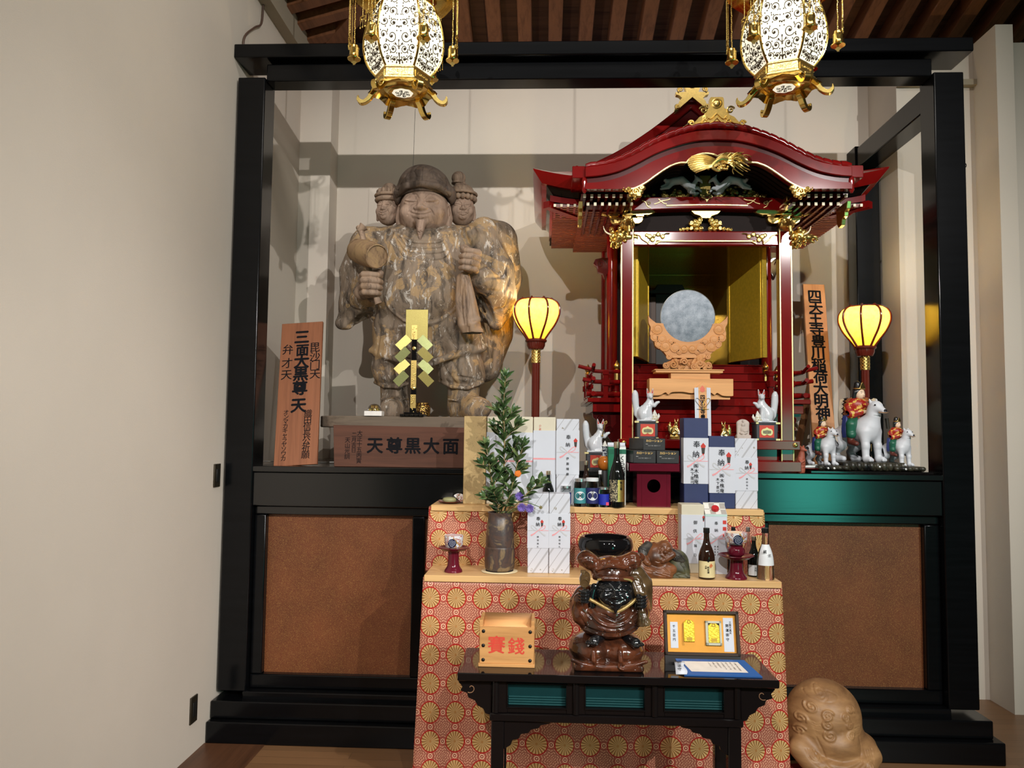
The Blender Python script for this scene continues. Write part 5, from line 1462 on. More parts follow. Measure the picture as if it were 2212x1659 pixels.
		for j, (oa, l0) in enumerate(((-0.14, .215), (0.14, .205), (0.0, .235))):
			px, py = 0.232 * math.cos(a + oa), 0.232 * math.sin(a + oa)
			z = l0
			while z < 0.410:
				b.ball((px, py, z), (0.0022, 0.0022, 0.0030), 6, 5); z += 0.0072
			T = Matrix.Translation((px, py, l0 - .012)) @ Matrix.Rotation(a + oa + PI / 2, 4, 'Z')
			b.tube([T @ Vector((x, 0, y)) for x, y in spiral(.009, 0, .002, .008, 1.2, 0, 12)], .0018, 5)
			b.tube([T @ Vector((-x, 0, y)) for x, y in spiral(.009, 0, .002, .008, 1.2, 0, 12)], .0018, 5)
			b.tube([T @ Vector(p) for p in ((-.016, 0, .010), (0, 0, .016), (.016, 0, .010))], .002, 5)
			for q_ in (-.014, 0, .014):
				b.tube([T @ Vector((q_, 0, -.006)), T @ Vector((q_, 0, -.030))], .0011, 5); b.ball(T @ Vector((q_, 0, -.033)), (.0032, .002, .0042), 6, 5)
		b.build('openwork_pendant', M_LGOLD, t)
	return t
pl = at(871, 140, 3.2); pr_ = at(1693, 134, 3.2)
lan = make_lantern((pl.x, 3.2, 3.012), 0.05, 'gilt hexagonal hanging lantern above the big wooden statue')
lan2 = copy_tree(lan, (pr_.x, 3.2, 3.022), (0, 0, -0.34), 'gilt hexagonal hanging lantern above the right half of the red shrine')
# ================================================================== RED STANDING LAMPS
n_ = NT('yellow translucent shade')
_f = n_.noise(n_.co(), 45, 4)
col = n_.ramp(_f, [(0.3, (1.0, 0.66, 0.08, 1)), (0.7, (1.0, 0.76, 0.14, 1))])
tr = n_.node('ShaderNodeBsdfTranslucent'); n_.link(col, tr.inputs[0])
n_.base(col); n_.par(Roughness=0.6, Emission_Color=(1.0, 0.62, 0.05, 1), Emission_Strength=0.09)
mx = n_.node('ShaderNodeMixShader'); mx.inputs[0].default_value = 0.45
n_.link(n_.b.outputs[0], mx.inputs[1]); n_.link(tr.outputs[0], mx.inputs[2])
n_.link(mx.outputs[0], n_.t.nodes['Material Output'].inputs[0])
M_SHADE = n_.mat
M_LAMPRED = lacquer('reddish brown lamp lacquer', (0.135, 0.018, 0.010, 1), 0.25)
def make_lamp(loc, zc, rz, label):
	"""zc: height of the collar above the base"""
	t = thing('standing_lamp', label, 'lamp', loc, rz, 'red standing lamps')
	b = MB(); b.lathe([(0.10, 0), (0.10, 0.02), (0.075, 0.03), (0.07, 0.05), (0.03, 0.065), (0.022, 0.09)], n=32); b.build('base', M_LAMPRED, t)
	b = MB(); b.lathe([(0.021, 0.08), (0.021, zc - 0.12)], n=48, flute=lambda a, z: 1 + 0.05 * math.cos(12 * a)); b.build('pole', M_LAMPRED, t)
	for z0, z1 in ((zc - 0.125, zc - 0.05), (0.10, 0.16)):
		b = MB(); b.lathe([(0.0235, z0), (0.0235, z1)], n=32)
		for k in range(10):
			for j in range(8):
				a = 2 * PI * k / 10 + (j % 2) * PI / 10
				b.ball((0.0235 * math.cos(a), 0.0235 * math.sin(a), z0 + .006 + j * (z1 - z0 - .012) / 7), (0.004, 0.004, 0.0035), 6, 4)
		b.build('gilt_sleeve', M_GOLD, t)
	b = MB(); b.lathe([(0.026, zc - .052), (0.040, zc - .046), (0.049, zc - .026), (0.050, zc - .008)], n=64, flute=lambda a, z: 1 + 0.05 * abs(math.cos(9 * a)))
	b.lathe([(0.056, zc - .008), (0.061, zc - .002), (0.061, zc + .006), (0.052, zc + .012)], n=40); b.build('fluted_cup', M_LAMPRED, t)
	prof = bez([(0.052, 0.010), (0.078, 0.048), (0.112, 0.095), (0.134, 0.145), (0.136, 0.185), (0.122, 0.215), (0.098, 0.232)], 36)
	b = MB(); vs = []; fs = []; n = 64
	for r, z in prof:
		for j in range(n):
			a = 2 * PI * j / n
			vs.append(((r - .004) * math.cos(a), (r - .004) * math.sin(a), zc + z))
	for i in range(len(prof) - 1):
		for j in range(n): fs.append((i * n + j, i * n + (j + 1) % n, (i + 1) * n + (j + 1) % n, (i + 1) * n + j))
	b.add(vs, fs); b.build('lamp_shade', M_SHADE, t)
	for k in range(8):
		a = k * PI / 4 + PI / 8
		b = MB()
		p2 = prof + [(0.088, 0.240), (0.074, 0.236), (0.068, 0.226)]
		b.tube([(r * math.cos(a), r * math.sin(a), zc + z) for r, z in p2], 0.0062, 8)
		b.build('shade_rib', M_LAMPRED, t)
	b = MB(); b.tube([(0.099 * math.cos(a), 0.099 * math.sin(a), zc + .232) for a in np.linspace(0, 2 * PI, 33)], 0.004, 6); b.build('top_ring', M_LAMPRED, t)
	b = MB(); b.ball((0, 0, zc + 0.15), 0.03, 16, 10); b.cyl((0, 0, zc + .01), (0, 0, zc + .125), 0.012)
	n_ = NT('lit bulb'); n_.par(Emission_Color=(1, .8, .5, 1), Emission_Strength=3.0); b.build('bulb', n_.mat, t)
	return t
def lamp_light(loc):
	l = bpy.data.lights.new('lamp_bulb_light', 'POINT'); l.energy = 8.0; l.color = (1.0, 0.84, 0.5); l.shadow_soft_size = 0.035
	o = bpy.data.objects.new('lamp_bulb_light', l); COL.objects.link(o); o.location = loc
for (px, py, yy, rz, lab) in ((1158, 737, 4.33, 0.1, 'glowing yellow standing lamp with red ribs between the big statue and the shrine'), (1868, 752, 4.42, -0.12, 'glowing yellow standing lamp with red ribs right of the shrine behind the white horse rider')):
	p = at(px, py, yy)
	make_lamp((p.x, yy, ZS), p.z - ZS, rz, lab)
	lamp_light((p.x, yy, p.z + 0.20))
# ================================================================== BROCADE COVERED STEPS
def brocade():
	n = NT('red and gold chrysanthemum brocade')
	co = n.co()
	sep = n.node('ShaderNodeSeparateXYZ'); n.link(co, sep.inputs[0])
	x = n.math('ADD', sep.outputs[0], sep.outputs[1]); z = sep.outputs[2]
	wob = n.math('MULTIPLY', n.math('SUBTRACT', n.noise(co, 5, 2), 0.5), 0.006)
	u = n.math('DIVIDE', n.math('ADD', x, wob), 0.1137); v = n.math('DIVIDE', z, 0.1197)
	fu = n.math('SUBTRACT', n.math('FRACT', u), 0.5); fv = n.math('SUBTRACT', n.math('FRACT', v), 0.5)
	r = n.math('SQRT', n.math('ADD', n.math('MULTIPLY', fu, fu), n.math('MULTIPLY', fv, fv)))
	ang = n.math('ARCTAN2', fv, fu)
	# distance to the lattice centre (flower) and edge midpoints (roundels)
	gu = n.math('SUBTRACT', n.math('FRACT', n.math('ADD', u, 0.5)), 0.5); gv = n.math('SUBTRACT', n.math('FRACT', n.math('ADD', v, 0.5)), 0.5)
	rc = n.math('SQRT', n.math('ADD', n.math('MULTIPLY', gu, gu), n.math('MULTIPLY', gv, gv)))
	angc = n.math('ARCTAN2', gv, gu)
	r1 = n.math('SQRT', n.math('ADD', n.math('MULTIPLY', gu, gu), n.math('MULTIPLY', fv, fv)))
	r2 = n.math('SQRT', n.math('ADD', n.math('MULTIPLY', fu, fu), n.math('MULTIPLY', gv, gv)))
	rm = n.math('MINIMUM', r1, r2)
	RED = srgb(176, 18, 20); PINK = srgb(196, 134, 108); CREAM = srgb(244, 214, 176); GOLD_ = srgb(226, 176, 108); BRN = srgb(130, 82, 40); DK = srgb(164, 92, 74)
	# background: rosette scrolls in cream line on dusty rose
	w1 = n.math('SINE', n.math('ADD', n.math('MULTIPLY', rc, 62), n.math('MULTIPLY', n.math('COSINE', n.math('MULTIPLY', angc, 8)), 1.9)))
	w2 = n.math('MULTIPLY', n.math('SINE', n.math('MULTIPLY', gu, 64)), n.math('SINE', n.math('MULTIPLY', gv, 64)))
	w = n.math('ADD', n.math('MULTIPLY', w1, 0.65), n.math('MULTIPLY', w2, 0.55))
	bg = n.ramp(w, [(0.0, DK), (0.30, PINK), (0.52, srgb(188, 104, 84)), (0.60, CREAM), (0.80, srgb(226, 160, 124))])
	near = n.ramp(rc, [(0.30, (0, 0, 0, 1)), (0.42, (1, 1, 1, 1))])
	bg = n.mix(n.math('MULTIPLY', near, 0.28), bg, RED)
	# roundels
	ring = n.math('ABSOLUTE', n.math('SUBTRACT', rm, 0.082))
	bg = n.mix(n.math('LESS_THAN', rm, 0.115), bg, RED)
	bg = n.mix(n.math('LESS_THAN', ring, 0.014), bg, CREAM)
	bg = n.mix(n.math('LESS_THAN', rm, 0.055), bg, DK)
	bg = n.mix(n.math('LESS_THAN', rm, 0.022), bg, CREAM)
	# red circle and gold chrysanthemum
	c = n.mix(n.math('LESS_THAN', r, 0.392), bg, RED)
	pet = n.math('FRACT', n.math('MULTIPLY', ang, 18 / (2 * PI)))
	petc = n.ramp(pet, [(0.0, BRN), (0.10, srgb(150, 98, 50)), (0.45, srgb(214, 160, 94)), (0.88, srgb(250, 218, 158)), (1.0, BRN)])
	petc = n.mix(n.math('LESS_THAN', r, 0.045), petc, srgb(196, 140, 78))
	sc = n.math('SUBTRACT', 0.352, n.math('MULTIPLY', n.math('POWER', n.math('ABSOLUTE', n.math('SUBTRACT', pet, 0.5)), 3.0), 0.12))
	inm = n.math('LESS_THAN', r, sc)
	c = n.mix(inm, c, petc)
	n.base(c)
	n.par(Roughness=0.42, Metallic=n.math('MULTIPLY', inm, 0.35))
	h = n.math('MULTIPLY', inm, n.math('ADD', 0.6, n.math('MULTIPLY', n.math('SINE', n.math('MULTIPLY', pet, PI)), 0.4)))
	fold = n.noise(n.co((2.2, 2.2, 0.5)), 1.0, 2)
	weave = n.noise(co, 900, 1)
	hh = n.math('ADD', n.math('MULTIPLY', h, 0.5), n.math('MULTIPLY', weave, 0.15))
	n.bump(hh, 0.002, 0.5)
	return n.mat
M_BROC = brocade()
M_STEP = wood('pale step board', srgb(222, 180, 124), srgb(204, 158, 104), 0.35, 'x', 0.6)
UY, LY = 3.60, 3.34
u0, u1 = at(931, 1091, UY), at(1650, 1101, UY)
l0, l1 = at(916, 1243, LY), at(1689, 1256, LY)
ZU = (u0.z + u1.z) / 2; ZL = (l0.z + l1.z) / 2
steps = thing('altar_step_stand', 'two stepped offering stand draped in red and gold chrysanthemum brocade with pale boards', 'stand', ((l0.x + l1.x) / 2, 3.6, 0))
SXo, SYo = (l0.x + l1.x) / 2, 3.6
def SP(name, x0, x1, y0, y1, z0, z1, mat, bev=0.0, par=None):
	b = MB(); b.bb(x0 - SXo, x1 - SXo, y0 - SYo, y1 - SYo, z0, z1)
	return b.build(name, mat, par or steps, bev=bev)
SP('upper_board', u0.x, u1.x, UY, 3.885, ZU - 0.028, ZU, M_STEP, 0.003)
SP('lower_board', l0.x, l1.x, LY, UY + 0.03, ZL - 0.028, ZL, M_STEP, 0.003)
# phase of the pattern: put the origin of the cloth on a medallion centre
mc = at(928, 1290.6, LY + 0.012)
def cloth(name, x0, x1, y0, y1, z0, z1, flare, phase, seams=()):
	"""draped cloth: front and two sides with soft vertical folds"""
	o_ = Vector((phase[0] - 0.1137 * 0.5, 0, phase[1] - 0.1197 * 0.5))
	b = MB()
	zs = np.linspace(z1, z0, 26)
	path = [(x0, y1, 0)] + [(x0, y1 + (y0 - y1) * t, 0) for t in np.linspace(0.1, 0.9, 8)]
	path += [(x0 + (x1 - x0) * t, y0, 1) for t in np.linspace(0, 1, 140)]
	path += [(x1, y0 + (y1 - y0) * t, 2) for t in np.linspace(0.1, 1.0, 9)]
	vs = []
	for i, z in enumerate(zs):
		t = i / (len(zs) - 1)
		for (x, y, s_) in path:
			fx = (x - (x0 + x1) / 2) / ((x1 - x0) / 2)
			w = 0.006 * t * math.sin(x * 9 + 0.6) + 0.004 * t * math.sin(x * 23) + 0.006 * t * math.sin(y * 30 + 1) * (s_ != 1)
			edge = max(0, abs(fx) - 0.93) / 0.07
			vs.append((x + math.copysign(flare * t * (abs(fx) ** 8), fx), y - (0.012 * t + w) * (s_ == 1) - 0.004 * edge * t * math.sin(t * 9), z))
	n = len(path)
	fs = [(i * n + j, i * n + j + 1, (i + 1) * n + j + 1, (i + 1) * n + j) for i in range(len(zs) - 1) for j in range(n - 1)]
	b.add([Vector(v) - o_ for v in vs], fs)
	o = b.build(name, M_BROC, steps, ang=180)
	# pattern coordinate: x+y runs along the cloth; keep it continuous on the front
	for v in o.data.vertices: v.co.y -= y0
	o.location = o_ + Vector((0, y0, 0)) - Vector((SXo, SYo, 0))
	sm = o.modifiers.new('thickness', 'SOLIDIFY'); sm.thickness = 0.002
	return o
cloth('lower_cloth', l0.x - 0.004, l1.x + 0.002, LY + 0.012, UY + 0.03, 0.003, ZL - 0.012, 0.03, (mc.x, mc.z))
mu = at(945, 1188 - 0, UY + 0.012)
cloth('upper_cloth', u0.x - 0.010, u1.x + 0.004, UY + 0.012, 3.88, ZL - 0.028, ZU - 0.010, 0.008, (at(945, 1163, UY + .012).x, at(945, 1163, UY + .012).z))
b = MB()
for x in (l0.x + 0.03, l1.x - 0.03, (l0.x + l1.x) / 2): b.bb(x - .02 - SXo, x + .02 - SXo, LY + .05 - SYo, 3.58 - SYo, 0, ZL - .028)
b.bb(u0.x + .03 - SXo, u1.x - .03 - SXo, UY + .04 - SYo, 3.86 - SYo, 0.0, ZU - .028)
b.build('inner_frame', W_LIGHT, steps)
# ================================================================== BLACK OFFERING TABLE
TYF, TYB = 2.75, 3.07
t0, t1 = at(988, 1446, TYF), at(1684, 1478, TYF)
ZT = (t0.z + t1.z) / 2
TX = (t0.x + t1.x) / 2; TW = (t1.x - t0.x) / 2
table = thing('offering_table', 'black lacquered offering table with carved brackets and recessed panels coloured with a painted teal reflection', 'table', (TX, TYF + 0.16, 0))
tp = lambda px, py, dy=0.03: (at(px, py, TYF + dy).x - TX, at(px, py, TYF + dy).z)
n_ = NT('black table lacquer'); n_.base((0.006, 0.0045, 0.0045, 1)); n_.par(Roughness=0.07, Specular_IOR_Level=0.28); n_.bump(n_.noise(n_.co(), 30, 2), 0.0004, 0.15)
M_TBL = n_.mat
def TBX(name, boxes, mat=None, bev=0.002, par=None):
	b = MB()
	for x0, x1, y0, y1, z0, z1 in boxes: b.bb(x0, x1, y0 - 0.16, y1 - 0.16, z0, z1)
	return b.build(name, mat or M_TBL, par or table, bev=bev, seg=1)
TBX('tabletop', [(-TW, TW, 0, 0.32, ZT - 0.028, ZT)], bev=0.003)
TX0, TX1 = tp(1062, 1500)[0], tp(1601, 1500)[0]
zr = tp(1330, 1546)[1]; zr2 = tp(1330, 1564)[1]
TBX('drawer_frame', [(TX0, TX1, 0.035, 0.05, zr + 0.1, ZT - 0.028), (TX0, TX1, 0.035, 0.05, zr, zr + 0.012)][:1] if False else [(TX0, TX1, 0.27, 0.285, zr, ZT - .028), (TX0, TX0 + .012, .03, .285, zr, ZT - .028), (TX1 - .012, TX1, .03, .285, zr, ZT - .028)])
fr = []
pz = []
for (a, c_) in ((1097, 1223), (1265, 1392), (1436, 1563)):
	xa, xb = tp(a, 1500)[0], tp(c_, 1500)[0]
	pz.append((xa, xb))
zt_, zb_ = tp(1330, 1482)[1], tp(1330, 1533)[1]
cuts = [TX0] + [v for p in pz for v in p] + [TX1]
for i in range(0, 8, 2): fr.append((cuts[i], cuts[i + 1], 0.03, 0.055, zr, ZT - 0.028))
fr += [(TX0, TX1, 0.032, 0.055, zt_, ZT - 0.028), (TX0, TX1, 0.032, 0.055, zr, zb_)]
for i, q_ in enumerate(fr): TBX('apron_rail', [q_])
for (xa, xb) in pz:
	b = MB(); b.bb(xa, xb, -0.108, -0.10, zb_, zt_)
	o = b.build('recessed_panel', plain('black panel with painted teal reflection', (0.003, 0.026, 0.028, 1), 0.4, Specular_IOR_Level=.2), table)  # teal reflection on black lacquer, put into the base colour
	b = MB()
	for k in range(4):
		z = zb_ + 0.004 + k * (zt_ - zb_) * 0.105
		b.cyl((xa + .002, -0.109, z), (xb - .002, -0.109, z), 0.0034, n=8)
	b.build('panel_reeding', plain('reeded strip with painted teal reflection', (0.006, 0.046, 0.048, 1), 0.6, Specular_IOR_Level=.15), o)  # reeding takes the same painted teal reflection, slightly lighter
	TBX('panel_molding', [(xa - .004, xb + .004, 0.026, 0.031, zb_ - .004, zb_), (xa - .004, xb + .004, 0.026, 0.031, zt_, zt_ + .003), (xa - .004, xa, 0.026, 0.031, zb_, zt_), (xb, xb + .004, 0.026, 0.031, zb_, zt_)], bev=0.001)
for x in (TX0 + .014, (pz[0][1] + pz[1][0]) / 2, (pz[1][1] + pz[2][0]) / 2, TX1 - .014):
	b = MB(); b.cyl((x, -0.130, zr + .002), (x, -0.130, ZT - .03), 0.012, n=14); b.build('half_round_stile', M_TBL, table)
TBX('waist_rail', [(TX0 - .006, TX1 + .006, 0.022, 0.29, zr2, zr)], bev=0.004)
for sx, tx in ((-1, TX0), (1, TX1)):
	for yy in (0.03, 0.245):
		lx0, lx1 = (tx, tx + .045) if sx < 0 else (tx - .045, tx)
		TBX('leg', [(lx0, lx1, yy, yy + .04, 0, zr2)], bev=0.003)
	# wing brackets under the overhang and scalloped brackets beside the legs
	b = MB()
	out = [(0, 0), (0.122, 0), (0.118, -.016), (0.105, -.030), (0.112, -.045), (0.088, -.052), (0.084, -.068), (0.060, -.078), (0.05, -.095), (0.03, -.105), (0.022, -.122), (0.0, -.128)]
	b.prism([(tx + sx * x, ZT - .028 + z) for x, z in out], -0.125, -0.112)
	b.build('wing_bracket', M_TBL, table, bev=0.002, seg=1)
	b = MB(); b.tube([(tx + sx * x, -0.1262, ZT - .028 + z) for x, z in spiral(.075, -.034, .004, .018, .75, 0.6, 14)], .0016, 5)
	b.build('bracket_scroll', plain('worn scroll line', srgb(126, 92, 66), 0.5), table)
	b = MB()
	out = [(0.045, 0), (0.215, 0), (0.205, -.008), (0.175, -.014), (0.168, -.024), (0.14, -.030), (0.132, -.042), (0.105, -.046), (0.098, -.062), (0.075, -.068), (0.07, -.084), (0.045, -.10)]
	b.prism([(tx - sx * x, zr2 + z) for x, z in out], -0.125, -0.112)
	b.build('corner_bracket', M_TBL, table, bev=0.002, seg=1)
# ================================================================== WRAPPED GIFTS
M_PAPER = plain('white paper', srgb(208, 211, 220), 0.7, var=0.015, scale=8)
M_NAVY = plain('navy wrapping paper', srgb(36, 48, 92), 0.55, var=0.10, scale=14, bump=0.001)
M_CREAM = plain('cream wrapping paper', srgb(214, 205, 182), 0.6, var=0.03, scale=10)
M_PINK = plain('printed pink cord', srgb(232, 160, 164), 0.7)
M_GREY = plain('printed silver cord', srgb(196, 196, 198), 0.7)
M_NOSHI = plain('printed red ornament', srgb(196, 52, 40), 0.6)
M_NOSHIDK = plain('printed dark ornament', srgb(60, 52, 48), 0.6)
def wrap_mat(name='white wrapping with grey diagonal stripes'):
	n = NT(name)
	co = n.co(); sep = n.node('ShaderNodeSeparateXYZ'); n.link(co, sep.inputs[0])
	d = n.math('DIVIDE', n.math('SUBTRACT', sep.outputs[2], n.math('MULTIPLY', sep.outputs[0], 1.45)), 0.115)
	f = n.math('FRACT', d)
	m1 = n.math('LESS_THAN', n.math('ABSOLUTE', n.math('SUBTRACT', f, 0.30)), 0.060)
	m2 = n.math('LESS_THAN', n.math('ABSOLUTE', n.math('SUBTRACT', f, 0.78)), 0.012)
	v = n.node('ShaderNodeTexVoronoi'); n.link(co, v.inputs['Vector']); v.inputs['Scale'].default_value = 22
	sp = n.math('MULTIPLY', n.math('LESS_THAN', v.outputs['Distance'], 0.16), n.math('GREATER_THAN', n.noise(co, 160, 2), 0.5))
	c = n.mix(m1, srgb(207, 209, 217), srgb(178, 178, 183))
	c = n.mix(m2, c, srgb(140, 136, 138)); c = n.mix(sp, c, srgb(150, 144, 130))
	n.base(c).par(Roughness=0.6)
	return n.mat
M_WRAP = wrap_mat()
def noshi(b, cx, cz, w, y, full=True):
	"""printed bow of two cords; material slots 0 pink, 1 grey"""
	lay = [0]
	def ribbon(pts, wd):
		L = []; R_ = []; lay[0] += 1; yy = y - .00012 * lay[0]
		for i, (x, z) in enumerate(pts):
			x0, z0 = pts[max(i - 1, 0)]; x1, z1 = pts[min(i + 1, len(pts) - 1)]
			tx, tz = x1 - x0, z1 - z0; l = math.hypot(tx, tz) or 1
			k = wd[0] + (wd[1] - wd[0]) * i / (len(pts) - 1)
			L.append((cx + x * w - tz / l * k * w, yy, cz + z * w + tx / l * k * w)); R_.append((cx + x * w + tz / l * k * w, yy, cz + z * w - tx / l * k * w))
		b.strip(L, R_)
	for s, m in ((1, 0), (-1, 1)):
		b.m = m
		ribbon([(s * .03, 0), (s * .5, 0)], (.013, .013))
		ribbon([(s * x, z) for x, z in bez([(0, 0), (.12, .12), (.26, .24), (.34, .22), (.32, .12), (.18, .03), (0.01, -.01)], 26)], (.018, .016))
		b.m = 1 - m
		ribbon([(s * x, z) for x, z in bez([(0, 0), (.12, -.09), (.22, -.17), (.36, -.24)], 14)], (.016, .04))
	b.m = 0
def gift(label, px0, px1, pyt, z0, Y, depth, mat, paper=None, group='wrapped gift boxes', name='gift_box', rz=0.0, line=None, bow=None, texts=(), ornament=None, stamp=None):
	a, c = at(px0, (pyt + 1000) / 2, Y), at(px1, (pyt + 1000) / 2, Y)
	top = at((px0 + px1) / 2, pyt, Y).z
	w = c.x - a.x; h = top - z0
	t = thing(name, label, 'gift box', ((a.x + c.x) / 2, Y + depth / 2, z0), rz, group)
	fz = lambda py: at((px0 + px1) / 2, py, Y).z - z0
	fx = lambda px: at(px, 1000, Y).x - (a.x + c.x) / 2
	yf = -depth / 2
	b = MB(); b.bb(-w / 2, w / 2, yf, depth / 2, 0, h); box = b.build('wrapped_box', mat, t, bev=0.003)
	if paper:
		z1, z2 = fz(paper[1]), fz(paper[0])
		b = MB(); b.bb(-w / 2 - .0012, w / 2 + .0012, yf - .0016, depth / 2 * 0.2, z1, z2); b.build('paper_band', M_PAPER, t)
	y = yf - 0.0022
	if bow:
		b = MB(); noshi(b, fx(bow[0]) if bow[0] else 0, fz(bow[1]), w * .98, y); b.build('printed_bow', [M_PINK, M_GREY], t)
	if line:
		zl = fz(line); b = MB(); b.bb(-w / 2 - .0013, w / 2 + .0013, y, yf, zl - .004, zl + .004); b.build('pink_cord', M_PINK, t)
	if ornament:
		ox, oz, os_ = fx(ornament[0]), fz(ornament[1]), ornament[2]
		b = MB()
		b.m = 0; b.add([(ox - .4 * os_, y, oz + .5 * os_), (ox, y, oz + 1.0 * os_), (ox + .4 * os_, y, oz + .5 * os_)][::-1], [(0, 1, 2)])
		b.add([(ox - .4 * os_, y, oz + .5 * os_), (ox + .4 * os_, y, oz + .5 * os_), (ox + .3 * os_, y, oz + .2 * os_), (ox - .3 * os_, y, oz + .2 * os_)][::-1], [(0, 1, 2, 3)])
		b.m = 1; b.add([(ox - .3 * os_, y, oz + .2 * os_), (ox + .3 * os_, y, oz + .2 * os_), (ox + .2 * os_, y, oz - .7 * os_), (ox - .2 * os_, y, oz - .7 * os_)][::-1], [(0, 1, 2, 3)])
		b.m = 0; b.add([(ox - .18 * os_, y, oz - .75 * os_), (ox, y, oz - .55 * os_), (ox + .18 * os_, y, oz - .75 * os_), (ox, y, oz - 1.0 * os_)][::-1], [(0, 1, 2, 3)])
		b.build('printed_ornament', [M_NOSHI, M_NOSHIDK], t, smooth=False)
	if texts:
		b = MB()
		for s_, px, py, size, step in texts: letter(b, s_, fx(px), fz(py), size, y - .0016, step=step, bold=0.012, swing=0.05)
		b.build('lettering', M_INK, t)
	if stamp:
		b = MB(); letter(b, stamp[0], fx(stamp[1]), fz(stamp[2]), 0.012, yf - .0006, vert=True, step=0.8, bold=0.0); b.build('stamp', M_NOSHI, t)
	return t
# long fibres of the washi paper
n_ = NT('brown washi paper with fibres')
_v = n_.node('ShaderNodeTexNoise'); n_.link(n_.co(), _v.inputs['Vector']); _v.inputs['Scale'].default_value = 24; _v.inputs['Detail'].default_value = 1; _v.inputs['Distortion'].default_value = 2.2
_f = n_.ramp(n_.math('ABSOLUTE', n_.math('SUBTRACT', _v.outputs[0], 0.5)), [(0.0, (1, 1, 1, 1)), (0.010, (0, 0, 0, 1))])
n_.base(n_.mix(n_.math('MULTIPLY', _f, 0.7), srgb(190, 162, 112), srgb(104, 82, 48))).par(Roughness=0.7)
M_WASHI = n_.mat
gift('tall tan box wrapped in fibrous paper left of the cream boxes', 1002, 1050, 899, ZU, 3.66, 0.11, M_WASHI)
gift('wide cream box with white paper band behind the leafy branches', 1052, 1151, 900, ZU, 3.68, 0.11, M_CREAM, (934, 1078), line=996)
gift('narrow cream box with pink cord beside the wide cream one', 1152.5, 1200, 901, ZU, 3.675, 0.11, M_CREAM, (930, 1076), line=991, stamp=('のし紙', 1166, 920))
gift('tall white striped box with printed bow next to the narrow cream box', 1202, 1251, 905, ZU, 3.665, 0.11, M_WRAP, (930, 1025), bow=(1226, 977), ornament=(1243, 957, .024),
	 texts=(('奉納', 1227, 945, .023, 1.55), ('伊藤晴康', 1226, 991, .014, 1.75)))
gift('taller navy blue box with large white paper band', 1477, 1530, 903, ZU, 3.64, 0.11, M_NAVY, (946, 1045), bow=(1503, 996), ornament=(1519, 970, .030),
	 texts=(('奉納', 1504, 961, .034, 1.35), ('㈱木樵庵', 1503.5, 1007, .023, 1.05), ('木下亜弓', 1495, 1015, .018, 1.1)))
gift('shorter navy blue box with white paper band beside the taller one', 1532, 1587, 942, ZU, 3.63, 0.11, M_NAVY, (966, 1065), bow=(1558, 1014), ornament=(1574, 990, .030),
	 texts=(('奉納', 1558, 979, .034, 1.35), ('㈱木樵庵', 1559, 1028, .021, 1.1), ('木下亜弓', 1550, 1036, .016, 1.15)))
gift('white striped box with bow at the right end of the upper step', 1588, 1636, 947, ZU, 3.635, 0.11, M_WRAP, (989, 1060), bow=(1613, 1022), ornament=(1621, 1007, .018),
	 texts=(('奉納', 1613, 999, .020, 1.3), ('横田裕久', 1613, 1035, .009, 1.6)))
gift('white striped box on the lower step close to the vase', 1141, 1186, 1066, ZL, 3.43, 0.10, M_WRAP, (1110, 1184), bow=(1164, 1146), ornament=(1172, 1131, .018),
	 texts=(('奉納', 1163.5, 1121, .019, 1.3), ('横田裕久', 1163.5, 1160, .009, 1.6)))
gift('white striped box on the lower step nearest the black bowl', 1187, 1232, 1067, ZL, 3.43, 0.10, M_WRAP, (1110, 1184), bow=(1210, 1146), ornament=(1218, 1131, .018),
	 texts=(('奉納', 1210, 1121, .019, 1.3), ('横田裕久', 1210, 1160, .009, 1.6)))
gift('cream and white gift box with pink bow behind the brown bottle', 1472, 1521, 1090, ZL, 3.50, 0.10, M_CREAM, (1112, 1217), bow=(1500, 1164), ornament=(1519, 1120, .014),
	 texts=(('御供', 1501, 1129, .018, 2.1), ('猪口', 1501, 1179, .014, 2.9)))
# --- sake carton with red cap
def carton(label, px0, px1, pyt, z0, Y, mats, roof, cap=None):
	a, c = at(px0, 1000, Y), at(px1, 1000, Y); w = c.x - a.x
	top = at(px0, pyt, Y).z - z0
	d = w
	t = thing('sake_carton', label, 'carton', ((a.x + c.x) / 2, Y + d / 2, z0))
	hb = top - roof
	b = MB(); b.bb(-w / 2, w / 2, -d / 2, d / 2, 0, hb); b.build('carton_body', mats[0], t, bev=.001, seg=1)
	b = MB(); b.add([(-w / 2, -d / 2, hb), (w / 2, -d / 2, hb), (w / 2, d / 2, hb), (-w / 2, d / 2, hb), (-w / 2, 0, top - .012), (w / 2, 0, top - .012)], [(0, 1, 5, 4), (2, 3, 4, 5), (1, 2, 5), (3, 0, 4)])
	b.bb(-w / 2, w / 2, -.002, .002, top - .014, top); b.build('gable_top', mats[1], t, fix=True)
	if cap:
		n = Vector((0, -roof + .012, d / 2)).normalized(); n = Vector((0, -(roof - .012), d / 2)).normalized()
		T = Matrix.Translation((0, -d / 4, hb + (roof - .012) / 2)) @ n.to_track_quat('Z', 'Y').to_matrix().to_4x4()
		b = MB(); b.lathe([(0.016, 0), (0.017, .008), (0.015, .014), (0.004, .015)], n=24, T=T, flute=lambda a_, z: 1 + .03 * math.cos(12 * a_)); b.build('screw_cap', cap, t)
	return t, w, d, hb, top
n_ = NT('checkered carton top'); ck = n_.node('ShaderNodeTexChecker'); n_.link(n_.co(), ck.inputs[0]); ck.inputs['Scale'].default_value = 42
ck.inputs[1].default_value = srgb(232, 230, 222); ck.inputs[2].default_value = srgb(176, 168, 160); n_.base(ck.outputs[0])
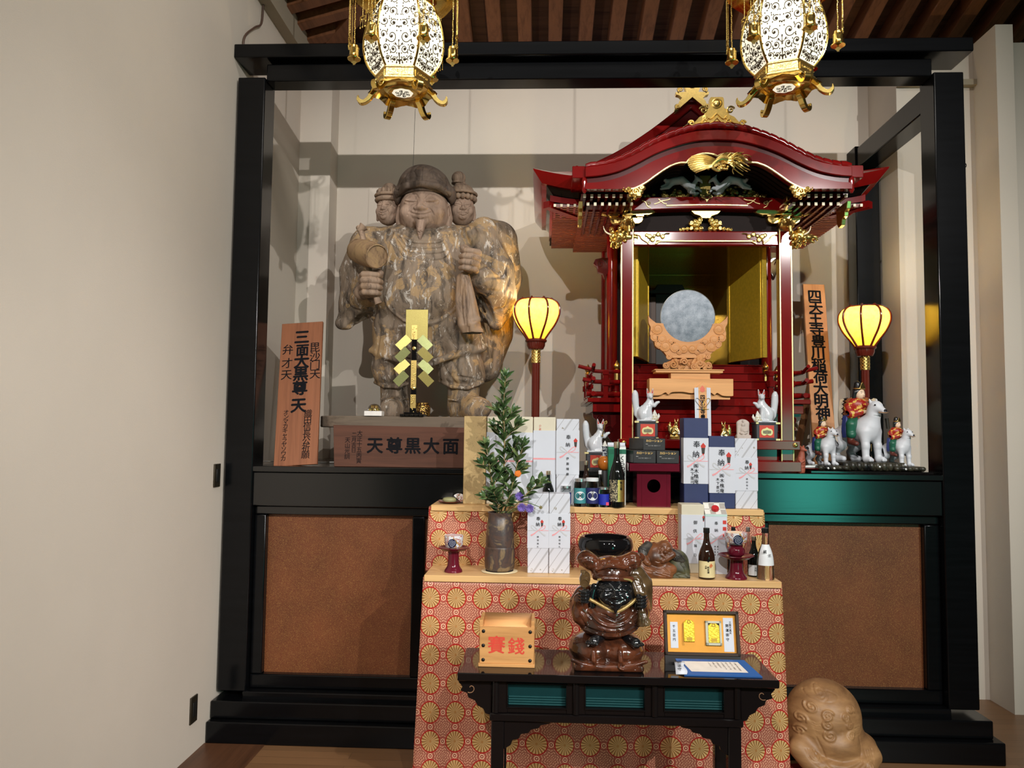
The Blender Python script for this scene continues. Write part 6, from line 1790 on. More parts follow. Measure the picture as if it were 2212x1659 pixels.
t, w, d, hb, top = carton('white sake carton with a red screw cap behind the brown bottle', 1523, 1570, 1087, ZL, 3.49, (M_PAPER, n_.mat), 0.048, plain('red plastic cap', srgb(190, 30, 36), 0.4))
fz = lambda py: at(1546, py, 3.49).z - ZL
b = MB(); noshi(b, 0.004, fz(1164), w * .95, -d / 2 - .0012); b.build('printed_bow', [M_PINK, M_GREY], t)
b = MB(); letter(b, '奉納', 0.0, fz(1131), .017, -d / 2 - .0016, step=1.8); letter(b, '家内安全', 0.006, fz(1181), .008, -d / 2 - .0016, step=1.5); letter(b, '商売繁盛', -.006, fz(1181), .008, -d / 2 - .0016, step=1.5); b.build('lettering', M_INK, t)
b = MB(); b.bb(-w / 2 - .0006, w / 2 + .0006, -d / 2 - .0008, 0, hb - .010, hb - .001); b.build('mint_band', plain('pale mint print', srgb(186, 214, 206), 0.6), t)
b = MB()
for k in range(3): b.bb(w * .30, w * .46, -d / 2 - .0010, -d / 2, fz(1128 + k * 14) - .008, fz(1128 + k * 14) + .008)
b.build('printed_ornament', M_NOSHI, t)
# green and white carton beside the big black bottle
n_ = NT('green and white carton print')
sep = n_.node('ShaderNodeSeparateXYZ'); n_.link(n_.co(), sep.inputs[0])
nz = n_.noise(n_.co(), 40, 3)
g_ = n_.math('GREATER_THAN', n_.math('ADD', n_.math('SUBTRACT', -0.004, sep.outputs[0]), n_.math('MULTIPLY', n_.math('SUBTRACT', nz, .5), .02)), 0)
n_.base(n_.mix(g_, srgb(232, 236, 232), srgb(20, 120, 84))).par(Roughness=0.45)
t, w, d, hb, top = carton('green and white sake carton behind the big black bottle', 1314, 1352, 956, ZU, 3.72, (n_.mat, M_PAPER), 0.02)
b = MB(); letter(b, 'くらの酒', w * .30, hb * .80, .026, -d / 2 - .001, step=0.95, bold=.03); b.build('lettering', M_INK, t)
b = MB(); b.bb(-w / 2 - .0006, w / 2 + .0006, -d / 2 - .0006, d / 2 * .5, hb - .034, hb - .012); b.build('green_band', plain('deep green print', srgb(16, 104, 76), 0.45), t)
# ================================================================== BOTTLES AND JARS
def glass(name, col, rough=0.05, trans=0.0):
	n = NT(name); n.base(col); n.par(Roughness=rough, Transmission_Weight=trans, IOR=1.45)
	n.bump(n.noise(n.co(), 40, 1), 0.0002, 0.1)
	return n.mat
G_BLACK = glass('black bottle glass', (0.006, 0.007, 0.006, 1))
G_BROWN = glass('dark brown bottle glass', (0.022, 0.008, 0.004, 1))
G_CLEAR = glass('clear glass', (0.92, 0.95, 0.95, 1), 0.03, 1.0)
M_CAPG = gold('champagne metal cap', (0.80, 0.62, 0.44, 1), 0.35)
M_CAPW = plain('white metal cap', srgb(224, 226, 228), 0.35)
M_CAPB = plain('black metal cap', (0.01, 0.01, 0.01, 1), 0.3)
M_CAPS = gold('silver cap', (0.8, 0.8, 0.8, 1), 0.3)
M_LABW = plain('white bottle label', srgb(228, 230, 232), 0.55)
M_LABC = plain('cream bottle label', srgb(232, 214, 160), 0.55)
def bottle(label, px, pyt, pxw, z0, Y, gl, capm, shape='sake', labels=(), group='sake bottles', cat='bottle', name='sake_bottle', texts=()):
	c = at(px, pyt, Y)
	h = c.z - z0; r = pxw * Y / F_PX / 2
	t = thing(name, label, cat, (c.x, Y, z0), 0, group)
	cap_h = h * (0.10 if h > .2 else 0.11)
	nr = r * (0.34 if shape == 'sake' else 0.36)
	if shape == 'sake':
		prof = [(r * .9, 0), (r, .004), (r, h * .40), (r * .97, h * .46), (r * .78, h * .57), (r * .50, h * .68), (nr * 1.05, h * .78), (nr, h * .86), (nr, h - cap_h)]
	elif shape == 'flared':
		prof = [(r * .95, 0), (r, .004), (r * .98, h * .22), (r * .88, h * .42), (r * .70, h * .56), (r * .45, h * .66), (nr * 1.1, h * .72), (nr, h * .80), (nr, h - cap_h)]
	else:
		prof = [(r * .9, 0), (r, .004), (r, h * .52), (r * .92, h * .60), (r * .60, h * .68), (nr, h * .76), (nr, h - cap_h)]
	if shape != 'box':
		pf = prof[:2] + bez(prof[2:], 24)
	else: pf = prof
	b = MB(); b.lathe(pf, n=32); b.build('glass_body', gl, t, ang=60)
	b = MB(); b.lathe([(nr * 1.12, h - cap_h), (nr * 1.16, h - cap_h * .95), (nr * 1.14, h - .001), (nr * .9, h)], n=24); b.build('cap', capm, t)
	for i, (m, a0, a1, za, zb) in enumerate(labels):
		b = MB()
		A = np.linspace(math.radians(a0), math.radians(a1), 14)
		rr_ = lambda z: float(np.interp(z, [p[1] for p in pf], [p[0] for p in pf])) + .0008
		ZZ = np.linspace(za * h, zb * h, 6)
		vs = [(rr_(z) * math.cos(a), rr_(z) * math.sin(a), z) for z in ZZ for a in A]
		n = len(A)
		b.add(vs, [(i_ * n + j, i_ * n + j + 1, (i_ + 1) * n + j + 1, (i_ + 1) * n + j) for i_ in range(5) for j in range(n - 1)])
		b.build('bottle_label', m, t)
	if texts:
		b = MB()
		for s_, x, zf, size in texts: letter(b, s_, x * r, zf * h, size, -r * math.sqrt(max(.05, 1 - x * x)) - .0022, step=1.0, bold=.02)
		b.build('lettering', M_INK if gl is not None else M_INK, t)
	return t
M_LABG = gold('gold foil label', (0.86, 0.62, 0.18, 1), 0.4)
n_ = NT('black and silver brush label'); _f = n_.noise(n_.co(), 90, 3, dist=1.5)
n_.base(n_.ramp(_f, [(0.50, (0.01, 0.01, 0.01, 1)), (0.56, srgb(190, 176, 140))], 'LINEAR')).par(Roughness=.5); M_LABK = n_.mat
bottle('big black bottle with half gold and half black label on the upper step', 1332.5, 954, 34, ZU, 3.625, G_BLACK, M_CAPG, labels=((M_LABG, -88, -25, .09, .42), (M_LABK, -160, -88, .09, .42)), texts=(('無比庵', .42, .375, .014),))
bottle('small dark bottle with champagne cap behind the low white boxes', 1184.5, 1017, 25, ZU, 3.63, G_BLACK, M_CAPG)
bottle('brown bottle with copper cap behind the glass jars', 1266, 995, 22, ZU, 3.74, G_BROWN, M_CAPG)
bottle('clear bottle with white cap behind the glass jars', 1296.5, 1016, 20, ZU, 3.72, G_CLEAR, M_CAPW)
bottle('brown glass bottle with cream label in front of the red capped carton', 1526, 1140, 34, ZL, 3.385, G_BROWN, M_CAPB, labels=((M_LABC, -165, -15, .04, .36),), texts=(('純米酒', -.02, .24, .010), ('吟醸', -.30, .26, .007)))
bottle('dark bottle with gold cap and white label behind the right tea cup', 1628, 1158, 26, ZL, 3.46, G_BLACK, M_CAPG, labels=((M_LABW, -160, -20, .04, .30),), texts=(('大吟', 0, .22, .010),))
bottle('clear bottle with long white label at the right end of the lower step', 1652.5, 1140, 36, ZL, 3.40, G_CLEAR, M_CAPB, 'flared', labels=((M_LABW, -160, -20, .28, .68),), texts=(('蔵', -.32, .55, .015), ('芝', .22, .48, .012)))
bottle('pinkish clear bottle with silver cap between the other bottles', 1615.5, 1138, 22, ZL, 3.52, glass('pink tinted glass', (0.62, 0.42, 0.38, 1), 0.05, 0.85), M_CAPS)
bottle('bottle with black cap hidden behind the right tea cup', 1584, 1138, 22, ZL, 3.53, G_BLACK, M_CAPB)
for s_ in [o for o in bpy.data.objects if o.get('label', '').startswith('brown glass bottle')]:
	b = MB(); r_ = 17 * 3.385 / F_PX
	b.add([(0 + .008, -r_ - .003, .082), (.0, -r_ - .003, .074), (-.008, -r_ - .003, .082), (0, -r_ - .003, .090)], [(0, 1, 2, 3)])
	b.build('label_diamond', M_INK, s_)
	b = MB(); b.add([(.020, -r_ * .86 - .003, .060), (.010, -r_ * .97 - .003, .050), (.004, -r_ - .003, .060), (.012, -r_ * .95 - .003, .070)], [(0, 1, 2, 3)])
	b.build('label_flame', plain('orange print', srgb(214, 120, 70), .5), s_)
def jar(label, px, pyt, pxw, Y, band, capm, z0=None, logo=None, txt=None):
	z0 = ZU if z0 is None else z0
	c = at(px, pyt, Y); h = c.z - z0; r = pxw * Y / F_PX / 2
	t = thing('glass_jar', label, 'jar', (c.x, Y, z0), 0, 'sake jars on the upper step')
	b = MB(); b.lathe([(r * .92, 0), (r, .004), (r, h * .80), (r * .93, h * .86), (r * .93, h * .90)], n=32); b.build('glass_body', G_CLEAR, t)
	b = MB(); b.lathe([(r * .97, h * .88), (r * .99, h * .885), (r * .99, h * .985), (r * .93, h)], n=32); b.build('lid', capm, t)
	b = MB(); A = np.linspace(math.radians(-175), math.radians(-5), 18); vs = [((r + .0007) * math.cos(a), (r + .0007) * math.sin(a), z) for z in (h * .12, h * .66) for a in A]
	b.add(vs, [(j, j + 1, 18 + j + 1, 18 + j) for j in range(17)]); lb = b.build('jar_label', band, t)
	if logo:
		b = MB()
		vs = [(0.8 * r * math.cos(a), -math.sqrt(max(0, (r + .0012) ** 2 - (0.8 * r * math.cos(a)) ** 2)), h * .39 + 0.72 * r * math.sin(a)) for a in np.linspace(0, 2 * PI, 25)[:-1]]
		b.add([(0, -r - .0012, h * .39)] + vs, [(0, i, i % 24 + 1) for i in range(1, 25)]); b.build('label_disc', M_LABW, lb, fix=True)
		b = MB()
		if logo == 'hex':
			b.tube([(.36 * r * math.cos(a), -r - .002, h * .39 + .36 * r * math.sin(a)) for a in np.linspace(PI / 6, 2 * PI + PI / 6, 7)], .0011, 5); b.ball((0, -r - .001, h * .39), (.15 * r, .001, .15 * r), 8, 5)
		if txt: letter(b, txt, 0, h * .53, .011, -r - .002, step=1.0, bold=.02)
		b.build('lettering', M_INK, lb)
	return t
jar('small glass jar with blue label half hidden by the low white boxes', 1223, 1049, 21, 3.66, plain('blue label', srgb(34, 50, 130), .5), M_CAPS)
jar('glass jar with teal label and white round crest', 1253, 1033, 26, 3.635, plain('teal label', srgb(64, 140, 146), .5), M_CAPS, logo='hex')
jar('glass jar with white lid and navy label reading a sake name', 1279.5, 1032, 27, 3.63, plain('navy and white label', srgb(40, 44, 100), .5), M_CAPW, logo='txt', txt='月桂冠')
jar('short glass jar with bright blue label left of the big black bottle', 1304.5, 1052, 23, 3.625, plain('bright blue label', srgb(30, 44, 168), .5), M_CAPS)
t = [o for o in bpy.data.objects if o.get('label', '').startswith('short glass jar')][0]
b = MB(); b.bb(.008, .021, -.0252 - .001, -.018, .010, .024); b.build('pink_mark', plain('pink print', srgb(226, 70, 110), .5), t)
# orange flask with blue patterned neck
p = at(1307, 1015, 3.80)
t = thing('ceramic_flask', 'orange round flask with dark patterned neck beside the lowest white fox', 'flask', (p.x, 3.80, ZU))
H0 = at(1307, 1016, 3.80).z - ZU
b = MB(); b.lathe([(.03, 0), (.032, .01), (.026, H0 - .01), (.022, H0)], n=24); b.build('pedestal', plain('dark flask stand', (0.02, .02, .022, 1), .5), t)
b = MB(); b.lathe(bez([(.015, H0), (.030, H0 + .012), (.037, H0 + .036), (.030, H0 + .060), (.018, H0 + .070)], 20), n=32); b.build('flask_body', plain('orange glaze', srgb(206, 116, 36), .2, var=.12, coat=.5), t)
n_ = NT('blue and white pattern'); n_.base(n_.ramp(n_.noise(n_.co(), 120, 2), [(0.45, srgb(30, 40, 66)), (0.55, srgb(206, 212, 216))])); b = MB(); b.lathe([(.018, H0 + .070), (.014, H0 + .08), (.014, H0 + .112), (.018, H0 + .118)], n=24); b.build('flask_neck', n_.mat, t)
# ================================================================== RED STAND WITH INCENSE BOXES
M_SANBO = lacquer('crimson stand lacquer', (0.135, 0.009, 0.022, 1), 0.2)
ps0, ps1 = at(1358, 1010, 3.63), at(1470, 1010, 3.63)
cx = (ps0.x + ps1.x) / 2; w = ps1.x - ps0.x
hT = at(1413, 1020, 3.63).z - ZU
t = thing('ceremonial_stand', 'crimson lacquered offering stand with a round opening in the front', 'stand', (cx, 3.74, ZU))
hw = at(1449, 1050, 3.65).x - cx
b = MB()
ang = [(.5, 0)]
out = []
for k in range(40):
	a = 2 * PI * k / 40
	out.append((.031 * math.cos(a) * 1.0, hT * .60 + .030 * math.sin(a) - (.004 if a > PI else 0)))
o_rect = [(-hw, 0), (hw, 0), (hw, hT), (-hw, hT)]
# front board with hole: bridge polygon
ring = out
vs = [(x, -.085, z) for x, z in ring]
import itertools
def rect_pt(a):
	c, s = math.cos(a), math.sin(a)
	cz = hT * .60
	k = min((hw / abs(c)) if abs(c) > 1e-6 else 1e9, ((hT - cz) / s) if s > 1e-6 else 1e9, (cz / -s) if s < -1e-6 else 1e9)
	return (c * k, cz + s * k)
AA = sorted(set([2 * PI * k / 40 for k in range(40)] + [math.atan2(hT * .4, hw), PI - math.atan2(hT * .4, hw), PI + math.atan2(hT * .6, hw), 2 * PI - math.atan2(hT * .6, hw)]))
I_ = [(.031 * math.cos(a), hT * .60 + .031 * math.sin(a)) for a in AA]; O_ = [rect_pt(a) for a in AA]
n = len(AA)
vs = [(x, -.085, z) for x, z in I_] + [(x, -.085, z) for x, z in O_] + [(x, -.079, z) for x, z in I_] + [(x, -.079, z) for x, z in O_]
fs = []
for i in range(n):
	j = (i + 1) % n
	fs += [(i, n + i, n + j, j), (2 * n + i, 2 * n + j, 3 * n + j, 3 * n + i), (i, j, 2 * n + j, 2 * n + i), (n + i, 3 * n + i, 3 * n + j, n + j)]
b.add(vs, fs)
b.build('front_board', M_SANBO, t, fix=True)
b = MB(); b.bb(-hw, -hw + .006, -.079, .085, 0, hT); b.bb(hw - .006, hw, -.079, .085, 0, hT); b.bb(-hw, hw, .079, .085, 0, hT)
b.bb(-hw * .74, -hw * .70, -.087, -.085, 0, hT); b.bb(hw * .76, hw * .80, -.087, -.085, 0, hT)
b.build('side_board', M_SANBO, t, bev=.001, seg=1)
b = MB(); b.bb(-w / 2, w / 2, -.11, .11, hT, hT + .006)
for q_ in ((-w / 2, w / 2, -.11, -.104), (-w / 2, w / 2, .104, .11), (-w / 2, -w / 2 + .006, -.11, .11), (w / 2 - .006, w / 2, -.11, .11)): b.bb(q_[0], q_[1], q_[2], q_[3], hT, hT + .040)
b.build('tray', M_SANBO, t, bev=.0015, seg=1)
trayz = ZU + hT + .0405
M_BOXK = plain('matte black box card', (0.022, 0.021, 0.022, 1), 0.4)
M_BOXG = plain('gold printing', srgb(226, 186, 110), .5)
M_BOXW = plain('grey printing', srgb(170, 168, 166), .6)
boxes = (('lower left black incense box with gold lettering on the crimson stand', 1368, 1417, 974, 1001, 3.66, -0.10, 0), ('lower right black incense box with gold lettering on the crimson stand', 1418.5, 1467, 974, 1001, 3.66, -0.02, 0), ('topmost black incense box with gold lettering on the crimson stand', 1389, 1437, 950, 975, 3.67, -0.06, 1))
bz = None
for lab, a_, c_, yt, yb, Y, rz, lev in boxes:
	pa, pb = at(a_, yb, Y), at(c_, yt, Y)
	w_ = pb.x - pa.x; h_ = pb.z - pa.z
	z0 = trayz if lev == 0 else bz
	if lev == 0: bz = trayz + h_ + .0006
	k = thing('incense_box', lab, 'box', ((pa.x + pb.x) / 2, Y + .0, z0), 0.0, 'incense boxes on the crimson stand')
	b = MB()
	lean = -0.075
	vs = [(-w_ / 2, 0, 0), (w_ / 2, 0, 0), (w_ / 2 + lean * .6, .19, 0), (-w_ / 2 + lean * .6, .19, 0)]
	b.add([(x, y, 0) for x, y, z in vs] + [(x, y, h_) for x, y, z in vs], [(3, 2, 1, 0), (4, 5, 6, 7), (0, 1, 5, 4), (1, 2, 6, 5), (2, 3, 7, 6), (3, 0, 4, 7)])
	b.build('box_body', M_BOXK, k, bev=.0015, seg=1)
	b = MB(); letter(b, 'カローション', 0, h_ * .78, .013, -.001, vert=False, bold=.03); b.build('gold_lettering', M_BOXG, k)
	b = MB(); letter(b, 'かおり香  微煙タイプ', 0, h_ * .38, .0062, -.001, vert=False); b.bb(-w_ * .38, -w_ * .28, -.001, 0, h_ * .50, h_ * .54); b.build('small_lettering', M_BOXW, k)
# ================================================================== CUPS ON STANDS
n_ = NT('painted porcelain'); _a = n_.noise(n_.co(), 55, 3, dist=.8); _b = n_.noise(n_.co(), 30, 2)
c_ = n_.ramp(_a, [(0.50, srgb(226, 226, 230)), (0.56, srgb(176, 70, 60)), (0.63, srgb(208, 196, 190))])
c_ = n_.mix(n_.ramp(_b, [(0.60, (0, 0, 0, 1)), (0.63, (1, 1, 1, 1))]), c_, srgb(180, 140, 70))
n_.base(c_).par(Roughness=0.15, Coat_Weight=.5); M_PORC = n_.mat
M_PORCIN = plain('white porcelain inside', srgb(214, 222, 236), .15, coat=.5)
def cup_set(label1, label2, px, yp, yb, yct, wp, wc, Y, holder):
	zp = at(px, yp, Y).z - ZL; cxx = at(px, yp, Y).x; R_ = wp * Y / F_PX / 2
	t = thing('cup_stand', label1, 'stand', (cxx, Y, ZL), 0, 'red lacquer cup stands')
	b = MB(); b.lathe(bez([(R_ * .60, 0), (R_ * .58, .008), (R_ * .42, .025), (R_ * .36, .05), (R_ * .36, zp - .018), (R_ * .42, zp - .010)], 24), n=36)
	b.build('stem', M_SANBO, t)
	b = MB(); b.lathe([(R_ * .40, zp - .012), (R_ * .8, zp - .008), (R_, zp + .004), (R_ * .98, zp + .006), (R_ * .8, zp - .003), (R_ * .3, zp - .003)], n=40); b.build('saucer', M_SANBO, t)
	zc = zp - .002
	if holder:
		b = MB(); b.lathe(bez([(R_ * .30, zp - .002), (R_ * .46, zp + .010), (R_ * .47, zp + .03), (R_ * .36, zp + .042), (R_ * .44, zp + .05)], 18), n=32); b.build('cup_holder', M_SANBO, t); zc = zp + .050
	r = wc * Y / F_PX / 2; hc = at(px, yct, Y).z - ZL - zc
	t2 = thing('tea_cup', label2, 'cup', (cxx, Y, ZL + zc + .0005), 0, 'painted porcelain cups')
	b = MB(); b.lathe([(r * .55, 0), (r * .58, .004), (r * .86, .008), (r * .97, hc * .4), (r, hc), (r * .95, hc), (r * .92, hc * .4), (r * .8, .012), (.001, .011)], n=40); b.build('cup_body', M_PORC, t2)
	b = MB(); b.lathe([(r * .935, hc * .42), (r * .955, hc * .995)], n=40); b.build('cup_lining', M_PORCIN, t2)
	b = MB(); b.lathe([(.3 * r + .006, 0), (.3 * r + .006, .0012), (.001, .0013)], n=24, T=Matrix.Translation((-.05 * r, -r * .985, hc * .48)) @ Matrix.Rotation(PI / 2, 4, 'X')); b.build('crest', plain('indigo crest', srgb(30, 28, 58), .2), t2)
	b = MB()
	for a in range(3): b.tube([(-.05 * r + x, -r * .985 - .0018, hc * .48 + z) for x, z in spiral(0, 0, .002, .3 * r + .003, .8, a * 2.1, 14)], .0006, 4)
	b.build('crest_line', M_PORCIN, t2)
cup_set('low red lacquer cup stand at the left end of the lower step', 'painted porcelain cup on the left red stand', 980, 1184, 1226, 1156, 65, 41, 3.43, False)
cup_set('taller red lacquer cup stand near the bottles', 'larger painted porcelain cup on the right red stand', 1590, 1201, 1243, 1150, 75, 47, 3.40, True)
# ================================================================== PLATE WITH SWEETS
p = on_ = at(972, 1083, 3.68)
t = thing('sweet_plate', 'small red plate at the left end of the upper step', 'plate', (p.x, 3.70, ZU))
b = MB(); b.lathe([(.03, 0), (.035, .003), (.058, .008), (.060, .010), (.034, .006), (.001, .0055)], n=36); b.build('plate', plain('reddish plate lacquer', srgb(120, 40, 26), .3), t)
t = thing('sweet_cake', 'pale green flat cake on the small red plate', 'cake', (p.x - .004, 3.70, ZU + .007))
b = MB(); b.lathe(bez([(.030, 0), (.034, .008), (.030, .017), (.016, .021), (.001, .022)], 16), n=32); b.build('cake', plain('pale green cake', srgb(160, 158, 112), .5, var=.1), t)
t = thing('paper_flower', 'white folded paper with red print leaning over the green cake', 'paper ornament', (p.x + .040, 3.70, ZU + .012))
b = MB()
n_ = NT('printed paper'); n_.base(n_.ramp(n_.noise(n_.co(), 90, 2), [(.52, srgb(238, 236, 234)), (.58, srgb(206, 70, 80)), (.64, srgb(110, 150, 90)), (.68, srgb(238, 236, 234))])).par(Roughness=.6)
L = []
for i in range(13):
	a = i / 12 * PI
	L.append((-.036 * math.cos(a) + .0, -.02 + .004 * (i % 2), .010 + .028 * math.sin(a) * .9))
b.add([(0.012, -.01, 0)] + L, [(0, i, i + 1) for i in range(1, 13)]); o = b.build('folded_paper', n_.mat, t, smooth=False); sm = o.modifiers.new('thickness', 'SOLIDIFY'); sm.thickness = .0015; o.rotation_euler = (0, .45, .3)
# ================================================================== VASE WITH BRANCHES
VY = 3.46
p = at(1079, 1228, VY)
vx = p.x
rv = lambda px: px * VY / F_PX / 2
t = thing('woven_coaster', 'pale scalloped coaster under the pottery vase', 'coaster', (vx, VY, ZL))
b = MB(); b.lathe([(.072, 0), (.080, .002), (.076, .005), (.001, .005)], n=72, flute=lambda a, z: 1 + .025 * abs(math.cos(12 * a))); b.build('braided_rim', plain('pale straw', srgb(228, 208, 166), .7, bump=.002), t)
b = MB(); b.lathe([(.062, .004), (.062, .0062), (.001, .0063)], n=40); b.build('dark_pad', plain('dark felt', (.015, .014, .014, 1), .9), t)
vb = ZL + .0068
hv = at(1079, 1106, VY).z - vb
n_ = NT('wood fired pottery'); _a = n_.noise(n_.co((13, 13, 11)), 1.0, 5, .6, .8); _b = n_.noise(n_.co((40, 40, 4)), 1.0, 3)
c_ = n_.ramp(_a, [(.30, srgb(44, 38, 34)), (.44, srgb(92, 70, 60)), (.52, srgb(70, 60, 60)), (.60, srgb(142, 118, 86)), (.70, srgb(58, 58, 48))])
n_.base(n_.mix(n_.math('MULTIPLY', _b, .35), c_, srgb(40, 38, 34))).par(Roughness=.38); n_.bump(_a, .004, .4)
vase = thing('flower_vase', 'tall dark brown pottery vase holding leafy branches', 'vase', (vx, VY, vb))
b = MB(); b.lathe(bez([(rv(56), 0), (rv(62), .012), (rv(64), hv * .18), (rv(63), hv * .38), (rv(60.5), hv * .41), (rv(61), hv * .44), (rv(60), hv * .62), (rv(57), hv * .78), (rv(50), hv * .92), (rv(53), hv)], 50) + [(rv(48), hv), (rv(45), hv - .02), (rv(44), hv * .7)], n=48, flute=lambda a, z: 1 + .012 * math.sin(2 * a + z * 30) + .008 * math.sin(5 * a)); b.build('vase_body', n_.mat, vase)
M_LEAF = NT('dark glossy leaf'); _g = M_LEAF.noise(M_LEAF.co(), 30, 2); M_LEAF.base(M_LEAF.ramp(_g, [(.3, srgb(34, 56, 30)), (.52, srgb(60, 88, 46)), (.72, srgb(122, 138, 84))])).par(Roughness=.28, Coat_Weight=.3); M_LEAF = M_LEAF.mat
M_LEAFY = plain('fresh yellow green leaf', srgb(120, 146, 56), .4, var=.15)
M_STEM = plain('pale brown stem', srgb(150, 128, 88), .6, var=.15)
rr = random.Random(21)
def leaf(b, pos, d, up, L, W):
	"""folded pointed leaf along d"""
	d = Vector(d).normalized(); up = Vector(up); s_ = d.cross(up)
	if s_.length < 1e-4: s_ = Vector((1, 0, 0))
	s_.normalize(); up = s_.cross(d).normalized()
	prof = [(0, .10), (.18, .55), (.40, 1.0), (.62, .92), (.82, .55), (1.0, 0.02)]
	vs = []
	for u, w in prof:
		c = Vector(pos) + d * (L * u) - up * (L * .16 * u * u)
		vs += [c + s_ * (W * w) + up * (W * w * .35), c, c - s_ * (W * w) + up * (W * w * .35)]
	fs = []
	for i in range(len(prof) - 1):
		fs += [(3 * i, 3 * i + 3, 3 * i + 4, 3 * i + 1), (3 * i + 1, 3 * i + 4, 3 * i + 5, 3 * i + 2)]
	b.add(vs, fs)
def branch(label, ctrl, n, Lf, name='leafy_branch', start=.25, spread=1.0, side=()):
	pts = [Vector(at(*c)) for c in ctrl]
	base = Vector((vx, VY, vb))
	t = thing(name, label, 'branch', base, 0, 'branches in the pottery vase')
	P_ = [Vector(p) - base for p in bez([tuple(p) for p in pts], 40)]
	st = MB(); st.tube(P_, [.0042 * (1 - .7 * i / (len(P_) - 1)) for i in range(len(P_))], 6)
	lf = MB()
	paths = [(P_, n, start)]
	for (u, dx, dz, m) in side:
		i0 = int(u * (len(P_) - 1)); a = P_[i0]
		Q = [a + Vector((dx * s, -.02 * s * (1 if m % 2 else -1), dz * s + .01 * s * s)) for s in np.linspace(0, 1, 10)]
		st.tube(Q, [.0026 * (1 - .6 * i / 9) for i in range(10)], 5); paths.append((Q, m, .25))
	for Q, m, s0 in paths:
		for k in range(m):
			u = s0 + (1 - s0) * (k + .5) / m
			f = u * (len(Q) - 1); i = min(int(f), len(Q) - 2)
			c = Q[i].lerp(Q[i + 1], f - i)
			tn = (Q[i + 1] - Q[i]).normalized()
			ax_a = k * 2.4 + rr.uniform(-.4, .4)
			ref = Vector((math.cos(ax_a), math.sin(ax_a) * .8 - .25, 0))
			d = tn * .75 + ref * spread + Vector((0, 0, rr.uniform(-.15, .2)))
			leaf(lf, c, d, (0, -.6, 1), Lf * rr.uniform(.85, 1.35), Lf * .235)
		e = Q[-1]
		for k in range(3): leaf(lf, e, (Q[-1] - Q[-2]).normalized() + Vector((.4 * math.cos(k * 2.1), .4 * math.sin(k * 2.1), .1)), (0, -1, .2), Lf * .8, Lf * .15)
	o = lf.build('foliage', M_LEAF, t, ang=180); o['kind'] = 'stuff'
	sm = o.modifiers.new('thickness', 'SOLIDIFY'); sm.thickness = .0006
	st.build('stem', M_STEM, t)
	return t
branch('tallest leafy branch rising upright from the pottery vase', [(1082, 1120, 3.46), (1088, 1040, 3.47), (1090, 950, 3.47), (1088, 880, 3.46), (1092, 812, 3.46)], 44, .052, start=.22, spread=.62, side=((.25, -.045, .075, 9), (.35, .055, .085, 10), (.48, -.05, .07, 8), (.50, .06, .06, 9), (.62, .035, .055, 6), (.64, -.035, .05, 6)))
branch('leafy branch leaning left out of the pottery vase', [(1076, 1120, 3.46), (1066, 1060, 3.44), (1056, 1000, 3.42), (1050, 960, 3.41)], 26, .05, start=.15, spread=.75, side=((.2, -.03, .02, 6), (.4, .03, .05, 6), (.55, -.035, .03, 5)))
branch('leafy branch leaning right out of the pottery vase', [(1084, 1120, 3.45), (1104, 1060, 3.43), (1118, 1000, 3.42), (1132, 960, 3.42)], 26, .05, start=.2, spread=.7, side=((.3, -.03, .05, 6), (.5, .035, .03, 6)))
branch('low leafy branch reaching right towards the dark bottle', [(1090, 1115, 3.44), (1120, 1085, 3.41), (1145, 1060, 3.40), (1168, 1042, 3.40)], 15, .052, start=.3, spread=.8)
branch('short bushy branch hanging over the vase mouth', [(1078, 1115, 3.43), (1074, 1085, 3.40), (1066, 1062, 3.38)], 24, .046, start=.05, spread=1.1, side=((.3, .05, .02, 7), (.5, -.05, .015, 7)))
def flower(label, px, py, Y, kind, name, stem_from):
	p = at(px, py, Y); base = Vector((vx, VY, vb))
	t = thing(name, label, 'flower', base, 0, 'flowers in the pottery vase')
	e = Vector(p) - base; s0 = Vector(at(*stem_from)) - base
	b = MB(); b.tube(bez([tuple(s0), tuple((s0 + e) / 2 + Vector((0, -.01, .01))), tuple(e)], 14), .0016, 5); b.build('stem', plain('green stem', srgb(70, 100, 50), .6), t)
	b = MB()
	if kind == 'marigold':
		for k in range(26):
			a = k * 2.4; r = .013 * math.sqrt(k / 26)
			b.ball(e + Vector((r * math.cos(a), -.004 - .004 * (1 - k / 26), r * math.sin(a))), (.0042, .004, .0042), 6, 4)
		m = plain('orange petals', srgb(224, 122, 30), .6)
	elif kind == 'aster':
		for k in range(34):
			a = k * 2.4; q_ = .35 + .65 * (k / 34)
			d = Vector((math.cos(a) * q_, -.6 + .4 * q_, math.sin(a) * q_))
			leaf(b, e, d, (0, -1, .1), .022, .0028)
		m = plain('violet petals', srgb(116, 96, 176), .6, var=.2)
	else:
		b.ball(e, (.005, .005, .006), 8, 6)
		for k in range(7): leaf(b, e, (math.cos(k * .9), -.3, math.sin(k * .9)), (0, -1, .1), .010, .0022)
		m = plain('brownish bud', srgb(120, 110, 60), .6)
	b.build('bloom', m, t)
flower('small orange marigold among the branches', 1119, 1023, 3.40, 'marigold', 'orange_flower', (1090, 1100, 3.43))
flower('violet aster just above the low white boxes, at their left edge', 1144, 1098, 3.39, 'aster', 'violet_flower', (1092, 1112, 3.43))
flower('violet aster nearest the vase mouth', 1127, 1096, 3.385, 'aster', 'violet_flower', (1092, 1112, 3.43))
flower('violet aster high between the branches and the dark bottle', 1122, 1072, 3.40, 'aster', 'violet_flower', (1092, 1112, 3.43))
flower('drooping flower bud hanging in front of the low white boxes', 1168, 1096, 3.38, 'bud', 'flower_bud', (1110, 1085, 3.42))
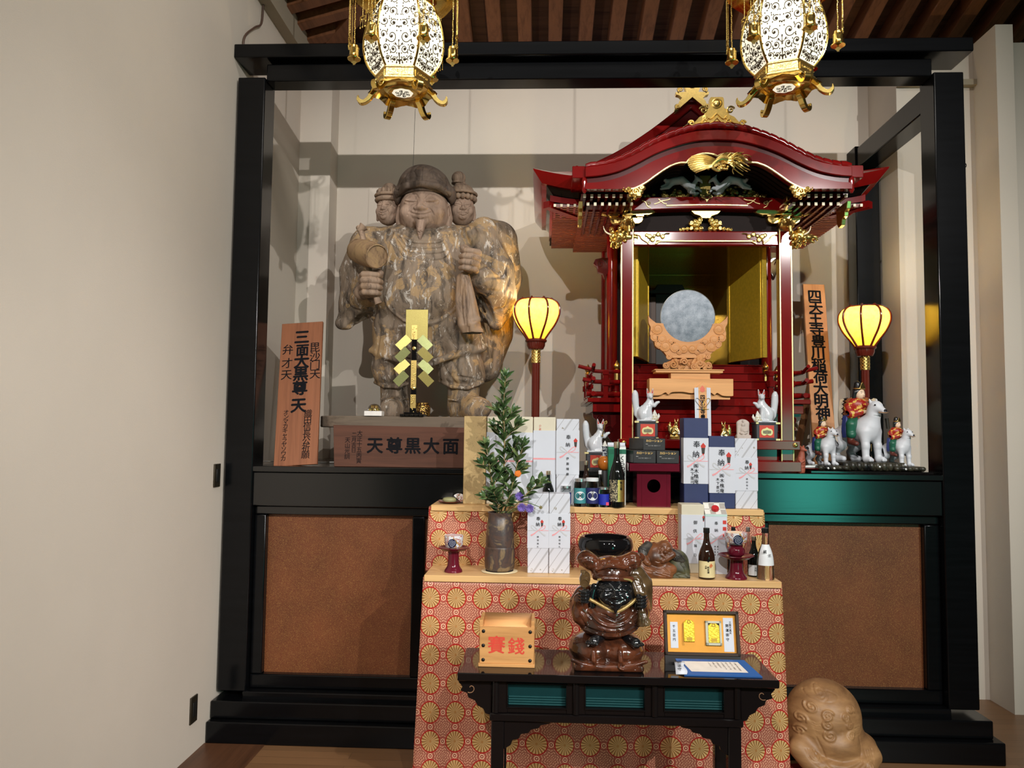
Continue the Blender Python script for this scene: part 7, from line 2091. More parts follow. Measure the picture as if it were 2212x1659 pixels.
# ================================================================== THINGS AT THE STATUE'S FEET
ZP = ST[2]          # top of the pedestal slab
p = at(892, 893, 4.08)
t = thing('paper_wand', 'gilt zigzag paper wand on a black stand in front of the big statue', 'ritual wand', (p.x, 4.09, ZP))
wz = lambda py: at(892, py, 4.07).z - ZP
wx = lambda px: at(px, 790, 4.07).x - p.x
b = MB()
for (w, d, z0, z1) in ((.064, .05, 0, .012), (.045, .036, .012, .022), (.018, .014, .022, .045)): b.bb(-w, w, -d, d, z0, z1)
for k in range(5):
	a = -.05 + k * .025; b.ball((a, -.05, .006), (.013, .01, .006), 10, 6)
b.build('stand', M_BLKLAC, t, bev=.002)
b = MB(); b.bb(-.0135, .0135, -.011, .011, .03, wz(702)); pole = b.build('pole', M_BLKLAC, t, bev=.002)
b = MB()
for y0, y1 in ((733, 702), (838, 778), (893, 852)): b.bb(-.0145, .0145, -.0135, -.010, max(wz(y0), .022), wz(y1))
for py in (752, 838): b.lathe([(.010, 0), (.010, .002), (.004, .005)], n=20, T=Matrix.Translation((0, -.011, wz(py))) @ Matrix.Rotation(PI / 2, 4, 'X'))
rr = random.Random(8)
for y0, y1 in ((731, 704), (836, 780), (891, 854)):
	for k in range(16): b.ball((rr.uniform(-.010, .010), -.0135, max(.024, wz(rr.uniform(y1, y0)))), (.0034, .002, .0034), 6, 4)
b.build('gilt_fitting', M_GOLD, pole)
M_FOIL = gold('brushed gold sheet', (0.40, 0.33, 0.11, 1), 0.4, 0.0006, 300)
M_FOIL2 = gold('pale gold sheet', (0.46, 0.50, 0.22, 1), 0.36, 0.0006, 300)
b = MB(); b.bb(wx(874), wx(922), -.009, -.006, wz(732), wz(668)); b.build('upper_sheet', M_FOIL, t, bev=.0005, seg=1)
for sx in (-1, 1):
	top = (sx * .045, wz(732))
	u = .0415
	for k in range(4):
		# lozenge sheets hanging in steps, each turned 45 degrees
		cx = sx * (.058 + .003 * k); cz = wz(740) - k * .0645
		T = Matrix.Translation((cx, -.012 - .003 * (k % 2), cz)) @ Matrix.Rotation(-sx * PI / 4, 4, 'Y') @ Matrix.Rotation(.10 * (1 if k % 2 else -1), 4, 'X')
		b = MB(); b.bb(-.0235, .0235, -.001, .001, -.040, .040, T)
		b.build('zigzag_sheet', M_FOIL2 if (k + (sx > 0)) % 2 else M_FOIL, t, bev=.0004, seg=1)
p = at(807, 897, 4.06)
t = thing('glass_dome', 'small clear dome over gold pieces on a white block at the statue\'s foot', 'ornament', (p.x, 4.075, ZP))
b = MB(); b.bb(-.047, .047, -.035, .035, 0, .026); b.build('white_block', plain('white block', srgb(232, 226, 220), .6), t, bev=.002)
b = MB(); b.lathe([(.036, 0), (.036, .012), (.030, .026), (.018, .036), (.001, .039)], (0, 0, .0265), n=32); b.build('dome', G_CLEAR, t)
b = MB()
for x, z in ((-.014, 0), (.002, 0), (.016, 0), (-.006, .012), (.010, .012)): b.lathe([(.007, 0), (.0075, .002), (.0075, .010), (.006, .011)], (x, -.004, .0275 + z), n=16)
b.build('gold_piece', gold('bright gold', (1.0, .75, .25, 1), .15), t)
p = at(912, 893, 4.22)
t = thing('gilt_drum', 'round gilt openwork vessel behind the black wand stand', 'vessel', (p.x, 4.22, ZP))
n_ = NT('openwork gilding'); _v = n_.node('ShaderNodeTexVoronoi'); n_.link(n_.co(), _v.inputs[0]); _v.inputs['Scale'].default_value = 130
n_.base(n_.ramp(_v.outputs[0], [(.25, (.75, .48, .12, 1)), (.5, (.10, .05, .02, 1))])).par(Metallic=.9, Roughness=.35); n_.bump(_v.outputs[0], .003, .8)
b = MB(); b.lathe(bez([(.040, 0), (.044, .008), (.045, .05), (.042, .062), (.036, .066), (.034, .078), (.001, .08)], 30), n=40); b.build('vessel_body', n_.mat, t)
for px, lab in ((566, 'thin pale cable lying on the shelf behind the tall sign board'), (700, 'thin pale cable on the shelf between sign board and name plank')):
	b = MB(); c = at(px, 1000, 4.35)
	b.tube(bez([(c.x - .10, 4.3, ZS + .035), (c.x - .05, 4.36, ZS + .006), (c.x, 4.33, ZS + .004), (c.x + .06, 4.28, ZS + .008), (c.x + .10, 4.34, ZS + .004)], 24), .0035, 6)
	tag(b.build('white_cable', plain('pale cable', srgb(208, 204, 196), .6)), lab, 'cable')
# ================================================================== WHITE FOXES
M_FOX = plain('glossy white porcelain', srgb(206, 209, 214), .18, var=.02, coat=.4)
M_EAR = plain('red inner ear', srgb(206, 70, 50), .5)
M_STONE = plain('speckled fox paint', srgb(226, 224, 214), .5, var=.1)
M_PEDRED = plain('orange red panel', srgb(200, 62, 40), .5)
M_PEDBLK = plain('charcoal painted wood', srgb(52, 54, 60), .5)
M_PALEG = plain('pale gold paint', srgb(226, 212, 150), .35, .3)
def make_fox(loc, sx, label):
	t = thing('white_fox', label, 'fox figurine', loc, 0, 'white porcelain foxes')
	t.scale = (sx, 1, 1)
	# pedestal (red panel with a pale gold leaf-shaped crest)
	hw, hp = .053, .092
	b = MB(); b.bb(-hw, hw, -.042, .042, .006, hp - .004); ped = b.build('pedestal', M_PEDBLK, t, bev=.002, seg=1)
	b = MB(); b.bb(-hw * 1.06, hw * 1.06, -.046, .046, 0, .008); b.bb(-hw * 1.06, hw * 1.06, -.046, .046, hp - .010, hp)
	b.build('pedestal_rim', M_PEDBLK, ped, bev=.002, seg=1)
	b = MB(); b.bb(-hw * .66, hw * .72, -.0435, -.041, .014, hp - .016); b.build('pedestal_panel', M_PEDRED, ped)
	b = MB()
	for z in (.0045, hp - .005):
		for s in (-1, 1): b.bb(s * hw * 1.02 - .011, s * hw * 1.02 + .011 if s < 0 else s * hw * 1.02 + .002, -.0475, -.045, z - .0045, z + .0045)
	b.build('gilt_corner', M_PALEG, ped)
	sh = bez([(0, .062), (.009, .056), (.022, .052), (.029, .040), (.026, .026), (.014, .020), (0, .026)], 30)
	outl = sh + [(-x, z) for x, z in sh[::-1]][1:-1]
	b = MB(); b.prism([(x + .001, z + .004) for x, z in outl], -.0455, -.043)
	cr = b.build('leaf_crest', M_PALEG, ped)
	b = MB()
	for k in range(-3, 4): b.bb(k * .0058 + .001 - .0019, k * .0058 + .001 + .0019, -.0465, -.045, .032 + .001 * abs(k), .052 - .0012 * abs(k))
	b.build('crest_bar', M_PEDBLK, cr)
	Zp = hp
	s = SDF((-.085, -.06, -.004), (.075, .06, .19), .0021)
	# haunch, body leaning to the right, chest, neck, head
	s.ell((-.010, 0, .036), (.034, .030, .040), k=0)
	s.path([(-.012, 0, .045), (.006, -.004, .075), (.018, -.006, .096)], [.030, .025, .020], .02)
	s.path([(.018, -.006, .098), (.017, -.010, .118)], [.0155, .0125], .010)
	s.ell((.017, -.012, .130), (.0165, .0165, .0165), k=.006)
	s.path([(.018, -.022, .127), (.023, -.036, .119)], [.0105, .0055], .006)
	for e, tip in ((-.010, -.014), (.011, .016)):
		s.path([(.017 + e, -.010, .142), (.017 + tip, -.008, .168)], [.0075, .0022], .003)
	# raised paw, standing foreleg, hind feet, base
	s.path([(.020, -.014, .086), (.038, -.024, .080), (.050, -.026, .094), (.060, -.027, .098)], [.0125, .0100, .0085, .0062], .006)
	s.path([(.012, -.016, .075), (.018, -.022, .04), (.020, -.024, .008)], [.012, .0095, .010], .006)
	s.ell((-.012, -.020, .026), (.024, .016, .026), k=.006)
	s.path([(-.010, -.026, .008), (.016, -.032, .007)], [.010, .008], .004)
	s.box((-.004, 0, .003), (.048, .036, .004), rnd=.003, k=.003)
	# tall tail with ringed tip
	s.path([(-.036, .008, .018), (-.050, .010, .035), (-.052, .010, .075), (-.055, .010, .110), (-.056, .010, .136)], [.012, .012, .0165, .0180, .0165], .008)
	s.path([(-.056, .010, .136), (-.057, .010, .150), (-.057, .010, .158)], [.0135, .011, .003], .001)
	s.path([(-.056, .010, .1415), (-.056, .010, .1425)], .0145, .001)
	o = s.obj('fox_body', M_FOX, t); o.location = (0, 0, Zp - .001)
	b = MB()
	for e, tip in ((-.0095, -.0135), (.0105, .0155)):
		b.add([(.017 + e - .0042, -.0185, Zp + .142), (.017 + e + .0042, -.0185, Zp + .142), (.017 + tip, -.0135, Zp + .1645), (.017 + e, -.0195, Zp + .148)], [(0, 1, 3), (1, 2, 3), (2, 0, 3)])
	b.build('inner_ear', M_EAR, o, smooth=False); bpy.data.objects[o.name].children[0].location = (0, 0, .001 - Zp)
	b = MB()
	for sx_ in (-1, 1): b.tube([(.017 + sx_ * .004, -.0285, Zp + .130), (.017 + sx_ * .011, -.0245, Zp + .1335)], [.0012, .0012], 5)
	b.ball((.0235, -.0415, Zp + .119), (.0022, .0022, .0018), 8, 6)
	e = b.build('painted_eye', M_INK, o); e.location = (0, 0, .001 - Zp)
	# flaming jewel vessel
	s = SDF((-.035, -.03, -.004), (.035, .03, .065), .0022)
	s.ell((0, 0, .014), (.020, .018, .015), k=0)
	s.path([(0, 0, .02), (0, -.004, .042), (.001, -.004, .058)], [.011, .009, .002], .005)
	for k in (-1, 1):
		s.path([(k * .014, 0, .016), (k * .022, 0, .026), (k * .021, 0, .040)], [.008, .0065, .002], .004)
		s.path([(k * .006, -.012, .018), (k * .009, -.016, .030), (k * .007, -.014, .042)], [.007, .005, .0015], .003)
	j = s.obj('flaming_jewel', M_STONE, t); j.location = (.040, -.014, Zp - .001)
	b = MB()
	for k in range(5): b.tube([(x, -.020, z) for x, z in spiral((k - 2) * .007, .012 + .012 * (k % 2), .001, .004, 1.2, k, 12)], .0009, 4)
	b.tube([(-.014, -.0175, .006), (0, -.0195, .004), (.014, -.0175, .006)], .0012, 5)
	b.build('gold_line', M_PALEG, j)
	return t
pa = at(1396, 948, 3.985); pb = at(1652, 950, 3.985); pc = at(1289, 1012, 3.80)
fxA = make_fox((pa.x, 3.985, 1.5125), 1, 'white fox figurine on red crest pedestal by the left column of the shrine')
fxB = make_fox((pb.x, 3.985, 1.5125), -1, 'white fox figurine facing left by the right column of the shrine')
fxC = make_fox((pc.x + .01, 3.955, ZS), 1, 'lowest white fox figurine holding a gold key at the left corner of the shrine')
b = MB(); b.tube([(.026, -.036, .092 + .085), (.034, -.040, .092 + .112), (.040, -.040, .092 + .148)], .0032, 6)
b.tube([(.040 + x, -.040, .092 + .150 + z) for x, z in spiral(0, 0, .003, .010, 1.2, 0, 14)], .0022, 5); b.ball((.026, -.036, .092 + .083), .005, 8, 6)
b.build('gold_key', M_GOLD, fxC)
# gold foxes, stone image, votive tablet
def make_gold_fox(loc, sx, base, label):
	t = thing('gold_fox', label, 'fox figurine', loc, 0, 'gold fox figurines'); t.scale = (sx, 1, 1)
	h0 = .014 if base else .002
	if base:
		b = MB(); b.bb(-.030, .030, -.022, .022, 0, .006); b.bb(-.026, .026, -.019, .019, .006, .010); b.bb(-.030, .030, -.022, .022, .010, .014); b.build('base', M_GOLD, t, bev=.001, seg=1)
	s = SDF((-.04, -.03, -.002), (.035, .03, .105), .0019)
	s.ell((-.002, 0, .026), (.022, .018, .026), k=0)
	s.path([(0, 0, .04), (.004, -.003, .058)], [.017, .011], .01)
	s.ell((.004, -.006, .068), (.010, .010, .010), k=.004); s.path([(.004, -.012, .066), (.006, -.022, .061)], [.006, .003], .003)
	for e in (-.006, .006): s.path([(.004 + e, -.005, .075), (.004 + e * 1.5, -.004, .092)], [.0045, .0012], .002)
	s.path([(-.022, .004, .008), (-.028, .006, .03), (-.028, .006, .055), (-.026, .006, .072)], [.006, .010, .010, .004], .004)
	s.path([(.004, -.012, .045), (.018, -.018, .022), (.016, -.020, .004)], [.007, .006, .006], .003)
	s.ell((.014, -.014, .016), (.012, .010, .014), k=.003); s.ell((-.010, -.012, .014), (.013, .010, .014), k=.003)
	s.path([(-.01, -.016, .05), (0, -.019, .045), (.01, -.017, .052)], .0025, .001)
	s.path([(-.012, -.019, .025), (-.004, -.021, .034), (.006, -.021, .028)], .0022, .001)
	s.box((-.002, 0, .002), (.028, .02, .003), rnd=.002, k=.002)
	o = s.obj('fox_body', gold('bright fox gilding', (.98, .74, .28, 1), .22, .001, 90), t); o.location = (0, 0, h0)
	b = MB(); b.ball((.016, -.022, h0 + .014), (.010, .007, .011), 12, 8); b.build('silver_jewel', gold('silver jewel', (.85, .84, .82, 1), .25), t)
	return t
p = at(1459, 948, 3.975); make_gold_fox((p.x, 3.975, 1.5125), 1, True, 'small gold fox on a gold base left of the tall navy box')
p = at(1564, 945, 3.975); make_gold_fox((p.x, 3.975, 1.5125), -1, False, 'small gold fox without base between votive tablet and pale stone image')
p = at(1605, 938, 3.985)
t = thing('stone_image', 'small pale arched stone image with a relief figure beside the right white fox', 'figurine', (p.x, 3.985, 1.5125))
s = SDF((-.045, -.03, -.002), (.045, .03, .12), .0021)
s.box((0, .004, .045), (.032, .012, .05), rnd=.010, k=0); s.ell((0, .004, .085), (.031, .012, .022), k=.006)
s.box((0, -.002, .012), (.036, .020, .014), rnd=.004, k=.003)
s.ell((-.002, -.010, .078), (.009, .008, .010), k=.003); s.ell((-.001, -.008, .055), (.014, .008, .020), k=.004)
s.path([(.010, -.010, .06), (.018, -.012, .048), (.004, -.015, .044)], .005, .003); s.path([(-.014, -.011, .036), (0, -.014, .032), (.014, -.011, .037)], .006, .003)
s.path([(-.002, -.012, .092), (-.002, -.012, .1)], .004, .002)
s.obj('carved_stone', plain('pale warm stone', srgb(196, 182, 172), .8, var=.1, bump=.001), t)
p = at(1519, 955, 3.955)
hgt = at(1519, 825, 3.94).z - 1.5125
t = thing('votive_tablet', 'pointed wooden votive tablet with white paper wings and gold silver cord behind the navy boxes', 'tablet', (p.x, 3.955, 1.5125), rot=(math.radians(-4), 0, 0))
w = .0405
b = MB(); b.prism([(-w * .62, 0), (w * .62, 0), (w * .66, hgt - .022), (0, hgt), (-w * .66, hgt - .022)], -.004, .004); b.build('board', W_LIGHT, t, bev=.0008, seg=1)
b = MB()
for s in (-1, 1): b.prism([(s * w * .50, 0), (s * w * .98, 0), (s * w * 1.02, hgt - .028), (s * w * .52, hgt - .026)], -.006, -.0045)
b.build('paper_wing', M_PAPER, t)
b = MB()
b.prism([(-.012, hgt - .045), (0, hgt - .052), (.012, hgt - .045), (.012, hgt - .030), (0, hgt - .016), (-.012, hgt - .030)], -.0052, -.0045); b.build('red_seal', plain('vermilion seal', srgb(222, 110, 84), .6), t)
b = MB(); letter(b, '四天王寺豊川稲荷御札', 0, hgt - .078, .026, -.0055, step=.98, bold=.03); b.build('lettering', M_INK, t)
for s, m in ((-1, plain('silver cord', srgb(150, 150, 152), .3, .6)), (1, plain('gold cord', srgb(206, 170, 70), .3, .6))):
	b = MB(); b.tube([(s * x, -.0085, hgt - .14 + z) for x, z in bez([(0, 0), (.020, .022), (.037, .046), (.030, .058), (.014, .048), (.002, .028), (0, .0)], 30)], .0015, 5); b.tube([(0, -.0085, hgt - .14), (s * .03, -.0085, hgt - .138)], .0015, 5)
	b.build('cord_bow', m, t)
# ================================================================== WHITE FOX RIDERS
M_BEAST = plain('white painted beast', srgb(212, 214, 220), .42, var=.02)
M_ROBE = NT('red robe with gold patches'); _n = M_ROBE.noise(M_ROBE.co(), 48, 2); M_ROBE.base(M_ROBE.ramp(_n, [(.56, srgb(156, 32, 22)), (.60, srgb(218, 178, 76)), (.68, srgb(206, 164, 64))])).par(Roughness=.4); M_ROBE = M_ROBE.mat
M_SKIN = plain('painted skin', srgb(236, 206, 176), .4, var=.02)
M_GREENT = plain('green trousers', srgb(28, 92, 70), .4, var=.12)
M_BLUEC = plain('blue cloth', srgb(48, 60, 120), .5)
M_HAIRB = plain('black hair', (.008, .008, .009, 1), .3)
M_BOOT = plain('brown red boot', srgb(92, 40, 30), .45)
def make_rider(loc, rz, label):
	t = thing('fox_rider', label, 'figurine', loc, rz, 'figurines of a rider on a white beast')
	s = SDF((-.085, -.165, -.004), (.085, .16, .33), .0032)
	s.ell((0, -.045, .165), (.056, .062, .066), k=0)
	s.path([(0, -.04, .165), (0, .05, .150), (0, .095, .135)], [.055, .052, .058], .03)
	s.path([(0, -.070, .195), (0, -.088, .235), (0, -.092, .260)], [.046, .036, .034], .02)
	s.ell((0, -.104, .282), (.031, .036, .031), k=.012); s.path([(0, -.122, .274), (0, -.155, .258)], [.021, .014], .012)
	for sx in (-1, 1):
		s.path([(sx * .018, -.090, .303), (sx * .024, -.088, .318)], [.009, .0045], .004)
		s.path([(sx * .036, -.066, .15), (sx * .040, -.072, .09), (sx * .042, -.076, .022)], [.030, .020, .017], .018)
		s.path([(sx * .041, -.076, .078), (sx * .041, -.076, .084)], .0205, .005)
		s.path([(sx * .042, -.080, .014), (sx * .044, -.102, .013)], [.019, .015], .008)
		for k in (-1, 0, 1): s.ell((sx * .044 + k * .009, -.112, .010), (.006, .008, .009), k=.003)
		s.path([(sx * .050, .095, .13), (sx * .056, .075, .085), (sx * .054, .120, .045), (sx * .054, .095, .014)], [.042, .032, .020, .018], .014)
		s.path([(sx * .054, .095, .014), (sx * .054, .060, .012)], [.018, .014], .006)
		s.ell((sx * .0275, -.128, .289), (.004, .006, .0045), k=.002, op='s')
	s.path([(-.012, -.166, .2545), (0, -.170, .2535), (.012, -.166, .2545)], .0022, .001, 's')
	s.path([(0, .14, .14), (0, .158, .10), (0, .15, .06)], [.016, .022, .008], .01)
	s.obj('beast_body', M_BEAST, t)
	b = MB()
	for sx in (-1, 1): b.ball((sx * .0285, -.127, .289), (.0035, .005, .0042), 8, 6)
	b.ball((0, -.169, .262), (.006, .004, .004), 8, 6)
	b.build('beast_eye', M_INK, t)
	b = MB(); b.tube([(-.030, -.150, .252), (.0, -.170, .249), (.034, -.150, .252)], .0024, 6); b.build('reed_in_mouth', plain('brown reed', srgb(150, 110, 70), .5), t)
	# rider: sits on the back, both legs astride
	s = SDF((-.09, -.06, .17), (.09, .09, .42), .003)
	s.ell((0, .02, .222), (.050, .042, .036), k=0)
	s.path([(0, .02, .22), (0, .012, .290)], [.042, .046], .02)
	for sx in (-1, 1):
		s.path([(sx * .030, .012, .302), (sx * .064, .010, .275), (sx * .066, -.008, .245)], [.026, .025, .024], .015)
		s.path([(sx * .066, -.008, .245), (sx * .030, -.036, .255)], [.023, .018], .012)
	for z in (.235, .25, .27): s.groove([(-.05, z), (-.02, z - .006), (.02, z - .006), (.05, z)], .002, .003, 's')
	s.obj('robe', M_ROBE, t)
	s = SDF((-.05, -.06, .22), (.05, .06, .40), .0022)
	s.path([(0, .006, .31), (0, .002, .33)], [.016, .014], .006)
	s.ell((0, -.002, .352), (.0255, .026, .030), k=.006); s.ell((0, -.007, .340), (.019, .019, .016), k=.008)
	s.path([(0, -.027, .352), (0, -.030, .346)], [.0030, .0042], .004)
	s.path([(-.007, -.0265, .3345), (0, -.0285, .3335), (.007, -.0265, .3345)], .0016, .001, 's')
	for sx in (-1, 1): s.path([(sx * .006, -.0285, .3545), (sx * .015, -.024, .3555)], .0013, .0008, 's')
	for sx in (-1, 1): s.path([(sx * .020, -.045, .256), (sx * .006, -.052, .258)], [.011, .008], .004)
	s.obj('head_and_hands', M_SKIN, t)
	b = MB()
	for sx in (-1, 1):
		b.tube([(sx * x, -.0262 + .12 * (x - .005) ** 1.0 * .4, z) for x, z in ((.005, .3545), (.010, .3560), (.016, .3550))], .0010, 5)
		b.tube([(sx * x, -.0262 + .12 * (x - .005) ** 1.0 * .4, z) for x, z in ((.004, .3615), (.010, .3640), (.017, .3620))], .0008, 5)
	b.build('painted_brow', M_INK, t)
	b = MB(); b.ball((0, -.0285, .3335), (.0045, .0018, .0018), 8, 6); b.build('painted_lips', plain('red lips', srgb(176, 40, 36), .4), t)
	s = SDF((-.05, -.05, .27), (.05, .06, .42), .0024)
	s.ell((0, .008, .362), (.031, .030, .030), k=0)
	s.ell((0, -.030, .346), (.022, .022, .026), k=.002, op='s')
	for sx in (-1, 1): s.path([(sx * .027, .004, .36), (sx * .029, .008, .33), (sx * .026, .016, .30)], [.010, .010, .006], .006)
	s.path([(0, .012, .385), (0, .012, .402), (0, .010, .412)], [.021, .017, .008], .004)
	s.obj('hair', M_HAIRB, t)
	b = MB(); b.prism(bez([(-.020, .376), (-.016, .390), (0, .412), (.016, .390), (.020, .376)], 16), -.024, -.020); b.tube([(.030 * math.cos(a), .006 + .030 * math.sin(a), .378) for a in np.linspace(PI * .95, 2.05 * PI, 14)], .0034, 6); b.build('gold_crown', M_GOLD, t, bev=.001, seg=1)
	for sx in (-1, 1):
		s = SDF((-.115, -.075, .05), (.115, .08, .26), .003)
		s.path([(sx * .036, .01, .215), (sx * .076, -.018, .190), (sx * .078, -.014, .135)], [.030, .027, .021], .012)
		s.path([(sx * .078, -.022, .14), (sx * .080, -.022, .138)], .022, .004)
		s.obj('trouser_leg', M_GREENT, t)
		s = SDF((-.115, -.085, .04), (.115, .05, .16), .003)
		s.path([(sx * .078, -.014, .135), (sx * .078, -.014, .102), (sx * .079, -.052, .092)], [.019, .017, .013], .01)
		s.obj('boot', M_BOOT, t)
		b = MB(); b.prism([(sx * .060, .245), (sx * .088, .235), (sx * .098, .170), (sx * .092, .120), (sx * .078, .150), (sx * .072, .205)], .000, .030); b.build('sleeve_lining', M_BLUEC, t, bev=.004)
		b = MB(); b.prism([(sx * .060, .240), (sx * .078, .222), (sx * .084, .180), (sx * .070, .165), (sx * .060, .205)], -.008, .001); b.build('white_sleeve', M_BEAST, t, bev=.003)
	b = MB(); b.lathe([(.046, .208), (.050, .214), (.050, .228), (.044, .236)], (0, .016, 0), n=28, sy=.85); b.build('gold_sash', M_PALEG, t)
	b = MB(); b.tube([(-.012, -.046, .276), (.018, -.054, .258), (.040, -.040, .296)], .0035, 6); b.build('held_sword', M_GOLD, t)
	return t
YR = 4.06
pg = at(1868, 996, YR)
ZR = at(1868, 997, YR).z
rid = make_rider((pg.x - .010, YR + .03, ZR), .42, 'large rider with gold crown on a standing white beast on a black rock base')
M_ROCK = NT('dark bronze rock'); _n = M_ROCK.noise(M_ROCK.co(), 18, 4); M_ROCK.base(M_ROCK.ramp(_n, [(.35, (.006, .006, .006, 1)), (.62, srgb(62, 58, 44)), (.75, srgb(30, 44, 40))])).par(Roughness=.35); M_ROCK = M_ROCK.mat
def rock(loc, hw, hd, h, label, screws):
	t = thing('rock_base', label, 'base', loc, 0, 'black bases of the riders')
	n = int(hw * 2 / .03)
	s = SDF((-hw - .03, -hd - .03, -.002), (hw + .03, hd + .03, h + .01), .0034)
	s.box((0, 0, h * .5), (hw, hd, h * .5), rnd=.008, k=0)
	for i in range(n):
		x = -hw + hw * 2 * (i + .5) / n
		s.ell((x, -hd, h * .55), (hw / n * 1.02, .014, h * .5), k=.003)
	s.box((0, 0, h + .03), (hw * 2, hd * 2, .0300), rnd=.001, k=0, op='s')
	s.box((0, 0, -.01), (hw * 2, hd * 2, .0102), rnd=.001, k=0, op='s')
	s.obj('rock_body', M_ROCK, t)
	b = MB()
	for x in screws: b.lathe([(.005, 0), (.005, .001), (.002, .0022)], n=14, T=Matrix.Translation((x, -hd - .0135, h * .5)) @ Matrix.Rotation(PI / 2, 4, 'X'))
	b.build('bright_stud', plain('bright stud', srgb(220, 220, 216), .3, .5), t)
	return t
hb = ZR - (ZS + .012)
rock((pg.x + .01, YR + .03, ZS + .012), .155, .125, hb - .0005, 'large black scalloped rock base under the big rider', (.02,))
rk = [(1788, 1004, 'small rider on a white beast left of the large rider', 'small dark base under the left small rider'), (1951, 1004, 'small rider carrying a dark quiver on a white beast right of the large rider', 'small dark base under the right small rider')]
bset = MB()
for i, (px, py, lab, lab2) in enumerate(rk):
	pz_ = at(px, py, 3.99)
	Zs = ZS + .012 + .026
	r2 = copy_tree(rid, (pz_.x - .008, 4.03, Zs), (0, 0, .42), lab); r2.scale = (.60, .60, .60)
	if i == 1:
		b = MB(); b.cyl((-.044, .055, .315), (-.052, .06, .405), .014, .016, n=12); b.build('quiver', plain('dark quiver', srgb(40, 34, 24), .4), r2)
	rock((pz_.x + .012, 4.03, ZS + .012), .078, .085, .0255, lab2, (-.03, .0) if i == 0 else (-.025,))
b = MB(); b.bb(at(1742, 1000, 3.99).x, at(2003, 1000, 3.99).x, 3.925, 4.19, ZS, ZS + .0118); tag(b.build('display_board', M_BLKLAC, None, bev=.002), 'low glossy black board carrying the three riders on the shelf', 'board')
# laced drum behind the large rider
pd = at(1857, 900, 4.27)
dr = 42 * 4.27 / F_PX
t = thing('barrel_drum', 'wooden drum with pale skins and black zigzag lacing behind the large rider', 'drum', (pd.x, 4.28, pd.z - dr))
ax_ = Matrix.Translation((0, 0, dr)) @ Matrix.Rotation(-.52, 4, 'Z') @ Matrix.Rotation(PI / 2, 4, 'Y')
L = .088
b = MB(); b.lathe([(dr * .86, -L), (dr * .98, -L * .4), (dr, 0), (dr * .98, L * .4), (dr * .86, L)], n=40, T=ax_); b.build('drum_shell', wood('drum wood', srgb(150, 84, 48), srgb(112, 60, 34), .35, 'z'), t)
b = MB()
for s in (-1, 1): b.lathe([(dr * .90, s * L * .72), (dr * .93, s * L * .85), (dr * .90, s * L * 1.02), (dr * .80, s * L * 1.06), (.001, s * L * 1.07)] if s > 0 else [(.001, -L * 1.07), (dr * .80, -L * 1.06), (dr * .90, -L * 1.02), (dr * .93, -L * .85), (dr * .90, -L * .72)], n=40, T=ax_)
b.build('drum_skin', plain('pale drum skin', srgb(214, 200, 176), .6), t)
b = MB()
for s in (-1, 1):
	b.tube([ax_ @ Vector((dr * (.945 if k % 2 else .915) * math.cos(k * PI / 22), dr * (.945 if k % 2 else .915) * math.sin(k * PI / 22), s * L * (.62 if k % 2 else .82))) for k in range(45)], .0032, 5)
b.build('zigzag_lacing', M_INK, t)
b = MB(); b.bb(-.05, .05, -.03, .03, -(pd.z - dr - ZS), .012); b.build('drum_rest', plain('dark rest', (.012, .01, .01, 1), .4), t)
# clay figure, fish, red dish, wire
p = at(1727, 1008, 3.955)
t = thing('clay_figure', 'small reddish clay animal figure at the right front corner of the shrine', 'figurine', (p.x + .012, 3.975, ZS))
s = SDF((-.04, -.04, -.002), (.04, .04, .15), .0026)
s.path([(0, 0, .01), (.002, 0, .06), (.006, -.002, .10)], [.022, .022, .014], .01); s.ell((.008, -.006, .118), (.014, .016, .014), k=.006); s.path([(.012, -.014, .116), (.022, -.022, .112)], [.008, .005], .004)
for e in (-.008, .010): s.ell((.006 + e, .0, .132), (.005, .004, .006), k=.003)
s.path([(-.012, -.014, .07), (-.004, -.022, .05), (.01, -.02, .06)], .006, .004)
for z in (.02, .035, .05, .065): s.path([(-.022, -.012, z + .006), (0, -.024, z), (.022, -.012, z + .004)], .002, .002, 's')
s.obj('clay_body', plain('reddish clay', srgb(160, 84, 62), .6, var=.12), t)
p = at(1742, 1014, 3.965)
t = thing('red_dish', 'shallow red dish holding the silver fish', 'dish', (p.x + .04, 4.00, ZS + .0125))
b = MB(); b.lathe([(.03, 0), (.034, .002), (.060, .007), (.061, .009), (.034, .005), (.001, .004)], n=36); b.build('dish', plain('red dish lacquer', srgb(130, 24, 26), .25, coat=.4), t)
t = thing('silver_fish', 'small silver fish lying across the red dish', 'fish', (p.x + .04, 3.99, ZS + .019))
s = SDF((-.085, -.03, -.004), (.085, .03, .03), .0022)
s.path([(-.055, 0, .008), (-.02, 0, .010), (.03, 0, .010), (.055, 0, .008)], [.005, .010, .009, .003], .004)
s.path([(-.052, 0, .008), (-.070, .004, .014)], [.005, .002], .002); s.path([(-.052, 0, .008), (-.070, -.004, .004)], [.005, .002], .002)
s.path([(0, .0, .018), (.02, .0, .021)], .003, .003); s.ell((.05, -.004, .010), (.002, .002, .002), k=0, op='s')
s.obj('fish_body', NT('silver fish skin').base(srgb(186, 192, 186)).par(Metallic=.4, Roughness=.35).mat, t)
b = MB(); b.tube([(x, y, z) for x, y, z in bez([(at(1716, 1000, 4.1).x, 4.1, ZS + .02), (at(1735, 1000, 4.1).x, 4.08, ZS + .05), (at(1750, 1000, 4.1).x, 4.10, ZS + .055), (at(1766, 1000, 4.1).x, 4.14, ZS + .02)], 20)], .003, 6)
tag(b.build('black_cable', plain('black cable', (.01, .01, .01, 1), .5)), 'black cable looping behind the clay figure on the shelf', 'cable')
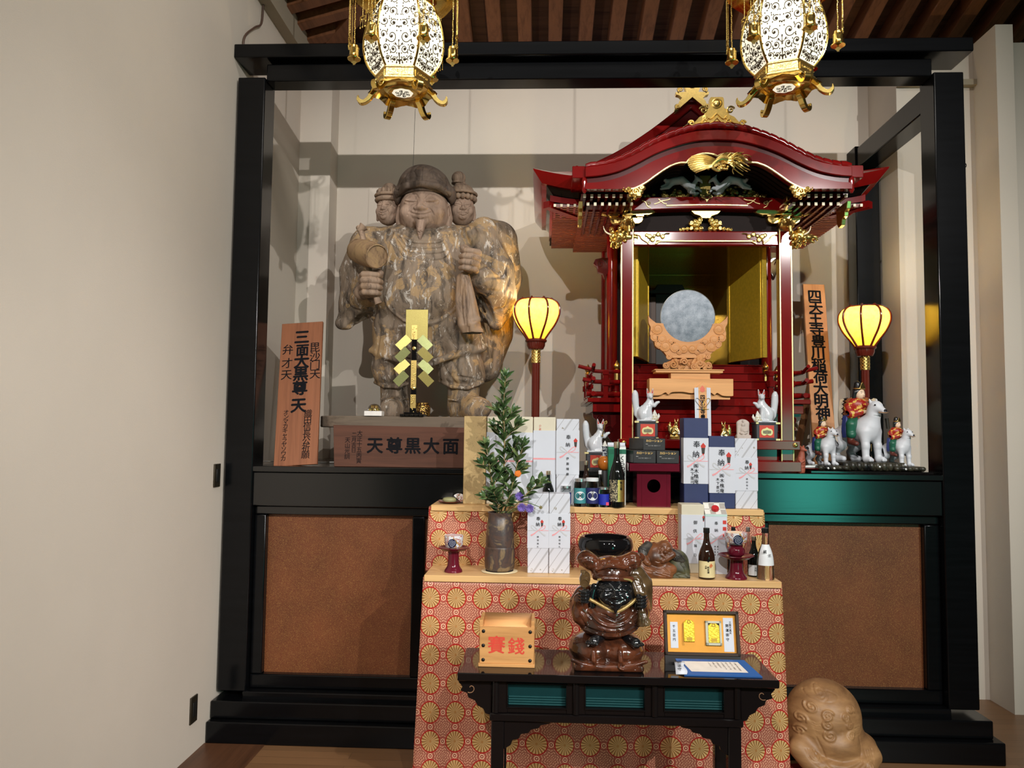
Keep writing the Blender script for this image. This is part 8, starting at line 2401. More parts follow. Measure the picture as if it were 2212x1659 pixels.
# ================================================================== LOWER STEP: BOWL AND LAUGHING FIGURE
YB_ = 3.455
p = at(1308, 1200, YB_); r = 58 * YB_ / F_PX
hb = at(1308, 1158, YB_).z - ZL
t = thing('black_bowl', 'large glossy black bowl on a foot behind the black-faced statue', 'bowl', (p.x, YB_, ZL))
b = MB(); b.lathe(bez([(r * .46, 0), (r * .44, .006), (r * .22, .018), (r * .20, hb * .30), (r * .46, hb * .385), (r * .82, hb * .50), (r, hb * .72), (r * .96, hb * .92), (r * .87, hb)], 44) + [(r * .78, hb - .002), (r * .80, hb - .03), (.001, hb - .06)], n=56); b.build('bowl_body', lacquer('black bowl lacquer', (.006, .0055, .006, 1), .06), t)
YH = 3.42
p = at(1421, 1240, YH); u = YH / F_PX
t = thing('reclining_figure', 'carved wooden laughing bald figure leaning on a sack beside the black bowl', 'figurine', (p.x, YH, ZL))
n_ = NT('dark stained carving'); _n = n_.noise(n_.co(), 14, 4); n_.base(n_.ramp(_n, [(.3, srgb(58, 34, 22)), (.5, srgb(112, 66, 38)), (.72, srgb(142, 88, 50))])).par(Roughness=.35, Coat_Weight=.3); M_HOT = n_.mat
n_ = NT('dark sleeve carving'); n_.base(n_.ramp(n_.noise(n_.co((20, 20, 60)), 1.0, 3), [(.35, srgb(36, 34, 34)), (.65, srgb(74, 68, 60))])).par(Roughness=.4); M_SLV = n_.mat
n_ = NT('olive sack carving'); n_.base(n_.ramp(n_.noise(n_.co(), 26, 4), [(.35, srgb(44, 44, 30)), (.65, srgb(88, 86, 58))])).par(Roughness=.5); M_SACK = n_.mat
hx = lambda c: ((c - 525) / 5.82) * u              # from the enlarged survey of the figure
hz = lambda c: ((1055 - c) / 5.82) * u
s = SDF((-.14, -.075, -.002), (.14, .075, .175), .0019)
s.ell((hx(505), .0, hz(800)), (.052, .044, .052), k=0)
s.ell((hx(500), -.012, hz(835)), (.046, .040, .040), k=.02)
s.ell((hx(255), 0, hz(885)), (.038, .05, .036), k=.02); s.ell((hx(640), -.018, hz(955)), (.052, .032, .026), k=.02); s.path([(hx(215), -.01, hz(900)), (hx(400), -.04, hz(985))], [.030, .024], .02)
s.path([(hx(380), -.04, hz(1000)), (hx(640), -.045, hz(1010))], [.020, .020], .015)
s.ell((hx(600), -.012, hz(715)), (.036, .036, .037), k=.012); s.ell((hx(585), -.022, hz(760)), (.028, .026, .020), k=.012)
s.ell((hx(480), .004, hz(690)), (.012, .010, .018), k=.005)
s.path([(hx(600), -.046, hz(718)), (hx(592), -.052, hz(738))], [.005, .008], .005)
for q_ in ((560, 712), (640, 700)): s.ell((hx(q_[0]), -.040, hz(q_[1])), (.010, .008, .005), k=.004)
H = lambda pts, r_, op='s', k=.002: s.groove([(hx(a), hz(c)) for a, c in pts], r_, k, op)
H(bez([(530, 752), (555, 778), (590, 786), (622, 774), (640, 745)], 16), .0040); H(bez([(540, 716), (560, 704), (582, 714)], 10), .0026); H(bez([(612, 706), (634, 694), (656, 702)], 10), .0026); H(bez([(535, 694), (558, 684), (580, 692)], 10), .0022); H(bez([(614, 684), (636, 674), (660, 682)], 10), .0022); H(bez([(525, 730), (535, 755), (545, 775)], 10), .0022)
s.path([(hx(545), -.045, hz(772)), (hx(590), -.052, hz(800)), (hx(630), -.045, hz(780))], .005, .005)
s.path([(hx(340), -.038, hz(820)), (hx(375), -.052, hz(870)), (hx(395), -.054, hz(885))], [.016, .013, .010], .006)
for k in range(4): s.path([(hx(350 + k * 16), -.052, hz(845 + k * 6)), (hx(372 + k * 14), -.058, hz(890 - k * 2))], [.005, .0035], .002)
s.path([(hx(690), -.03, hz(780)), (hx(600), -.045, hz(830)), (hx(560), -.05, hz(850))], [.016, .013, .009], .006)
for pts in ([(480, 850), (510, 862), (545, 850)], [(300, 930), (380, 965), (470, 980)], [(580, 930), (640, 985), (700, 990)], [(440, 990), (520, 1010), (600, 1030)], [(560, 990), (650, 1015), (700, 1020)]): H(bez(pts, 12), .003)
s.obj('carved_body', M_HOT, t)
s = SDF((-.14, -.07, 0), (.14, .07, .16), .0026)
s.path([(hx(400), -.005, hz(690)), (hx(340), -.02, hz(740)), (hx(320), -.035, hz(810))], [.022, .024, .019], .01)
for k in range(4): s.groove([(hx(310 + k * 22), hz(720 + k * 4)), (hx(330 + k * 18), hz(790))], .0024, .002, 's')
s.obj('dark_sleeve', M_SLV, t)
s = SDF((-.14, -.07, 0), (.14, .07, .16), .0026)
s.path([(hx(690), -.01, hz(770)), (hx(750), -.02, hz(810)), (hx(800), -.02, hz(850))], [.022, .024, .018], .01)
for k in range(4): s.groove([(hx(700 + k * 22), hz(770 + k * 8)), (hx(720 + k * 22), hz(840))], .0024, .002, 's')
s.obj('dark_sleeve', M_SLV, t)
s = SDF((-.06, -.06, -.002), (.13, .07, .12), .0026)
s.ell((hx(770), .008, hz(910)), (.050, .045, .062), k=0); s.ell((hx(800), -.005, hz(980)), (.046, .040, .038), k=.02); s.box((hx(780), 0, .006), (.052, .045, .008), rnd=.006, k=.01)
for pts in ([(700, 1000), (760, 985), (830, 1010)], [(720, 1030), (780, 1015), (850, 1035)], [(790, 880), (830, 930), (850, 990)], [(660, 1040), (700, 1020), (760, 1040)]): s.groove([(hx(a), hz(c)) for a, c in bez(pts, 12)], .0028, .003, 's')
s.obj('sack', M_SACK, t)
# ================================================================== BLACK-FACED STATUE ON THE TABLE
YD = 2.90
p = at(960 + 1490 / 4.254, 1445, YD)
t = thing('black_faced_statue', 'lacquered wooden seated statue with shiny black face on two rice bales', 'statue', (p.x, YD, ZT))
K = YD / F_PX / 4.254
dx = lambda c: (c - 1490) * K
dz = lambda c: (1345 - c) * K
n_ = NT('mottled brown lacquer'); _a = n_.noise(n_.co(), 9, 4, dist=.6)
n_.base(n_.ramp(_a, [(.30, srgb(22, 15, 12)), (.45, srgb(60, 33, 22)), (.58, srgb(94, 50, 30)), (.72, srgb(46, 26, 18))])).par(Roughness=.16, Coat_Weight=.6); M_DK = n_.mat
n_ = NT('olive brown lacquer'); _a = n_.noise(n_.co(), 12, 3); n_.base(n_.ramp(_a, [(.32, srgb(52, 38, 22)), (.6, srgb(96, 74, 46)), (.75, srgb(126, 102, 66))])).par(Roughness=.2, Coat_Weight=.5); M_OL = n_.mat
n_ = NT('gloss black face lacquer'); n_.base((.006, .0065, .0075, 1)); n_.par(Roughness=.10, Coat_Weight=.4); n_.bump(n_.noise(n_.co(), 60, 2), .0006, .3); M_BF = n_.mat
M_GEDGE = plain('worn gold edge', srgb(168, 138, 84), .3, .4, var=.15)
# bales
s = SDF((-.16, -.135, -.003), (.16, .12, .15), .0029)
for sx in (-1, 1):
	s.ell((sx * .055, 0, dz(1200)), (.084, .105, .056), k=.015)
	for yy in (-.05, .05):
		pass
s.box((0, 0, .012), (.125, .105, .012), rnd=.010, k=.02)
s.path([(dx(a), -.10, dz(c)) for a, c in bez([(1175, 1250), (1300, 1290), (1480, 1312), (1660, 1295), (1810, 1250)], 16)], .007, .01)
for a in (1370, 1600): s.path([(dx(a), -.06, dz(1120)), (dx(a - 15), -.105, dz(1170)), (dx(a - 12), -.112, dz(1240)), (dx(a), -.10, dz(1290))], [.007, .008, .009, .006], .004)
s.path([(dx(1600) + x, -.112, dz(1275) + z) for x, z in spiral(0, 0, .006, .016, .8, 0, 12)], .004, .003)
s.box((0, 0, -.02), (.3, .3, .0205), rnd=.001, k=0, op='s')
s.obj('rice_bale', M_DK, t)
# robe: lower body, belly, sleeves
s = SDF((-.155, -.125, .09), (.155, .12, .34), .0029)
s.ell((dx(1500), .0, dz(900)), (.098, .085, .085), k=0)
s.ell((dx(1500), -.01, dz(990)), (.108, .088, .045), k=.03)
s.ell((dx(1520), -.018, dz(870)), (.084, .080, .050), k=.02)
s.ell((dx(1525), -.008, dz(740)), (.085, .075, .055), k=.03)
for sx, a0, a1 in ((-1, 1300, 1250), (1, 1740, 1780)):
	s.path([(dx(a0), .0, dz(760)), (dx(a1), -.01, dz(820)), (dx(a1 - sx * 10), -.04, dz(900))], [.045, .042, .034], .02)
	s.path([(dx(a1 - sx * 10), -.03, dz(900)), (dx(a1 + sx * 5), -.05, dz(760))], [.030, .026], .015)
G = lambda pts, r_, op='s', k=.003, lift=0.0: s.groove([(dx(a), dz(c)) for a, c in bez(pts, 18)], r_, k, op, lift)
G([(1290, 1010), (1400, 1035), (1500, 1045), (1620, 1040), (1745, 1000)], .005, 'u'); G([(1285, 985), (1400, 1012), (1500, 1022), (1620, 1016), (1745, 978)], .0035)
G([(1320, 850), (1420, 935), (1530, 960), (1640, 935), (1735, 850)], .006, 'u'); G([(1310, 870), (1410, 955), (1530, 980), (1650, 955), (1745, 870)], .0035)
for k in range(4): G([(1335 + k * 26, 775 + k * 8), (1390 + k * 30, 840 + k * 12), (1480 + k * 20, 880 + k * 10)], .003)
for k in range(4): G([(1725 - k * 26, 775 + k * 8), (1670 - k * 30, 840 + k * 12), (1590 - k * 16, 880 + k * 10)], .003)
for pts in ([(1260, 850), (1290, 880), (1320, 960)], [(1245, 900), (1270, 940), (1300, 990)], [(1790, 870), (1760, 900), (1740, 960)], [(1440, 990), (1450, 1010), (1440, 1030)], [(1560, 990), (1570, 1010), (1565, 1035)]): G(pts, .003)
s.obj('robe', M_DK, t)
s = SDF((-.12, -.125, .20), (.14, .02, .30), .0026)
s.path([(dx(a), -.075 - .016 * math.sin((a - 1330) / 400 * PI), dz(c)) for a, c in bez([(1320, 740), (1390, 770), (1480, 815), (1550, 835), (1610, 815), (1680, 770), (1725, 735)], 20)], .0065, .004)
s.obj('collar', M_GEDGE, t)
# head
w, hg = 165 * K, 135 * K
s = SDF((-w * 1.7, -w * 1.45, -hg * 1.6), (w * 1.7, w * 1.2, hg * 1.5), w / 34)
s.ell((0, 0, 0), (w * .98, w * .92, hg * 1.02), k=0); s.ell((0, -w * .08, -hg * .35), (w * .88, w * .86, hg * .62), k=w * .2)
for sx in (-1, 1):
	s.ell((sx * w * .5, -w * .66, -hg * .2), (w * .32, w * .24, hg * .3), k=w * .14); s.ell((sx * w * .42, -w * .78, hg * .18), (w * .24, w * .12, hg * .12), k=w * .06)
	s.path([(sx * w * 1.0, -w * .1, hg * .3), (sx * w * 1.12, -w * .15, -hg * .3), (sx * w * 1.08, -w * .2, -hg * .9)], [w * .15, w * .18, w * .15], w * .05)
s.path([(0, -w * .90, hg * .15), (0, -w * 1.02, -hg * .12)], [w * .08, w * .13], w * .1)
for sx in (-1, 1): s.ell((sx * w * .13, -w * .96, -hg * .16), (w * .10, w * .09, hg * .08), k=w * .05)
s.path([(-w * .30, -w * .85, -hg * .36), (0, -w * .98, -hg * .46), (w * .30, -w * .85, -hg * .36)], w * .07, w * .05); s.path([(-w * .22, -w * .88, -hg * .52), (0, -w * .95, -hg * .60), (w * .22, -w * .88, -hg * .52)], w * .07, w * .05)
s.ell((0, -w * .72, -hg * .8), (w * .26, w * .2, hg * .18), k=w * .12)
s.path([(0, -w * .74, -hg * .9), (0, -w * .8, -hg * 1.15)], [w * .14, w * .05], w * .05)
G2 = lambda pts, r_, op='s', k=.4: s.groove([(x * w, z * hg) for x, z in bez(pts, 20)], r_ * w, k * r_ * w, op)
G2([(-.46, -.28), (-.2, -.42), (0, -.46), (.2, -.42), (.46, -.28)], .055)
for sx in (-1, 1):
	G2([(sx * .16, .14), (sx * .34, .10), (sx * .52, .13), (sx * .68, .22)], .05); G2([(sx * .12, .34), (sx * .3, .5), (sx * .55, .48), (sx * .78, .3)], .045, 'u', .8); G2([(sx * .24, -.1), (sx * .44, -.24), (sx * .54, -.42)], .03)
o = s.obj('black_head', M_BF, t); o.location = (dx(1545), -.052, dz(676)); o.scale = (1.08, 1, 1.04)
# cap with side lobes
s = SDF((-.15, -.13, .29), (.15, .10, .43), .0029)
s.ell((dx(1525), -.010, dz(530)), (.075, .075, .038), k=0); s.ell((dx(1520), -.004, dz(470)), (.066, .066, .034), k=.02)
s.path([(dx(1390), -.065, dz(480)), (dx(1520), -.085, dz(440)), (dx(1650), -.065, dz(470))], .010, .012)
s.path([(dx(1375), -.050, dz(560)), (dx(1440), -.088, dz(555)), (dx(1560), -.096, dz(550)), (dx(1690), -.075, dz(560))], .010, .01)
s.path([(dx(1300), .0, dz(420)), (dx(1340), -.02, dz(440))], [.032, .030], .01); s.ell((dx(1310), -.01, dz(415)), (.036, .04, .018), k=.01)
s.path([(dx(1640), -.01, dz(450)), (dx(1720), -.01, dz(425)), (dx(1790), .0, dz(400))], [.030, .034, .018], .012)
for pts in ([(1240, 430), (1300, 395), (1380, 410)], [(1390, 470), (1500, 420), (1640, 440)], [(1620, 440), (1700, 400), (1790, 395)], [(1640, 480), (1720, 460), (1770, 440)], [(1400, 500), (1520, 470), (1660, 500)]): s.groove([(dx(a), dz(c)) for a, c in bez(pts, 14)], .0035, .004, 's')
s.obj('soft_cap', M_DK, t)
s = SDF((-.02 + dx(1500), -.13, .29), (dx(1500) + .09, -.04, .34), .0026)
b = MB(); b.tube([(dx(a), -.098 + .00006 * abs(a - 1540), dz(c)) for a, c in bez([(1390, 566), (1470, 548), (1560, 544), (1660, 558), (1690, 575)], 18)], .0042, 6); b.build('cap_band', M_GEDGE, t)
# sack over the right shoulder with hanging tail, mallet at the left
s = SDF((dx(1640), -.12, dz(980)), (dx(1900), .11, dz(430)), .0029)
s.path([(dx(1740), .02, dz(560)), (dx(1790), .03, dz(680)), (dx(1790), .02, dz(820))], [.042, .055, .048], .02)
s.path([(dx(1730), -.05, dz(580)), (dx(1765), -.068, dz(680)), (dx(1770), -.075, dz(720))], [.024, .022, .016], .012)
s.path([(dx(1775), -.072, dz(820)), (dx(1790), -.074, dz(900)), (dx(1800), -.070, dz(935))], [.012, .020, .026], .006)
s.box((dx(1800), -.07, dz(985)), (.06, .05, .011), (0, -8, 0), rnd=.001, k=.002, op='s')
for k in range(4): s.groove([(dx(a), dz(c)) for a, c in bez([(1705 + k * 22, 560 + k * 6), (1735 + k * 18, 640), (1760 + k * 8, 710)], 12)], .003, .003, 's')
for k in range(3): s.groove([(dx(1775 + k * 12), dz(845)), (dx(1770 + k * 25), dz(945))], .0025, .003, 's')
s.obj('sack', M_OL, t)
A_ = Vector((dx(1290), -.03, dz(560))); B2 = Vector((dx(1275), -.10, dz(608)))
ax2 = (B2 - A_).normalized(); T = Matrix.Translation(A_) @ ax2.to_track_quat('Z', 'Y').to_matrix().to_4x4() @ Matrix.Scale(.8, 4); L2 = (B2 - A_).length
b = MB(); b.lathe([(.020, -.012), (.023, 0), (.026, L2 * .5), (.022, L2 * .9), (.021, L2), (.018, L2 + .001), (.017, L2 - .002), (.001, L2 - .002)], n=28, T=T); b.cyl((dx(1268), -.055, dz(500)), (dx(1285), -.06, dz(730)), .007, n=10); b.cyl((dx(1268), -.055, dz(498)), (dx(1268), -.055, dz(520)), .010, n=10); b.build('mallet', M_OL, t)
# hands and feet, five digits each
for sx, hx_, hz_ in ((-1, 1275, 712), (1, 1775, 745)):
	s = SDF((-.05, -.05, -.045), (.05, .05, .045), .002)
	s.ell((0, .010, 0), (.026, .024, .032), k=0); s.path([(0, .02, -.01), (-sx * .005, .045, -.03)], [.022, .022], .01)
	for i in range(4):
		z = .024 - i * .0155; r_ = (.0082, .0086, .0084, .0074)[i]
		s.path([(sx * .024, .0, z), (sx * .014, -.024, z), (-sx * .006, -.031, z), (-sx * .020, -.022, z), (-sx * .023, -.008, z)], [r_, r_, r_, r_ * .9, r_ * .8], .0015)
	s.path([(-sx * .004, .004, .026), (-sx * .020, -.012, .030), (-sx * .024, -.022, .022)], [.010, .008, .0065], .003)
	o = s.obj('hand', M_BF, t); o.location = (dx(hx_), -.082, dz(hz_)); o.scale = (.68, .68, .72)
	s = SDF((-.06, -.06, -.03), (.06, .06, .03), .0023)
	s.path([(0, .03, 0), (0, -.02, -.002)], [.017, .019], .01)
	for i in range(5): s.path([((i - 2) * .0088, -.022, -.002), ((i - 2) * .0096, -.042 + .002 * abs(i - 1), -.006)], [.0062, .0052], .002)
	o = s.obj('foot', M_BF, t); o.location = (dx(1385 if sx < 0 else 1695), -.085, dz(1080 if sx < 0 else 1088)); o.rotation_euler = (0, 0, -sx * -.55)
# ================================================================== COIN BOX
YO = 2.90
p0, p1 = at(1033, 1440, YO - .07), at(1155, 1446, YO - .07)
cx = (p0.x + p1.x) / 2; w = (p1.x - p0.x) / 2
hO = at(1094, 1355, YO - .07).z - ZT
t = thing('offering_box', 'wooden coin offering box with red characters at the left end of the black table', 'offering box', (cx, YO, ZT), 0.0)
W_BOX = wood('honey box wood', srgb(196, 144, 88), srgb(164, 114, 66), .5, 'x')
b = MB(); b.bb(-w * .96, w * .96, -.070, -.062, .012, hO); b.build('front_board', W_BOX, t, bev=.001, seg=1)
b = MB(); b.bb(-w * .96, w * .96, .062, .070, .012, hO); b.build('back_board', W_BOX, t, bev=.001, seg=1)
for s in (-1, 1):
	b = MB(); b.bb(s * w * .92 - .006, s * w * .92 + .006, -.062, .062, .012, hO + .022); b.build('side_board', W_BOX, t, bev=.001, seg=1)
b = MB(); b.bb(-w, w, -.075, .075, 0, .012); b.build('bottom_board', W_BOX, t, bev=.0015, seg=1)
b = MB()
b.add([(-w * .88, -.062, hO), (w * .88, -.062, hO), (w * .88, -.05, hO - .004), (-w * .88, -.05, hO - .004)], [(0, 1, 2, 3)])
b.add([(-w * .88, .062, hO + .022), (w * .88, .062, hO + .022), (w * .88, -.046, hO - .004), (-w * .88, -.046, hO - .004)], [(3, 2, 1, 0)])
o = b.build('coin_slope', W_LIGHT, t); sm = o.modifiers.new('thickness', 'SOLIDIFY'); sm.thickness = .004
for s in (-1, 1):
	for k in range(3):
		b = MB(); b.ball((s * w * .83, -.070, hO * (.17 + .36 * k)), (.0066, .004, .0066), 14, 8); b.build('round_nail', plain('dark iron nail', (.02, .017, .015, 1), .35, .6), t)
b = MB(); letter(b, '賽', -w * .36, hO * .52, .066, -.0706, bold=.02); letter(b, '錢', w * .34, hO * .50, .062, -.0706, bold=.02); b.build('red_lettering', plain('red brush paint', srgb(200, 62, 44), .6), t)
# ================================================================== AMULET CASE, BLUE BOARD, PAPER
YA = 2.90
q0, q1 = at(1441, 1412, YA - .02), at(1607, 1417, YA - .02)
cx = (q0.x + q1.x) / 2; w = (q1.x - q0.x) / 2
hA = (at(1440, 1327, YA).z - ZT) * 1.0 - .028
zb = at(1524, 1415, YA).z - ZT
t = thing('amulet_case', 'dark wooden display frame with two gold brocade amulets on an orange mat', 'display frame', (cx, YA + .02, ZT + .0), rot=(math.radians(-12), 0, math.radians(0)))
zb = .030
hA = at(1524, 1325, YA).z - ZT
b = MB(); b.bb(-w + .008, w - .008, .012, .018, zb + .008, hA - .008); b.build('orange_mat', plain('orange mat', srgb(230, 160, 58), .7, var=.03), t)
b = MB()
for q_ in ((-w, w, zb, zb + .011), (-w, w, hA - .011, hA), (-w, -w + .011, zb, hA), (w - .011, w, zb, hA)): b.bb(q_[0], q_[1], -.004, .022, q_[2], q_[3])
b.build('case_frame', wood('dark walnut frame', srgb(62, 46, 36), srgb(40, 28, 22), .4, 'x'), t, bev=.0012, seg=1)
b = MB(); b.bb(-w * .9, w * .9, .018, .10, 0, .006); b.bb(-w, w, .0, .022, 0, zb); b.build('case_stand', plain('dark stand wood', (.012, .009, .008, 1), .4), t)
hh = hA - zb
X_ = lambda c: -w + (c - 172) / 735 * 2 * w            # from the enlarged survey of the case
Z_ = lambda c: hA - (c - 195) / 405 * hh
for (a0, a1, c0, c1) in ((236, 310, 302, 538), (758, 856, 256, 562)):
	b = MB(); b.bb(X_(a0), X_(a1), .0105, .012, Z_(c1), Z_(c0)); b.build('paper_slip', M_PAPER, t)
b = MB(); letter(b, '千五百円', X_(272), Z_(345), .0115, .010, step=1.35, bold=.02); letter(b, '三面大黒天', X_(826), Z_(300), .0095, .010, step=.98, bold=.02); letter(b, '開運御守', X_(795), Z_(330), .0125, .010, step=1.3, bold=.02); b.build('lettering', M_INK, t)
n_ = NT('gold brocade pouch'); _v = n_.node('ShaderNodeTexVoronoi'); n_.link(n_.co(), _v.inputs[0]); _v.inputs['Scale'].default_value = 150
n_.base(n_.ramp(_v.outputs[0], [(.2, srgb(206, 172, 30)), (.6, srgb(244, 214, 62))])).par(Roughness=.4, Metallic=.3); n_.bump(_v.outputs[0], .001, .6); M_POUCH = n_.mat
for (a0, a1, c0, c1, yy) in ((364, 472, 280, 478, .004), (604, 716, 306, 484, .004)):
	b = MB(); mx_ = (X_(a0) + X_(a1)) / 2; hw = (X_(a1) - X_(a0)) / 2; z1, z0 = Z_(c0), Z_(c1)
	b.prism([(mx_ - hw, z0), (mx_ + hw, z0), (mx_ + hw, z1 - .010), (mx_ + hw * .45, z1), (mx_ - hw * .45, z1), (mx_ - hw, z1 - .010)], yy, .011)
	pch = b.build('amulet_pouch', M_POUCH, t, bev=.002)
	b = MB(); b.tube([(mx_ + x, yy - .001, z1 - .006 + z) for x, z in bez([(-.006, -.004), (-.003, .004), (.003, .004), (.006, -.004), (.0, -.006), (-.006, -.004)], 18)], .0013, 5)
	if a0 < 500: b.tube([(mx_ + x, yy, z) for x, z in bez([(-hw, z1 - .012), (-hw - .002, z0 + .01), (-hw - .001, z0 - .006), (-hw, z0 - .012)], 14)], .0012, 5)
	b.build('pouch_cord', plain('ochre cord', srgb(176, 130, 40), .6), pch)
	b = MB(); b.bb(mx_ - hw * .5, mx_ + hw * .5, yy - .0006, yy, z0 + .004, z0 + .016); b.build('woven_seal', plain('darker gold weave', srgb(190, 150, 24), .5), pch)
b = MB()
for q_ in ((580, 604, 286, 506), (716, 736, 286, 506), (580, 736, 484, 506), (580, 736, 286, 306)): b.bb(X_(q_[0]), X_(q_[1]), .002, .012, Z_(q_[3]), Z_(q_[2]))
b.build('silver_tray', plain('silver tray', srgb(196, 190, 170), .35, .5), t)
b = MB(); b.bb(X_(590), X_(726), .0095, .0115, Z_(495), Z_(296)); b.build('tray_lining', plain('dark lining', (.02, .018, .012, 1), .6), t)
# blue board leaning at a low angle in front, with a notice and a slip
c0_, c1_ = at(1478, 1454, 2.775), at(1647, 1455, 2.775)
cx = (c0_.x + c1_.x) / 2; w = (c1_.x - c0_.x) / 2
t = thing('blue_board', 'blue board with a printed white notice lying in front of the amulet case', 'board', (cx, 2.775, ZT + .0005), rot=(math.radians(12), 0, 0))
b = MB(); b.add([(-w, 0, .004), (w, 0, .004), (w - .035, .115, .004), (-w - .012, .115, .004), (-w, 0, 0), (w, 0, 0), (w - .035, .115, 0), (-w - .012, .115, 0)], [(0, 1, 2, 3), (7, 6, 5, 4), (0, 4, 5, 1), (1, 5, 6, 2), (2, 6, 7, 3), (3, 7, 4, 0)]); b.build('board', plain('blue board paint', srgb(38, 92, 160), .4), t)
b = MB(); b.add([(-w + .030, .024, .0046), (w - .042, .024, .0046), (w - .062, .098, .0046), (-w + .008, .096, .0046)], [(0, 1, 2, 3)]); o = b.build('notice_sheet', plain('pale notice paper', srgb(226, 216, 206), .6), t)
b = MB(); Tm = Matrix(((1, -.18, 0, 0), (0, 0, -1, 0), (0, 1, 0, 0), (0, 0, 0, 1)))
for k, s_ in enumerate(('三面大黒天御守', '授与のご案内', 'お守りは一体', '千五百円です', '社務所まで', 'お申し付け', 'ください')):
	for i, ch in enumerate(s_):
		v, f = text_mesh(ch, .0074, .01)
		b.add([(w - .070 - k * .0155 + px - (.085 - i * .0085 + py) * .18 + .010, .088 - i * .0085 + py, .0052) for px, py, pz in v], f)
b.build('lettering', plain('brown print', srgb(110, 84, 80), .6), t)
c2_ = at(1470, 1425, 2.80)
t = thing('paper_slip', 'small white handwritten slip bent over the left edge of the blue board', 'paper', (c2_.x, 2.80, ZT + .012), rot=(math.radians(28), math.radians(-4), 0))
b = MB()
n = 8
L = [(-.016 - .006 * (1 - i / n), -.03 + .062 * i / n, .012 + .006 * math.sin(i / n * PI * 1.2)) for i in range(n + 1)]; R_ = [(.016 + .004 * math.sin(i), -.032 + .062 * i / n, .012 + .005 * math.sin(i / n * PI * 1.2)) for i in range(n + 1)]
b.strip(L, R_); o = b.build('slip', M_PAPER, t, fix=False); sm = o.modifiers.new('thickness', 'SOLIDIFY'); sm.thickness = .0008
b = MB()
for i, ch in enumerate('開運守'):
	v, f = text_mesh(ch, .015, .01); b.add([(px - .002 - i * .002, .018 - i * .0165 + py, .0205) for px, py, pz in v], f)
b.build('lettering', M_INK, t)
# ================================================================== WOODEN FISH DRUM ON A RED CUSHION
YK = 3.46
p = at(1782, 1600, YK)
t = thing('floor_cushion', 'red cushion under the carved wooden fish drum', 'cushion', (p.x, YK, 0))
s = SDF((-.24, -.20, -.002), (.24, .20, .12), .006)
s.ell((0, 0, .045), (.20, .16, .05), k=0); s.box((0, 0, .04), (.17, .13, .035), rnd=.03, k=.03); s.box((0, 0, -.05), (.5, .5, .0515), rnd=.001, k=0, op='s')
s.obj('cushion', plain('crimson cushion cloth', srgb(150, 18, 30), .7, bump=.001), t)
u = YK / F_PX
mx0 = 4.378
kx = lambda c: (1400 + c / mx0 - 1782) * u
kz = lambda c: at(1782, 1280 + c / mx0, YK - .1).z
n_ = NT('carved camphor wood'); _a = n_.noise(n_.co((5, 5, 16)), 1.0, 5, .6, .5); n_.base(n_.ramp(_a, [(.3, srgb(116, 82, 52)), (.52, srgb(154, 114, 74)), (.74, srgb(184, 142, 96))])).par(Roughness=.48); n_.bump(_a, .001, .3); M_MOKU = n_.mat
t = thing('wooden_fish_drum', 'large round carved wooden fish drum resting on the red cushion on the floor', 'drum', (p.x, YK, .095))
O_ = (p.x, YK, .0)
s = SDF((-.24, -.215, .08), (.26, .20, .50), .0036)
s.ell((-.012, 0, kz(1290)), (.152, .150, .158), k=0)
s.ell((.0, .005, kz(1210)), (.140, .140, .130), k=.04)
s.ell((.02, -.01, kz(1480)), (.185, .135, .062), k=.05)
s.path([(kx(1380), -.10, kz(1480)), (kx(1480), -.15, kz(1610)), (kx(1700), -.165, kz(1640)), (kx(1900), -.14, kz(1610)), (kx(2020), -.08, kz(1560))], [.045, .045, .04, .045, .04], .03)
s.ell((kx(1700), -.12, kz(1430)), (.082, .055, .056), k=.02)
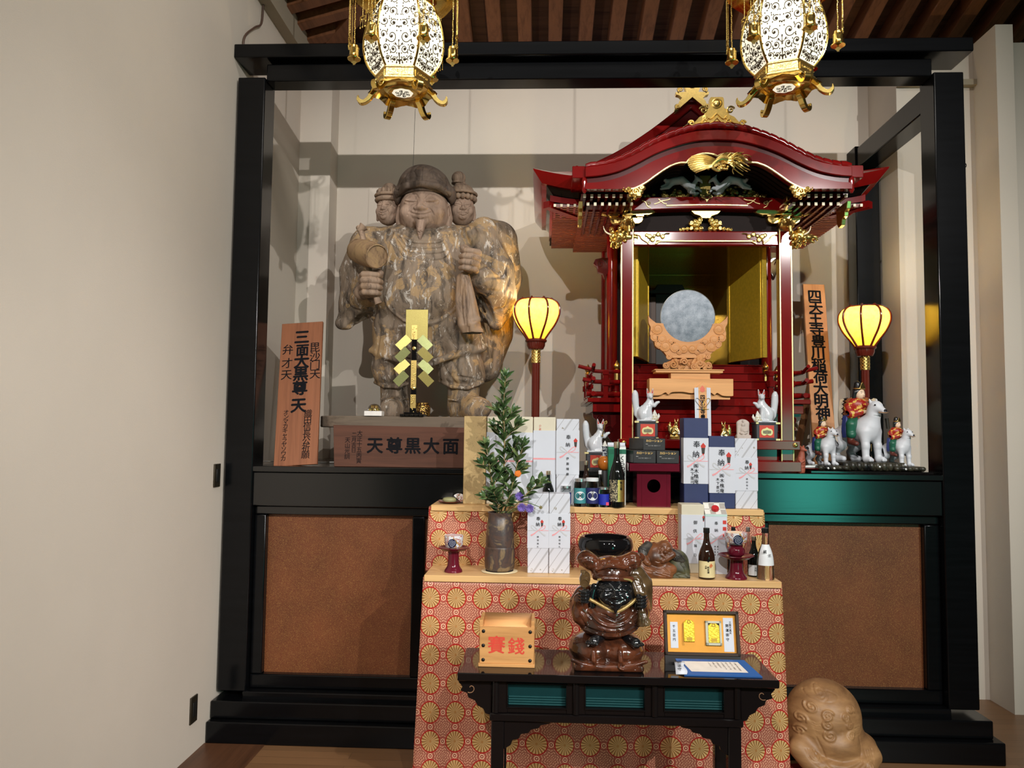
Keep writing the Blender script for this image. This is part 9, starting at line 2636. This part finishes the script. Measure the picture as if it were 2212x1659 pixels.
# mouth slit
s.path([(kx(1570), -.19, kz(1545)), (kx(1640), -.20, kz(1572)), (kx(1720), -.20, kz(1580)), (kx(1790), -.19, kz(1565)), (kx(1860), -.17, kz(1530))], [.006, .011, .012, .011, .006], .004, 's')
s.path([(kx(1570), -.15, kz(1545)), (kx(1640), -.16, kz(1572)), (kx(1720), -.16, kz(1580)), (kx(1790), -.15, kz(1565)), (kx(1860), -.14, kz(1530))], [.006, .011, .012, .011, .006], .004, 's')
def KG(pts, r_, op='u', k=.004, lift=.001):
	for i, (a, c) in enumerate(pts): pass
	s.groove([(kx(a), kz(c)) for a, c in pts], r_, k, op, lift)
for (a, c, r_, ph) in ((1480, 1080, 52, 0), (1595, 1140, 50, 2), (1395, 1195, 46, 3), (1590, 1215, 46, 1), (1385, 1310, 46, 2), (1605, 1310, 52, 0), (1745, 1145, 36, 4), (1785, 1220, 36, 1), (1795, 1310, 38, 2), (1810, 1090, 36, 3)):
	KG(spiral(a, c, 6, r_, 1.6, ph, 26), .0050)
KG([(1590 + 130 * math.cos(x), 985 + 44 * math.sin(x)) for x in np.linspace(0, 2 * PI, 30)], .0022, 's'); KG(spiral(1575, 962, 8, 60, 2.2, 0, 34), .0030, 's')
for k in range(6): KG([(1455 + k * 8, 1190 + k * 22), (1500, 1205 + k * 22), (1545 - k * 4, 1190 + k * 24)], .0018, 's', .002, 0)
for k in range(4): KG([(1830, 1260 + k * 22), (1870, 1255 + k * 20), (1905, 1265 + k * 18)], .0018, 's', .002, 0)
for k in range(5): KG(bez([(1400 + k * 22, 1440 + k * 4), (1420 + k * 22, 1510), (1490 + k * 16, 1570 + k * 4), (1560 + k * 10, 1612 + k * 3)], 16), .0030, 's', .004, 0)
for k in range(4): KG(bez([(1990 - k * 24, 1460), (1975 - k * 20, 1520), (1920 - k * 16, 1580), (1850 - k * 10, 1615)], 16), .0030, 's', .004, 0)
KG(bez([(1500, 1345), (1530, 1420), (1570, 1540)], 14), .003, 's', .004, 0); KG(bez([(1890, 1345), (1885, 1430), (1860, 1530)], 14), .003, 's', .004, 0)
for (a, c, r_, ph) in ((1470, 1490, 40, 1), (1750, 1635, 34, 2), (1640, 1635, 30, 0), (1930, 1560, 34, 2)): KG(spiral(a, c, 6, r_, 1.5, ph, 22), .0036, 'u', .004, 0)
KG([(1690, 1275), (1720, 1275)], .0016, 's'); KG([(1705, 1262), (1705, 1300)], .0016, 's')
o = s.obj('drum_body', M_MOKU, t); o.location = (0, 0, -.095)
